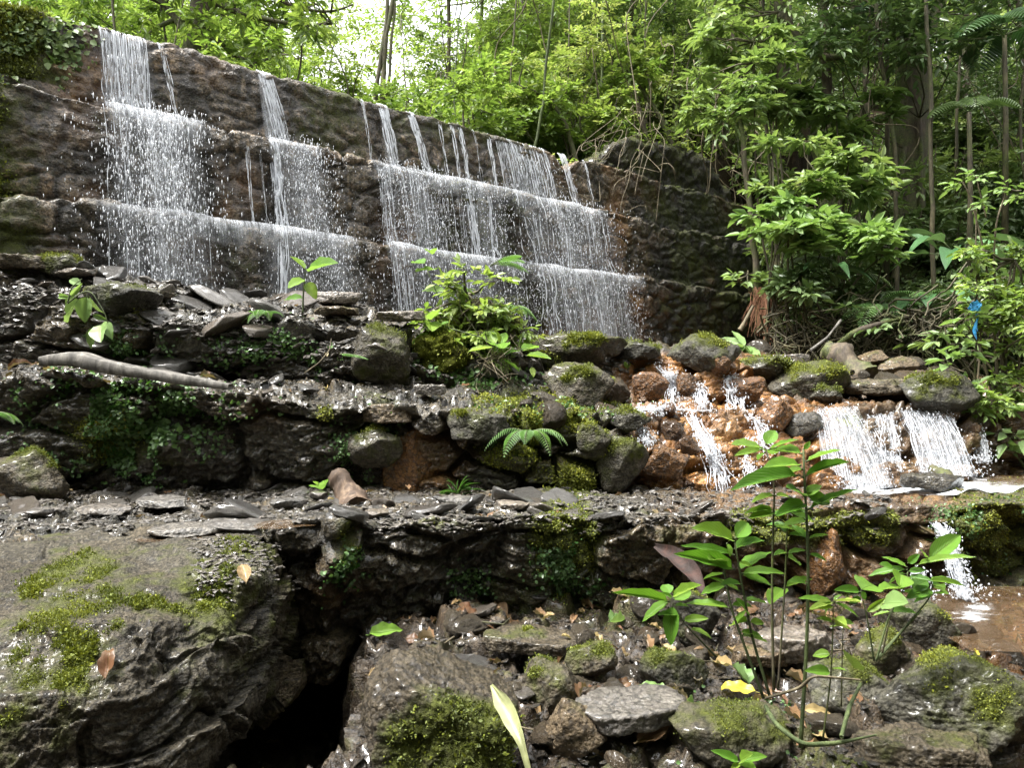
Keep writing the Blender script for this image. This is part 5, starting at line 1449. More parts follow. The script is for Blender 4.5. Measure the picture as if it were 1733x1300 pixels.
# ---------------------------------------------------------------- explicit leafy plants
def C2(x, y): return 1133 + x / 2.888, 850 + y / 2.888
def C6(x, y): return 1133 + x / 2.888, 420 + y / 2.888
def C8(x, y): return 550 + x / 2.888, 850 + y / 2.888
def C4(x, y): return x / 2.888, 420 + y / 2.888
def C5(x, y): return 550 + x / 2.888, 420 + y / 2.888
def plant(name, stems, leaves, Y, label, mat, seed, cat='plant', wr=.36, rad=.004, conv=lambda x, y: (x, y), group=None, smat='greenstem', upv=(0, -.5, .9)):
    """stems: lists of (x, y[, dY]); leaves: (node x, y, tip x, y[, width ratio, dY])"""
    r = np.random.default_rng(seed)
    org = W(*conv(*stems[0][0][:2]), Y + (stems[0][0][2] if len(stems[0][0]) > 2 else 0))
    e_ = empty(name, tuple(org), label, cat, group)
    ms, ml = MB(), MB()
    for s in stems:
        Q = smoothline([W(*conv(*q[:2]), Y + (q[2] if len(q) > 2 else 0)) for q in s], 16)
        tube(ms, Q, np.linspace(rad, rad * .5, 16), 6)
    leaves = list(leaves)
    if mat == 'bright' and Y < 3 and len(leaves) > 6:
        for s in stems:
            for q in range(5):
                t_ = r.uniform(.35, .95); k_ = t_ * (len(s) - 1); i_ = int(k_); a_, b_ = s[i_], s[min(i_ + 1, len(s) - 1)]
                nx_, ny_ = a_[0] + (b_[0] - a_[0]) * (k_ - i_), a_[1] + (b_[1] - a_[1]) * (k_ - i_); L_ = r.uniform(22, 48); an = r.uniform(-.5, .6) + (math.pi if q % 2 else 0)
                leaves.append((nx_, ny_, nx_ + L_ * math.cos(an), ny_ - L_ * math.sin(an) * (1 if q % 2 == 0 else -1) * .5 + 6, r.uniform(.28, .42)))
    for lf in leaves:
        x0, y0, x1, y1 = lf[:4]; w = lf[4] if len(lf) > 4 else wr; dy = lf[5] if len(lf) > 5 else r.normal() * .05 * Y / 2.4
        a0, a1 = W(*conv(x0, y0), Y), W(*conv(x1, y1), Y + dy)
        d = a1 - a0; L = np.linalg.norm(d)
        T = blade_template(11, 6, fold=r.uniform(.08, .2), wav=.018, curl=r.uniform(.0, .12))
        tube(ms, [a0, a0 + d * .06, a0 + d * .1], rad * .5, 4)
        bigleaf(ml, a0 + d * .06, d, L * .96, L * w * 1.1, np.array(upv) + r.normal(size=3) * .25, droop=.0, rnd=r.uniform(.15, .95), T=T)
    ms.build('stem', M[smat], e_, org); ml.build('foliage', M[mat], e_, org)
    return e_
plant('seedling', [[C2(640, 1200), C2(672, 700), C2(680, 300), C6(668, 1250), C6(655, 1100), C6(655, 985)]],
      [(*C6(655, 985), *C6(688, 945), .5), (*C6(665, 1045), *C6(842, 968), .42), (*C6(650, 1005), *C6(508, 992), .3), (*C6(645, 1062), *C6(462, 1068), .34), (*C6(640, 1110), *C6(305, 1165), .26),
       (*C6(650, 1120), *C6(885, 1030), .16), (*C6(662, 1215), *C6(742, 1155), .5), (*C6(662, 1215), *C6(578, 1162), .45), (*C6(655, 1080), *C6(545, 1110), .35), (*C6(668, 1250), *C6(520, 1310), .3),
       (*C6(672, 1280), *C6(920, 1170), .12), (*C2(675, 180), *C2(775, 155), .2), (*C2(675, 180), *C2(600, 110), .4), (*C2(672, 400), *C2(590, 380), .3)],
      2.35, 'tallest seedling of the foreground with a whorl of long bright leaves', 'bright', 1, 'seedling', rad=.0065)
plant('seedling', [[C2(510, 920), C2(500, 500), C2(505, 200), C6(508, 1300), C6(520, 1130), C6(472, 985)]],
      [(*C6(470, 965), *C6(518, 885), .55), (*C6(455, 975), *C6(305, 958), .36), (*C6(455, 985), *C6(318, 1010), .3), (*C6(470, 985), *C6(503, 1000), .9), (*C6(485, 985), *C6(622, 925), .16), (*C6(470, 1000), *C6(430, 1030), .5),
       (*C6(510, 1210), *C6(452, 1205), .3), (*C6(515, 1210), *C6(590, 1215), .4), (*C6(510, 1280), *C6(370, 1290), .2), (*C2(505, 60), *C2(400, 40), .3)],
      2.45, 'second tallest seedling, left of the tallest, topped by an upright oval leaf', 'bright', 2, 'seedling', rad=.005, smat='bark')
plant('seedling', [[C2(490, 950), C2(400, 650), C2(345, 350), C2(320, 200)], [C2(460, 960), C2(300, 520), C2(262, 300)]],
      [(*C2(320, 195), *C2(125, 115), .35), (*C2(320, 180), *C2(385, 98), .5), (*C2(320, 260), *C2(60, 205), .16), (*C2(320, 330), *C2(40, 248), .22), (*C2(315, 230), *C2(465, 178), .34), (*C2(340, 335), *C2(495, 240), .36),
       (*C2(260, 300), *C2(200, 265), .5), (*C2(345, 350), *C2(560, 345), .22), (*C2(350, 440), *C2(195, 362), .2), (*C2(345, 350), *C2(500, 400), .3), (*C2(300, 520), *C2(80, 490), .25), (*C2(280, 200), *C2(300, 265), .5), (*C2(390, 560), *C2(330, 470), .5), (*C2(380, 520), *C2(350, 580), .6)],
      2.3, 'seedling with a wide flat layer of long leaves left of the tallest one', 'bright', 3, 'seedling', rad=.005)
plant('seedling', [[C2(530, 920), C2(565, 400), C2(578, 60), C6(580, 1290)]],
      [(*C2(575, 250), *C2(510, 255), .35), (*C2(575, 250), *C2(665, 235), .3), (*C2(578, 160), *C2(655, 165), .3), (*C2(578, 150), *C2(550, 120), .5), (*C2(560, 420), *C2(490, 480), .5), (*C2(560, 420), *C2(700, 372), .2), (*C2(575, 270), *C2(645, 300), .4), (*C6(580, 1290), *C6(650, 1245), .35)],
      2.5, 'slim dark-stemmed seedling between the two tallest ones', 'bright', 4, 'seedling', rad=.004, smat='bark')
plant('seedling', [[C2(1010, 780), C2(1070, 560), C2(1160, 400), C2(1165, 340)], [C2(1020, 770), C2(1230, 520), C2(1290, 450), C2(1280, 380)]],
      [(*C2(1260, 290), *C2(1422, 160), .34), (*C2(1200, 310), *C2(1482, 248), .16), (*C2(1260, 385), *C2(1440, 400), .2), (*C2(1165, 330), *C2(972, 352), .3), (*C2(1165, 320), *C2(1040, 265), .25), (*C2(1130, 350), *C2(1130, 410), .9),
       (*C2(1180, 420), *C2(1265, 385), .7), (*C2(1165, 300), *C2(1220, 255), .5), (*C2(1165, 340), *C2(1255, 330), .4), (*C2(1100, 330), *C2(1030, 300), .5), (*C2(1250, 270), *C2(1230, 235), .4), (*C2(1160, 350), *C2(1060, 400), .4)],
      2.7, 'leafy seedling standing before the small lower fall on the right', 'bright', 5, 'seedling', rad=.004)
plant('seedling', [[C2(750, 1160), C2(790, 850), C2(800, 600), C2(800, 490)]],
      [(*C2(800, 490), *C2(632, 468), .26), (*C2(800, 485), *C2(942, 482), .25), (*C2(800, 490), *C2(752, 545), .5), (*C2(800, 490), *C2(930, 552), .2), (*C2(800, 480), *C2(840, 455), .5), (*C2(800, 590), *C2(720, 570), .4), (*C2(800, 590), *C2(860, 600), .3), (*C2(790, 745), *C2(700, 750), .6), (*C2(800, 490), *C2(700, 520), .3)],
      2.3, 'short seedling with a flat top right of the tallest stem', 'bright', 6, 'seedling', rad=.003, smat='bark')
plant('seedling', [[C2(1000, 775), C2(965, 560), C2(935, 435)]],
      [(*C2(935, 440), *C2(808, 425), .35), (*C2(935, 430), *C2(1002, 400), .9), (*C2(940, 470), *C2(880, 490), .5), (*C2(960, 540), *C2(1060, 470), .3), (*C2(935, 435), *C2(960, 480), .6)],
      2.5, 'small two-leaved seedling just left of the round hanging leaf', 'bright', 7, 'seedling', rad=.003)
plant('seedling', [[C2(1040, 740), C2(1070, 600), C2(1085, 545)]], [(*C2(1040, 500), *C2(1162, 490), .75)], 2.35, 'single round grey-green leaf on a dark bent stalk', 'pale', 8, 'seedling', rad=.003, smat='bark')
plant('seedling', [[C2(840, 1000), C2(845, 700), C2(850, 600)]], [(*C2(900, 815), *C2(880, 735), .95), (*C2(845, 600), *C2(780, 610), .35), (*C2(845, 600), *C2(900, 590), .35)], 2.35, 'thin seedling with one yellow-green disc leaf low on its stem', 'bright', 9, 'seedling', rad=.0025, smat='bark')
plant('seedling', [[C2(230, 760), C8(1760, 600), C8(1700, 490)]],
      [(*C8(1690, 490), *C8(1412, 440), .16), (*C8(1690, 450), *C8(1650, 400), .7), (*C8(1690, 480), *C8(1550, 580), .34), (*C8(1700, 500), *C8(1690, 700), .40), (*C8(1700, 480), *C8(1790, 430), .6), (*C8(1700, 470), *C8(1830, 400), .25), (*C8(1700, 470), *C8(1640, 440), .3)],
      2.3, 'low seedling with a dark hanging leaf left of the tall group', 'bright', 10, 'seedling', rad=.003)
plant('seedling', [[C2(360, 1340), C2(345, 1280)]], [(*C2(345, 1275), *C2(208, 1212), .3), (*C2(345, 1275), *C2(475, 1240), .4), (*C2(345, 1280), *C2(300, 1310), .5), (*C2(345, 1270), *C2(400, 1230), .4), (*C2(345, 1280), *C2(420, 1300), .4)],
      1.95, 'tiny bright seedling at the bottom edge', 'bright', 11, 'seedling', rad=.003)
plant('seedling', [[C4(1480, 320), C4(1482, 230), C4(1492, 115)]],
      [(*C4(1495, 105), *C4(1418, 38), .55), (*C4(1500, 118), *C4(1640, 58), .42), (*C4(1490, 150), *C4(1408, 190), .6), (*C4(1497, 165), *C4(1545, 245), .55), (*C4(1485, 245), *C4(1385, 245), .3)],
      5.75, 'bright four-leaved seedling against the falling water', 'bright', 12, 'seedling', rad=.008)
plant('seedling', [[C4(330, 270), C4(400, 215), C4(440, 200), C4(520, 330), C4(530, 400)], [C4(330, 270), C4(350, 190), C4(400, 150)]],
      [(*C4(395, 250), *C4(312, 355), .42), (*C4(425, 230), *C4(408, 362), .6), (*C4(435, 232), *C4(502, 320), .5), (*C4(450, 325), *C4(520, 350), .4), (*C4(495, 370), *C4(485, 450), .62), (*C4(465, 385), *C4(430, 492), .45), (*C4(520, 360), *C4(545, 440), .5),
       (*C4(400, 180), *C4(340, 155), .4), (*C4(350, 240), *C4(280, 235), .2), (*C4(345, 235), *C4(400, 175), .25)],
      5.35, 'pale wilting plant with drooping leaves on the upper left terrace', 'pale', 13, 'plant', rad=.006, wr=.4, upv=(0, -1, .2))
# leafy mound
mound_o = rock_mesh('soil_mound', 6, (.28, .24, .22), 91, M['soil'], moss=lambda P: .32 + 0 * P[:, 0], planes=14, rough=.16)
mo = link('soil_mound', mound_o, None, tuple(W(815, 560, 6.6))); tag(mo, 'rounded mound of soil, moss and roots in front of the dam', 'mound')
P_, Fc_, V_ = rock_verts(5, (.28, .24, .22), 91, planes=14, rough=.16)
r = np.random.default_rng(3); ix = r.integers(len(P_), size=2500); tufts(P_[ix], nrm(P_[ix]), r, .03, M['moss'], 'moss', mo, 1)
mo2 = link('soil_mound', rock_mesh('soil_mound', 5, (.24, .2, .2), 92, M['soil'], moss=lambda P: .34 + 0 * P[:, 0], planes=14, rough=.16), None, tuple(W(740, 605, 6.1))); tag(mo2, 'lower dark mossy mound left of the rounded one', 'mound')
P_, Fc_, V_ = rock_verts(5, (.24, .2, .2), 92, planes=14, rough=.16)
ix = r.integers(len(P_), size=2000); tufts(P_[ix], nrm(P_[ix]), r, .024, M['moss'], 'moss', mo2, 1)
_r = np.random.default_rng(12)
make_tree('low_shrub', [([W(800, 600, 6.5), W(800, 560, 6.4), W(790, 500, 6.4)], .012, .006)], [(W(800 + _r.normal() * 45, 545 + _r.normal() * 40, 6.25 + _r.normal() * .1), (.16, .14, .12)) for _ in range(34)], 'dense low growth of small bright leaves covering the mound', 'plant', M['stem'], M['bright_far'], 530, L=.085, wr=.48, nt=7, lpt=5, colr=(.1, .9))
rootbunch(810, 500, 640, 6.35, 120, 90, 'fine roots and dry stalks hanging over the leafy mound', 13, mat=M['stem'], amp=.12, r0=.0035)
rootbunch(835, 600, 668, 5.9, 40, 22, 'loose bundle of pale roots at the foot of the leafy mound', 14, mat=M['vine'], amp=.15, r0=.004)
plant('broadleaf_plant', [[C5(700, 480), C5(620, 330), C5(600, 225), C5(590, 100)], [C5(620, 400), C5(560, 250), C5(500, 110)]],
      [(*C5(590, 215), *C5(472, 200), .42), (*C5(610, 215), *C5(720, 205), .42), (*C5(600, 185), *C5(600, 150), .7), (*C5(600, 230), *C5(650, 250), .5), (*C5(600, 230), *C5(560, 245), .6), (*C5(490, 75), *C5(425, 70), .6), (*C5(500, 105), *C5(445, 110), .6), (*C5(500, 110), *C5(540, 100), .7), (*C5(560, 130), *C5(600, 125), .6), (*C5(590, 130), *C5(670, 105), .4), (*C5(510, 10), *C5(525, 30), .6), (*C5(595, 200), *C5(560, 160), .5)],
      6.4, 'leafy plant with round bright leaves on top of the mound', 'bright', 14, rad=.008)
plant('broadleaf_plant', [[C5(640, 440), C5(560, 400), C5(510, 365)], [C5(510, 365), C5(470, 395)]],
      [(*C5(515, 355), *C5(552, 292), .5), (*C5(505, 355), *C5(425, 335), .45), (*C5(505, 368), *C5(400, 365), .38), (*C5(515, 360), *C5(525, 395), .7), (*C5(550, 385), *C5(605, 360), .6), (*C5(520, 425), *C5(428, 462), .3), (*C5(650, 440), *C5(725, 440), .35)],
      6.1, 'low plant with pointed bright leaves on the left side of the mound', 'bright', 15, rad=.007)
plant('broadleaf_plant', [[C5(620, 395), C5(760, 435), C5(840, 475)], [C5(840, 480), C5(950, 500), C5(1000, 490)], [C5(840, 480), C5(860, 560)]],
      [(*C5(825, 485), *C5(700, 505), .5), (*C5(840, 470), *C5(775, 400), .5), (*C5(850, 470), *C5(835, 400), .4), (*C5(865, 475), *C5(880, 410), .45), (*C5(850, 485), *C5(895, 520), .8), (*C5(880, 525), *C5(950, 490), .5), (*C5(870, 545), *C5(955, 600), .75),
       (*C5(960, 505), *C5(1045, 478), .38), (*C5(980, 525), *C5(1105, 540), .25), (*C5(860, 450), *C5(860, 420), .4), (*C5(1010, 580), *C5(1020, 630), .5), (*C5(840, 470), *C5(870, 480), .6)],
      5.9, 'large-leaved green plant reaching right below the mound', 'bright', 16, rad=.007)
r = np.random.default_rng(8)
plant('seedling', [[(1255, 610), (1262, 585)], [(1255, 610), (1275, 588)], [(1255, 610), (1240, 590)]],
      [(1260, 588, 1262 + r.normal() * 26, 590 + r.normal() * 14, .35) for _ in range(16)], 9.4, 'small pale-leaved plant between the peaked boulder and the roots', 'pale', 17, 'plant', rad=.01)
plant('seedling', [[C5(1480, 600), C5(1475, 560)]], [(*C5(1478, 590), *C5(1465, 555), .4), (*C5(1478, 590), *C5(1490, 560), .4)], 6.5, 'tiny sprout at the top of the orange rocks', 'bright', 18, 'plant', rad=.004)
plant('seedling', [[C4(1555, 1165), C4(1550, 1150)]], [(*C4(1550, 1160), *C4(1530, 1140), .7), (*C4(1550, 1160), *C4(1580, 1150), .7), (*C4(1550, 1160), *C4(1575, 1172), .6)], 4.7, 'tiny sprout left of the upright log piece', 'bright', 19, 'plant', rad=.003)
# grass tuft
m = MB(); r = np.random.default_rng(4); b = W(775, 838, 5.0)
for k in range(26):
    a_ = r.uniform(-.2, 3.3); L = r.uniform(.1, .24)
    bigleaf(m, b + r.normal(size=3) * .015, (math.cos(a_), r.normal() * .3, abs(math.sin(a_)) + .4), L, .008, (0, -1, .3), droop=.45, rnd=r.random())
tag(m.build('grass_tuft', M['fern'], origin=b), 'dry grass tuft at the base of the middle terrace', 'grass')

# ---------------------------------------------------------------- wood, sheaths, twigs
def wood(name, pts_, rads, label, cat, mat, seed, flat=1.0, ns=14):
    Q = smoothline([np.array(p) for p in pts_], 40); mb = MB()
    n = len(Q); rr = np.interp(np.linspace(0, 1, n), np.linspace(0, 1, len(rads)), rads)
    T = nrm(np.gradient(Q, axis=0)); A = nrm(np.cross(T, [0, 0, 1.0])); B = np.cross(A, T)
    th = np.arange(ns) / ns * 6.2832
    if name == 'driftwood_plank':
        th = np.arange(ns) / ns * 6.2832; ca, sa = np.sign(np.cos(th)) * np.abs(np.cos(th)) ** .35, np.sign(np.sin(th)) * np.abs(np.sin(th)) ** .35
    else: ca, sa = np.cos(th), np.sin(th)
    V = Q[:, None] + rr[:, None, None] * (A[:, None] * ca[None, :, None] + B[:, None] * sa[None, :, None] * flat)
    V = V + nrm(V - Q[:, None]) * (rr[:, None, None] * (.75 if name == 'log' else .22 if name == 'driftwood_plank' else .4)) * (fbm(V * [7, 7, 9] + seed, 4, seed))[..., None]
    i = np.arange(n - 1)[:, None] * ns; j = np.arange(ns)[None]; k = (j + 1) % ns
    mb.add(V, [np.stack([i + j, i + k, i + ns + k, i + ns + j], -1).reshape(-1, 4), np.arange(ns)[None], (np.arange(ns)[::-1] + (n - 1) * ns)[None]])
    o = mb.build(name, mat, origin=Q[0]); tag(o, label, cat); return o
wood('driftwood_plank', [W(76, 612, 4.86), W(130, 606, 4.84), W(200, 625, 4.8), W(270, 636, 4.78), W(390, 655, 4.76)], [.06, .095, .08, .07, .065, .04], 'long bleached driftwood plank lying on the edge of the middle terrace', 'driftwood', M['wood'], 1, .5)
wood('log', [W(572, 815, 4.75), W(592, 838, 4.65), W(606, 862, 4.5)], [.075, .09, .085], 'short weathered log piece standing among the slabs of the lowest terrace', 'log', M['rotwood'], 2, 1)
wood('log', [W(1398, 594, 8.6), W(1425, 608, 8.3), W(1470, 640, 8.0)], [.09, .13, .14], 'mossy cut log lying on the cobbles above the white falls', 'log', M['bark'], 3, 1)
wood('log', [W(1575, 792, 6.0), W(1600, 806, 5.9), W(1625, 825, 5.8)], [.03, .05, .04], 'short dark log stuck in the foam of the stream', 'log', M['bark'], 4, .8)
wood('branch', [W(1410, 590, 9.2), W(1450, 560, 9.0), W(1500, 545, 9.0), W(1560, 530, 9.1)], [.03, .035, .03, .02], 'mossy fallen branch leaning in front of the root tangle', 'branch', M['bark'], 5)
wood('branch', [C2b for C2b in (W(*C2(470, 1000), 2.3), W(*C2(520, 1090), 2.2), W(*C2(650, 1190), 2.15), W(*C2(820, 1180), 2.2), W(*C2(1010, 1140), 2.3))], [.006, .008, .007, .005, .003], 'curved mossy root arching over the ground at the foot of the tall seedlings', 'branch', M['greenstem'], 6, 1, 8)
wood('branch', [W(*C2(840, 1150), 2.2), W(*C2(880, 1000), 2.3), W(*C2(935, 890), 2.4)], [.006, .006, .005], 'broken pale green stalk leaning right of the tallest seedling', 'branch', M['greenstem'], 7, 1, 8)
wood('branch', [W(*C2(1010, 770), 2.75), W(*C2(1120, 650), 2.75), W(*C2(1230, 530), 2.75)], [.005, .005, .004], 'mossy twig pointing towards the small lower fall', 'branch', M['greenstem'], 8, 1, 8)
wood('branch', [W(*C2(470, 960), 2.3), W(*C2(640, 910), 2.25), W(*C2(700, 850), 2.2), W(*C2(930, 870), 2.25)], [.004, .005, .004, .003], 'thin bare twig crossing behind the stems', 'branch', M['vine'], 9, 1, 6)
wood('branch', [W(*C8(530, 740), 3.5), W(*C8(600, 680), 3.5), W(*C8(660, 640), 3.55), W(*C8(700, 625), 3.6)], [.006, .005, .004], 'bare grey twig between the mossy boulder and the terrace wall', 'branch', M['vine'], 10, 1, 6)
wood('branch', [W(*C4(1490, 610), 5.3), W(*C4(1560, 560), 5.3), W(*C4(1610, 500), 5.35), W(*C4(1620, 440), 5.4)], [.004, .004, .003], 'thin curved root hanging on the upper terrace face', 'branch', M['vine'], 11, 1, 6)
wood('branch', [W(*C6(345, 400), 10), W(*C6(380, 340), 10), W(*C6(410, 280), 10)], [.03, .025, .015], 'grey dead branch at the dark end of the dam', 'branch', M['vine'], 12, 1, 8)
wood('branch', [W(*C6(690, 500), 9), W(*C6(770, 440), 9), W(*C6(840, 350), 9)], [.02, .018, .014], 'pale dead stick rising from the cobbles before the roots', 'branch', M['wood'], 13, 1, 8)
for i in range(26):
    x, y = (R_.uniform(760, 1720), R_.uniform(1040, 1290)); h = hit(x, y, ['bed'])
    if h is None: continue
    p = np.array(h[0]) + [0, 0, .02]; a_ = R_.random() * 6.28; L = R_.uniform(.05, .2)
    m = MB(); tube(m, wiggle(p, p + [math.cos(a_) * L, math.sin(a_) * L, R_.uniform(0, .05)], 7, .03, i), R_.uniform(.0015, .004), 5); o = m.build('twig', M['vine'] if i % 2 else M['stem'], origin=p)
    tag(o, 'thin bare twig lying among the foreground stones', 'twig', 'twigs on the stream bed')
def sheath(label, name, pts_, w, mat, seed):
    Q = smoothline([np.array(p) for p in pts_], 24); T = nrm(np.gradient(Q, axis=0)); A = nrm(np.cross(T, [0, -1, .2])); Nn = np.cross(A, T)
    t = np.linspace(0, 1, 24); wd = np.interp(t, np.linspace(0, 1, len(w)), w); s = np.linspace(-1, 1, 9)
    V = Q[:, None] + A[:, None] * (wd[:, None] * s)[..., None] + Nn[:, None] * (wd[:, None] * (s ** 2) * .6)[..., None] + .003 * fbm(np.stack(np.broadcast_arrays(s[None] * 9, t[:, None] * 2, 0 * t[:, None]), -1), 3, seed)[..., None]
    m = MB(); m.add(V, [grid_faces(24, 9)], .6, np.stack(np.broadcast_arrays(s[None] * .5 + .5, t[:, None]), -1)); tag(m.build(name, mat, origin=Q[0]), label, 'sheath')
sheath('dark red-brown dead palm sheath leaning on the lowest terrace wall', 'palm_sheath', [W(1108, 925, 3.55), W(1140, 940, 3.4), W(1175, 975, 3.2), W(1192, 1008, 3.1)], [.01, .03, .042, .035, .012], M['sheath'], 1)
sheath('pale green strap-shaped dead leaf hanging down right of the mossy boulder', 'leaf_sheath', [W(832, 1160, 2.35), W(858, 1200, 2.25), W(880, 1250, 2.15), W(900, 1320, 2.1)], [.006, .024, .022, .009, .007], M['palesheath'], 2)

# ---------------------------------------------------------------- fallen leaves
def leafproto(seed, wr, mat, curl):
    r = np.random.default_rng(seed); m = MB()
    T = blade_template(11, 6, fold=r.uniform(.02, .3), wav=.05, curl=curl); V, Fx, uv = T
    V = V.copy(); V[:, 1] *= wr; V[:, 2] += .12 * vnoise(V * 3 + seed, seed); V[:, 0] -= .5
    m.add(V, [Fx], r.random(), uv); tube(m, [(-.5, 0, .0), (-.62, .02, .01)], .012, 4)
    return m.mesh('fallen_leaf', M[mat])
LF = {'dead': [leafproto(i, .3 + .08 * (i % 4), 'deadleaf', .1 + .1 * (i % 3)) for i in range(8)], 'yellow': [leafproto(20 + i, .42, 'yellowleaf', .1) for i in range(2)], 'pale': [leafproto(30 + i, .5, 'pale', .1) for i in range(3)]}
def put_leaf(p, n, L, kind, label, group=None, spin=None, k=0):
    o = link('fallen_leaf', LF[kind][k % len(LF[kind])], None, tuple(np.array(p) + np.array(n) * .012 + [0, 0, .006]), up_rot(n + R_.normal(size=3) * .15, R_.random() * 6.28 if spin is None else spin, .8), (L, L, L))
    tag(o, label, 'leaf', group)
for n_, box, key, s, lab, g in [(280, (640, 1010, 1733, 1300), 'bed', (.035, .13), 'brown dead leaf lying among the foreground stones', 'dead leaves on the stream bed'),
                       (34, (0, 826, 1300, 880), 'lower', (.04, .10), 'small brown leaf lying on the lowest terrace', 'dead leaves on the lowest terrace'),
                       (26, (0, 610, 1000, 665), 'mid', (.05, .11), 'brown leaf lying on the middle terrace ledge', 'dead leaves on the middle terrace'),
                       (24, (100, 470, 1000, 620), 'upper', (.05, .12), 'brown leaf lying on the rubble slope', 'dead leaves on the rubble slope')]:
    G, N, _ = SHEETS[key]; X, Y = PROJ[key]
    idx = np.argwhere((X > box[0]) & (X < box[2]) & (Y > box[1]) & (Y < box[3]) & (N[..., 2] > .5))
    for q in range(n_):
        i, j = idx[R_.integers(len(idx))]; put_leaf(G[i, j], N[i, j], R_.uniform(*s), 'dead', lab, g, k=q)
for x, y, L, kd, sp, lab in [
    (1540 / 2.888 * 0 + 995, 1210, .10, 'yellow', 2.2, 'bright yellow leaf right of the pale strap leaf'), (1238, 1176, .14, 'yellow', 3.0, 'long yellow-brown leaf left of the seedling stems'), (1462, 1222, .07, 'yellow', 2.3, 'small yellow leaf on the rock right of the tallest stem'),
    (1652, 1115, .06, 'yellow', .4, 'small yellow leaf below the reddish pool'), (1700, 1175, .09, 'pale', 2.6, 'pale two-toned leaf at the right edge'), (736, 660, .12, 'yellow', .3, 'curled yellow leaf on the middle terrace ledge'), (690, 825, .09, 'dead', 1.5, 'upright tan leaf at the foot of the rust-brown block'),
    (1150, 1215, .16, 'pale', 1.2, 'large pale green leaf lying at the bottom centre'), (1110, 1235, .20, 'dead', .4, 'large grey-brown leaf under the pale green one'), (1045, 1055, .12, 'pale', 3.2, 'pale curled leaf above the wide dark slab'), (1100, 1172, .10, 'pale', 2.9, 'narrow green-white leaf left of the mossy knobbly stone'),
    (655, 1075, .13, 'bright', .2, 'fresh oval green leaf lying on the mossy boulder'), (1330, 1110, .13, 'pale', 1.9, 'pale spotted leaf hanging in the seedling stems'), (1255, 1150, .12, 'pale', .8, 'pale net-veined leaf left of the stems'), (1535, 1225, .12, 'pale', 2.2, 'twisted green leaf on the brown ledge at the lower right'),
    (1385, 1218, .1, 'dead', .1, 'reddish leaf on the brown ledge'), (935, 1050, .07, 'dead', 1.2, 'small upright brown leaf behind the flat tan stone'), (1058, 1195, .06, 'dead', 1.5, 'red-brown leaf on the wide dark slab'), (415, 975, .11, 'dead', 1.8, 'dark curled leaf in the chips of the huge boulder'), (190, 1130, .12, 'dead', 1.7, 'torn brown leaf stuck on the face of the huge boulder'),
    (40, 625, .16, 'dead', .5, 'long red-brown leaf left of the driftwood plank'), (540, 1255, .12, 'dead', .1, 'wet orange leaf in the dark hollow'), (465, 1265, .12, 'dead', 1.2, 'grey leaf in the dark hollow')]:
    if kd == 'bright' and 'bright' not in LF: LF['bright'] = [leafproto(40, .5, 'bright', .1)]
    h = hit(x, y) or hit(x, y, None, 25)
    p, nn = np.array(h[0]), np.array(h[1])
    if 'mossy boulder' in lab: p = W(655, 1082, 3.05)
    put_leaf(p + [0, 0, .02], nn, L, kd, lab, None, sp, k=int(x))

# ---------------------------------------------------------------- water
def water_mats():
    t = NT('falling_water'); 
    p = t.n('BsdfPrincipled', None, Base_Color=(.66, .69, .74, 1), Roughness=.1); p.inputs['Specular IOR Level'].default_value = .6
    tl = t.n('BsdfTranslucent', None, Color=(.97, .98, 1, 1)); tr = t.n('BsdfTransparent')
    m1 = t.n('MixShader', None, Fac=.35); t.t.links.new(p.outputs[0], m1.inputs[1]); t.t.links.new(tl.outputs[0], m1.inputs[2])
    m2 = t.n('MixShader', None, Fac=.38); t.t.links.new(m1.outputs[0], m2.inputs[1]); t.t.links.new(tr.outputs[0], m2.inputs[2])
    t.surf(m2.outputs[0]); M['water'] = t.m
    t = NT('water_veil'); uv = t.n('TexCoord').outputs['UV']
    mp = t.n('Mapping', None, Vector=uv, Scale=(1, .10, 1)).outputs[0]
    n1 = t.noise(mp, 44, 6, .75, .3); n2 = t.noise(uv, 14, 6, .75, .5)
    al = t.ramp(t.math('ADD', t.math('MULTIPLY', n1, .72), t.math('MULTIPLY', n2, .28)), [(.36, (.03,) * 3), (.48, (.28,) * 3), (.58, (.62,) * 3), (.68, (1,) * 3)])
    ed = t.attr('rnd'); al = t.math('MULTIPLY', al, ed)
    p = t.n('BsdfPrincipled', None, Base_Color=(.66, .69, .74, 1), Roughness=.15, Alpha=al)
    t.surf(p.outputs[0]); M['veil'] = t.m
    t = NT('stream_water'); g = t.n('NewGeometry').outputs['Position']
    mp = t.n('Mapping', None, Vector=g, Scale=(.55, 1.4, 1)).outputs[0]
    foam = t.attr('foam')
    fn = t.ramp(t.math('ADD', foam, t.noise(mp, 9, 7, .75, .8)), [(.72, (0, 0, 0)), (.95, (1, 1, 1))])
    b = t.n('Bump', None, Strength=1.0, Distance=.04, Height=t.noise(mp, 22, 5, .65, .6))
    c = t.mix(fn, (.11, .065, .03, 1), (.8, .85, .9, 1))
    p = t.n('BsdfPrincipled', None, Base_Color=c, Roughness=t.math('ADD', .16, t.math('MULTIPLY', fn, .4)), Alpha=t.math('ADD', .5, t.math('MULTIPLY', fn, .45)), Normal=b.outputs[0])
    t.surf(p.outputs[0]); M['stream'] = t.m
water_mats()
OV = np.array([[1, 0, 0], [-1, 0, 0], [0, 1, 0], [0, -1, 0], [0, 0, 1], [0, 0, -1.3]], float); OFc = np.array([[0, 2, 4], [2, 1, 4], [1, 3, 4], [3, 0, 4], [2, 0, 5], [1, 2, 5], [3, 1, 5], [0, 3, 5]])
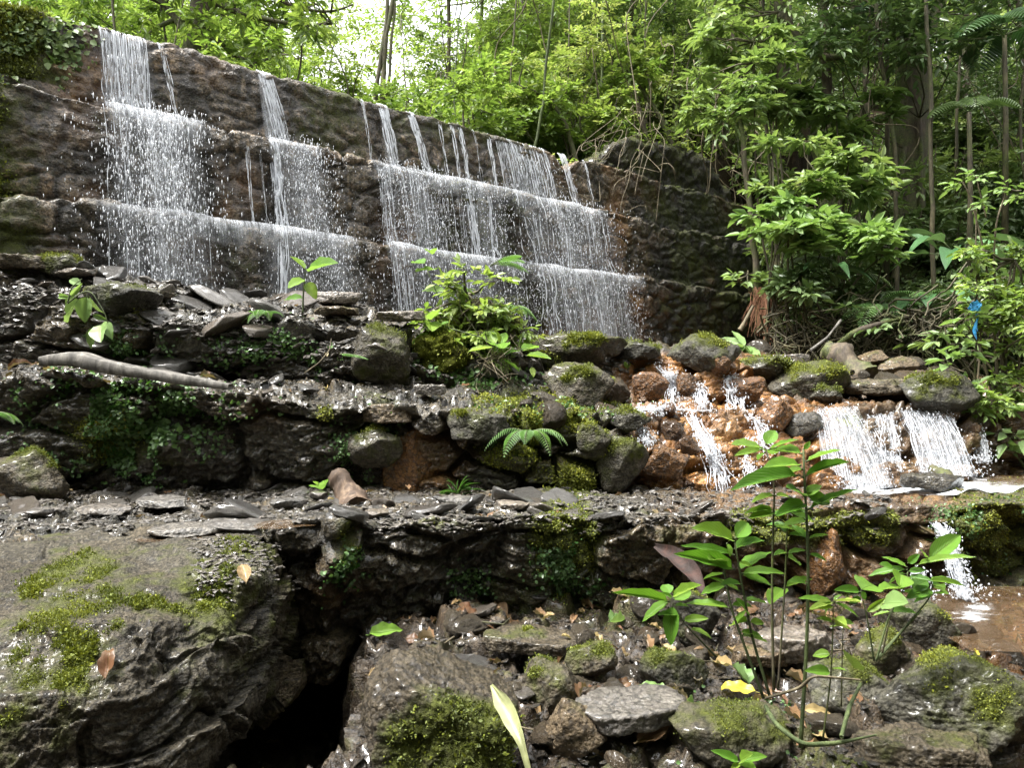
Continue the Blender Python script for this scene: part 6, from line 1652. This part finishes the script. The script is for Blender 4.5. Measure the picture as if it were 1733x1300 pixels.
def drops(mb, P, s, el, D=None, r=None):
    n = len(P); s = np.broadcast_to(s, (n,)); el = np.broadcast_to(el, (n,))
    V = OV[None] * np.stack([s, s, s * el], 1)[:, None]
    if D is not None:
        D = nrm(D); A = nrm(np.cross(D, [0, 1.0, .01])); B = np.cross(D, A)
        V = V[..., 0:1] * A[:, None] + V[..., 1:2] * B[:, None] - V[..., 2:3] * D[:, None]
    mb.add((V + P[:, None]).reshape(-1, 3), [(OFc[None] + np.arange(n)[:, None, None] * 6).reshape(-1, 3)])
def ribbon(mb, Q, w, r):
    n = len(Q); w = np.broadcast_to(w, (n,)); T = nrm(np.gradient(Q, axis=0)); A = nrm(np.cross(T, [0, 1.0, 0.05]))
    B = np.cross(A, T)
    V = np.stack([Q - A * w[:, None], Q + B * w[:, None] * .5, Q + A * w[:, None], Q - B * w[:, None] * .5], 1).reshape(-1, 3)
    i = np.arange(n - 1)[:, None] * 4; j = np.arange(4)[None]; k = (j + 1) % 4
    mb.add(V, [np.stack([i + j, i + 4 + j, i + 4 + k, i + k], -1).reshape(-1, 4)])
def tof(px): return dam_t(px)
def fall_strand(mb, t0, i, r, w, dr=0.0, zt=None, zb=None, breakup=.5, out=.10):
    zt = ZT[i] + .01 if zt is None else zt; zb = ZT[i + 1] if zb is None else zb
    n = 30; f = np.linspace(0, 1, n); z = zt - (zt - zb) * f
    off = OF[i] - .05 + .13 * np.sqrt(f) + out * f
    sd = r.integers(9999)
    wob = vnoise(np.stack([f * 4, 0 * f + sd, 0 * f], 1), 3) * (.06 if w > .0055 and i > 0 else .02)
    Q = dam_pt(t0 + dr * f + wob * f, off + wob * .5, z)
    ww = w * (1 + .8 * vnoise(np.stack([f * 14, 0 * f + sd, 0 * f], 1), 4)) * (1 - .35 * f)
    br = vnoise(np.stack([f * 11, 0 * f + sd, 0 * f + 3], 1), 5)
    ww = np.where((br < -.75 + f * breakup) & (f > .2), ww * .12, ww)
    ribbon(mb, Q, np.maximum(ww, .0006), r)
def veil(mb, px0, px1, i, r, dens=.8, nz=26, nx=14, out=.10, drift=0, spread=0):
    a_, b_ = tof(px0), tof(px1); t = np.linspace(a_, b_, nx); f = np.linspace(0, 1, nz)
    off = OF[i] - .05 + .13 * np.sqrt(f) + out * f
    tt = t[None] + drift * f[:, None] + (t[None] - t.mean()) * spread * f[:, None]
    G = dam_pt(tt, off[:, None] + .02 * vnoise(np.stack([t * 8, 0 * t, 0 * t], 1), 6)[None], (ZT[i] + .01 - (ZT[i] - ZT[i + 1]) * f)[:, None] + 0 * tt)
    e_ = np.sin(np.linspace(0, np.pi, nx)) ** .8 * (.75 + .5 * vnoise(np.stack([t * 7, 0 * t + i, 0 * t], 1), 12))
    mb.add(G, [grid_faces(nz, nx)], (e_[None] * dens * (1 - .2 * f[:, None])).ravel(), np.stack(np.broadcast_arrays((t / 1.0)[None], (f * .9)[:, None]), -1))
def spray(mb, px0, px1, i, n, r, s=(.0018, .0055), el=(1.4, 4.5), out=(.05, .45), zr=(0, 1), gauss=True):
    a_, b_ = tof(px0), tof(px1)
    t = r.normal((a_ + b_) / 2, (b_ - a_) * .27, n) if gauss else r.uniform(a_, b_, n)
    f = zr[0] + (zr[1] - zr[0]) * r.random(n) ** .9
    z = ZT[i] + .06 - (ZT[i] - ZT[i + 1]) * f
    o_ = OF[i] + out[0] + (out[1] - out[0]) * r.random(n) ** 1.6 * (.35 + .65 * f)
    drops(mb, dam_pt(t, o_, z), s[0] + (s[1] - s[0]) * r.random(n) ** 2.5, r.uniform(*el, n))
def splash(mb, px, i, n, rad, r, s=(.002, .007), hgt=.16, rt=None):
    """burst where water lands on ledge i"""
    t0 = tof(px); th = r.normal(size=n) * (rt or rad) ; h = np.abs(r.normal(size=n)) * hgt * np.exp(-(th / (rt or rad)) ** 2 * .4)
    P = dam_pt(t0 + th, OF[i] - .08 + np.abs(r.normal(size=n)) * rad * .5, ZT[i] + h - r.random(n) * .02)
    D = r.normal(size=(n, 3)) + [0, 0, 1.2]
    drops(mb, P, s[0] + (s[1] - s[0]) * r.random(n) ** 2, r.uniform(1, 2.4, n), D)
def ledge_film(mb, px0, px1, i, n, r):
    """thin sheet of running water over ledge i, hanging a little over its edge"""
    a_, b_ = tof(px0), tof(px1); nx = max(12, int((b_ - a_) / .03)); t = np.linspace(a_, b_, nx)
    prof = [(-.22, .015), (-.12, .022), (-.04, .025), (.02, .018), (.055, -.01), (.075, -.05), (.09, -.10), (.10, -.17), (.11, -.26)]
    tt = np.stack([t * 3, 0 * t + i, 0 * t], 1)
    w = .012 * vnoise(tt * 4, 8)
    G = np.stack([dam_pt(t, OF[i] + o_ + w, ZT[i] + z_ + .02 * vnoise(tt, 9)) for o_, z_ in prof])
    al = np.array([.3, .6, .95, 1.05, 1.0, .9, .7, .45, 0.0]); e_ = np.clip(np.sin(np.linspace(0, np.pi, nx)) * 3, 0, 1) * (.8 + .35 * vnoise(tt * 1.5, 11))
    mb.add(G, [grid_faces(len(prof), nx)], (al[:, None] * e_[None]).ravel(), np.stack(np.broadcast_arrays((t / 1.0)[None], (np.arange(len(prof)) * .05)[:, None]), -1))
def waterfall(px, label, strands, veils, sprays, splashes, films, seed):
    r = np.random.default_rng(seed)
    e_ = empty('waterfall', tuple(dam_pt(tof(px), OF[2], ZT[2])), label, 'waterfall'); org = np.array(e_.location)
    m = MB()
    for (a_, b_, i, n, w, *k) in strands:
        for q in range(n): fall_strand(m, tof(a_ + (b_ - a_) * ((q + r.random()) / n)), i, r, w * r.uniform(.4, 1.3), *k)
    m.build('strands', M['water'], e_, org)
    m = MB()
    for v in veils: veil(m, v[0], v[1], v[2], r, *v[3:])
    if m.n: m.build('veil', M['veil'], e_, org)
    m = MB()
    for s in sprays: spray(m, s[0], s[1], s[2], s[3], r, **(s[4] if len(s) > 4 else {}))
    for s in splashes: splash(m, s[0], s[1], s[2], int(s[3] * .7), r, **(s[4] if len(s) > 4 else {}))
    m.build('spray', M['water'], e_, org)['kind'] = 'stuff'
    if films:
        for fl in films:
            m = MB(); ledge_film(m, *fl, r); m.build('foam', M['veil'], e_, org)
waterfall(210, 'widest white fall near the left end of the dam, bursting on the second course',
    [(168, 250, 0, 34, .005), (268, 276, 0, 5, .006, .10), (160, 310, 1, 13, .004), (150, 320, 2, 9, .004)],
    [(164, 254, 0, .85, 26, 22), (165, 320, 1, .55, 26, 26, .2), (150, 330, 2, .5, 26, 26, .2)],
    [(150, 330, 1, 2600, dict(s=(.002, .0075))), (130, 330, 2, 2300, dict(s=(.002, .0065))), (140, 340, 3, 1500), (170, 255, 0, 260, dict(out=(.05, .2), zr=(.4, 1)))],
    [(222, 1, 4200, .24, dict(hgt=.14, s=(.004, .013))), (230, 1, 900, .45, dict(hgt=.10)), (215, 2, 1500, .5, dict(hgt=.08)), (200, 3, 900, .6, dict(hgt=.06))],
    [(160, 330, 1, 90), (130, 420, 2, 130), (130, 420, 3, 60)], 1)
waterfall(455, 'narrow ribbon of water left of the middle of the dam, wavy strand below',
    [(436, 462, 0, 26, .006, .12), (440, 452, 1, 16, .010, .0), (434, 450, 2, 9, .009, -.1), (396, 402, 1, 4, .004), (420, 424, 1, 3, .003)],
    [(434, 464, 0, .95, 26, 8), (436, 530, 1, .55, 26, 12, .2), (400, 560, 2, .45, 26, 16, .2)],
    [(440, 545, 1, 1500, dict(out=(.05, .5))), (420, 560, 2, 1300), (400, 640, 2, 900), (420, 480, 3, 500)],
    [(458, 1, 700, .16, dict(hgt=.09)), (480, 1, 300, .3), (445, 2, 300, .2), (440, 3, 300, .3)],
    [(430, 520, 1, 30), (380, 560, 2, 50), (380, 620, 3, 40)], 2)
waterfall(680, 'row of separate thin trickles over the middle of the dam',
    [(612, 616, 0, 4, .004), (640, 656, 0, 16, .006, .05), (690, 702, 0, 12, .006, .12), (742, 747, 0, 4, .004), (762, 768, 0, 5, .005), (776, 782, 0, 7, .006), (800, 804, 0, 2, .002),
     (618, 640, 1, 12, .004), (650, 720, 1, 12, .003), (764, 778, 1, 16, .006), (800, 806, 1, 9, .006), (722, 760, 1, 8, .003), (616, 650, 2, 16, .004), (650, 840, 2, 14, .003), (620, 650, 3, 10, .004)],
    [(638, 660, 0, .9, 26, 8), (615, 725, 1, .5, 26, 30, .12), (745, 830, 1, .35, 26, 20, .1), (610, 840, 2, .42, 26, 50, .15), (600, 840, 3, .5)],
    [(612, 730, 1, 1800, dict(gauss=False)), (740, 830, 1, 900, dict(gauss=False)), (610, 850, 2, 3000, dict(gauss=False)), (600, 850, 3, 1500, dict(gauss=False))],
    [(645, 1, 300, .3, dict(hgt=.05)), (705, 1, 300, .3, dict(hgt=.05)), (770, 1, 300, .3, dict(hgt=.05)), (640, 2, 400, .5, dict(hgt=.05)), (760, 2, 400, .5, dict(hgt=.05))],
    [(600, 830, 1, 240), (600, 850, 2, 170), (600, 850, 3, 50)], 3)
waterfall(890, 'broad bright curtain of water at the right of the dam before the dark wing',
    [(823, 829, 0, 6, .005), (838, 850, 0, 8, .003), (848, 924, 0, 34, .006, .06), (946, 958, 0, 9, .006, .12), (850, 1010, 1, 22, .006), (860, 1010, 2, 26, .006), (860, 1000, 3, 14, .005), (988, 992, 0, 3, .004)],
    [(846, 928, 0, .8, 26, 26, .10, .06), (850, 1015, 1, .6, 26, 36, .2), (855, 1015, 2, .65, 26, 36, .2), (870, 1010, 3, .6, 26, 30, .1)],
    [(840, 1020, 1, 2300), (850, 1030, 2, 2600, dict(gauss=False)), (860, 1040, 3, 2500, dict(gauss=False)), (840, 960, 0, 500, dict(out=(.05, .25), zr=(.3, 1)))],
    [(890, 1, 2200, .4, dict(hgt=.10)), (940, 1, 900, .5, dict(hgt=.08)), (900, 2, 1200, .6, dict(hgt=.07)), (960, 2, 900, .6, dict(hgt=.07)), (930, 3, 600, .6)],
    [(820, 1000, 1, 300), (840, 1040, 2, 220), (860, 1080, 3, 80)], 4)

# the two small falls on the right and the trickles on the orange rock
def small_fall(label, tops, bots, Yt, Yb, n, nd, seed, w=.006, sag=.35, foot=None, mats='water'):
    r = np.random.default_rng(seed); m = MB(); md = MB()
    a0, a1 = W(tops[0][0], tops[0][1], Yt), W(tops[1][0], tops[1][1], Yt); b0, b1 = W(bots[0][0], bots[0][1], Yb), W(bots[1][0], bots[1][1], Yb)
    e_ = empty('waterfall', tuple((b0 + b1) / 2), label, 'waterfall'); org = np.array(e_.location)
    def pt(u, f, jit):
        A = a0 * (1 - u) + a1 * u; B_ = b0 * (1 - u) + b1 * u
        Q = A + (B_ - A) * f[:, None]; Q[:, 2] = A[2] + (B_[2] - A[2]) * (f ** (1.5)) ; return Q + jit
    f = np.linspace(0, 1, 20)
    for k in range(n):
        u = r.random(); Q = pt(u, f, np.stack([vnoise(np.stack([f * 3, 0 * f + k, 0 * f], 1), 3) * .02, vnoise(np.stack([f * 3, 0 * f + k, 0 * f], 1), 4) * .03, 0 * f], 1))
        s0, s1 = sorted(r.random(2) * 1.3 - .15); ww = w * r.uniform(.3, 1.2) * np.clip((f - s0) * 8, 0, 1) * np.clip((s1 - f) * 8, .0, 1) * (1 + .7 * vnoise(np.stack([f * 12, 0 * f + k, 0 * f], 1), 5)) + .0004
        ribbon(m, Q, ww, r)
    m.build('strands', M[mats], e_, org)
    u = r.random(nd); ff = r.random(nd) ** .8
    A = a0 * (1 - u)[:, None] + a1 * u[:, None]; B_ = b0 * (1 - u)[:, None] + b1 * u[:, None]
    P = A + (B_ - A) * ff[:, None]; P[:, 2] = A[:, 2] + (B_[:, 2] - A[:, 2]) * ff ** 1.5; P += r.normal(size=P.shape) * [.02, .03, .02] - [0, .02, 0]
    drops(md, P, .002 + .005 * r.random(nd) ** 2, r.uniform(1, 3, nd), (B_ - A) + r.normal(size=P.shape) * .2)
    nf = nd // 3; u = r.random(nf); P = b0 * (1 - u)[:, None] + b1 * u[:, None] + r.normal(size=(nf, 3)) * [.06, .06, .015] + [0, 0, .02]; P[:, 2] += np.abs(r.normal(size=nf)) * .04
    drops(md, P, .002 + .006 * r.random(nf) ** 2, r.uniform(.7, 1.6, nf), r.normal(size=P.shape))
    md.build('spray', M['water'], e_, org)['kind'] = 'stuff'
    mv = MB(); us = np.linspace(0, 1, 16)
    Gv = np.stack([pt(u, f, np.array([0, .02, 0])) for u in us], 1)
    mv.add(Gv, [grid_faces(20, 16)], ((np.sin(us * np.pi) ** .4)[None] * (.25 + .55 * f[:, None])).ravel(), np.stack(np.broadcast_arrays(us[None] * .8, f[:, None] * .8), -1)); mv.build('veil', M['veil'], e_, org)
small_fall('left one of the two strong white falls beside the orange cascade', [(1378, 692), (1440, 688)], [(1396, 832), (1518, 826)], 6.35, 5.75, 70, 650, 1, .0024)
small_fall('right one of the two strong white falls below the bank bush', [(1520, 694), (1598, 694)], [(1556, 800), (1655, 808)], 6.5, 6.0, 70, 650, 2, .0024)
small_fall('thin fall at the far right beside the bank bush', [(1634, 712), (1650, 712)], [(1655, 785), (1676, 782)], 6.6, 6.3, 40, 300, 3, .005)
small_fall('faint trickles between the two white falls', [(1465, 698), (1512, 698)], [(1475, 800), (1530, 800)], 6.5, 6.1, 40, 420, 4, .003)
small_fall('small fall pouring from the lowest terrace into the reddish pool', [(1578, 885), (1600, 895)], [(1624, 1012), (1646, 1018)], 4.25, 4.0, 60, 500, 5, .003)
small_fall('short trickle left of the fall into the reddish pool', [(1548, 965), (1560, 965)], [(1550, 1020), (1572, 1022)], 4.2, 4.05, 14, 160, 6, .003)
def trickle(path, label, seed, wpx=10, n=30, nd=500, key=('mid', 'upper')):
    r = np.random.default_rng(seed); m = MB(); path = np.array(path, float)
    t = np.linspace(0, 1, 26); d = np.linspace(0, 1, len(path))
    org = None; PP = []
    px = np.interp(t, d, path[:, 0]); py = np.interp(t, d, path[:, 1])
    for q in range(int(n * 1.3)):
        o_ = r.normal() * wpx * .5; Q = []
        for a_, b_, tt in zip(px, py, t):
            h = hit(a_ + o_ * (.5 + tt) + 3 * vnoise(np.array([[tt * 8, q, 0]]), 3)[0], b_, list(key), 9)
            if h is not None: Q.append(np.array(h[0]) + np.array(h[1]) * .014 + [0, -.012, 0])
        if len(Q) < 5: continue
        Q = np.array(Q); Q = blur(Q[:, None], 2)[:, 0]
        i0 = r.integers(0, max(1, len(Q) - 8)); i1 = min(len(Q), i0 + r.integers(5, 16)); Q = Q[i0:i1]
        ribbon(m, Q, r.uniform(.0015, .0065) * np.sin(np.linspace(.2, 2.9, len(Q))) * Q[:, 1].mean() / 6, r); PP.append(Q)
    if not PP: return
    PP = np.concatenate(PP); ix = r.integers(len(PP), size=nd)
    org = PP[0]; e_ = empty('trickle', tuple(org), label, 'trickle')
    m.build('strands', M['water'], e_, org); md = MB(); drops(md, PP[ix] + r.normal(size=(nd, 3)) * [.03, .02, .025], .0025 + .005 * r.random(nd) ** 2, r.uniform(.8, 2, nd)); md.build('spray', M['water'], e_, org)['kind'] = 'stuff'
trickle([(1125, 612), (1132, 640), (1138, 685)], 'white trickle down the left notch of the upper orange step', 1)
trickle([(1160, 636), (1182, 655), (1188, 690)], 'broken trickle round the orange rock of the upper step', 2)
trickle([(1236, 630), (1244, 655), (1250, 690)], 'trickle at the right of the upper orange step', 3)
trickle([(1060, 692), (1110, 690), (1180, 690)], 'foamy water collecting on the flat of the orange cascade', 4, 16, 40)
trickle([(1170, 690), (1185, 725), (1205, 760), (1222, 800), (1232, 835)], 'main white trickle running down the middle of the orange cascade', 5, 16, 60, 900)
trickle([(1260, 690), (1290, 720), (1300, 770)], 'thin trickle on the right of the orange cascade', 6, 10, 24, 300)
trickle([(1075, 700), (1090, 730), (1100, 750)], 'thin trickle over the left orange boulders', 7, 12, 20, 250)
trickle([(1262, 760), (1275, 790), (1270, 830)], 'small trickle behind the leaves of the tallest seedling', 8, 10, 20, 250)

# stream and pools
def pool(name, key, rows, cols, lift, foamfn, level=None):
    G, N, _ = SHEETS[key]; X, Y = PROJ[key]
    c0 = np.searchsorted(X[0] if key != 'bed' else X[-1], cols[0]); c1 = np.searchsorted(X[0] if key != 'bed' else X[-1], cols[1])
    S = G[rows[0]:rows[1], c0:c1].copy()
    S[..., 2] = blur(blur(S[..., 2:3], 14).transpose(1, 0, 2), 14).transpose(1, 0, 2)[..., 0] + lift
    me = mesh_np(name, S.reshape(-1, 3), [grid_faces(*S.shape[:2])], {'foam': foamfn(S)}, mat=M['stream']); tag(link(name, me), kind='structure')
def ff(S):
    px, py = pxmap(S), pymap(S)
    return .24 * np.exp(-((py - (826 + (px - 1500) * .03)) / 14) ** 2) * sst(1400, 1450, px) + .16 * np.exp(-((px - 1620) / 70) ** 2 - ((py - 815) / 20) ** 2) + .07 + .10 * np.exp(-((py - 832) / 12) ** 2) * sst(1400, 1500, px)
pool('stream_water', 'lower', (168, 241), (1330, 1900), .028, ff)
xs, ys = np.meshgrid(np.linspace(1.95, 3.6, 90), np.linspace(3.25, 4.3, 60))
S = np.stack([xs, ys, .165 + .006 * fbm(np.stack([xs * 5, ys * 5, 0 * xs], -1), 3, 4)], -1)
me = mesh_np('pool_water', S.reshape(-1, 3), [grid_faces(60, 90)], {'foam': .34 * np.exp(-((pxmap(S) - 1645) / 45) ** 2 - ((pymap(S) - 1040) / 22) ** 2) + .06 * sst(1600, 1700, pxmap(S))}, mat=M['stream']); tag(link('pool_water', me), kind='structure')
for i, (px, py, w, h) in enumerate([(480, 890, 50, 9), (300, 912, 60, 6)]):
    p, _ = rest(px, py, ['lower']); V = [p + [0, 0, .004]]
    th = np.linspace(0, 6.283, 40, endpoint=False); rr = 1 + .25 * vnoise(np.stack([np.cos(th) * 1.5, np.sin(th) * 1.5, 0 * th + i], 1), 2)
    V = np.concatenate([[p + [0, 0, .008]], p + np.stack([np.cos(th) * rr * w / F * p[1], np.sin(th) * rr * .13, 0 * th + .008], 1)])
    me = mesh_np('puddle_water', V, [np.array([[0, 1 + k, 1 + (k + 1) % 40] for k in range(40)])], {'foam': np.zeros(41)}, mat=M['stream']); tag(link('puddle_water', me), kind='structure')
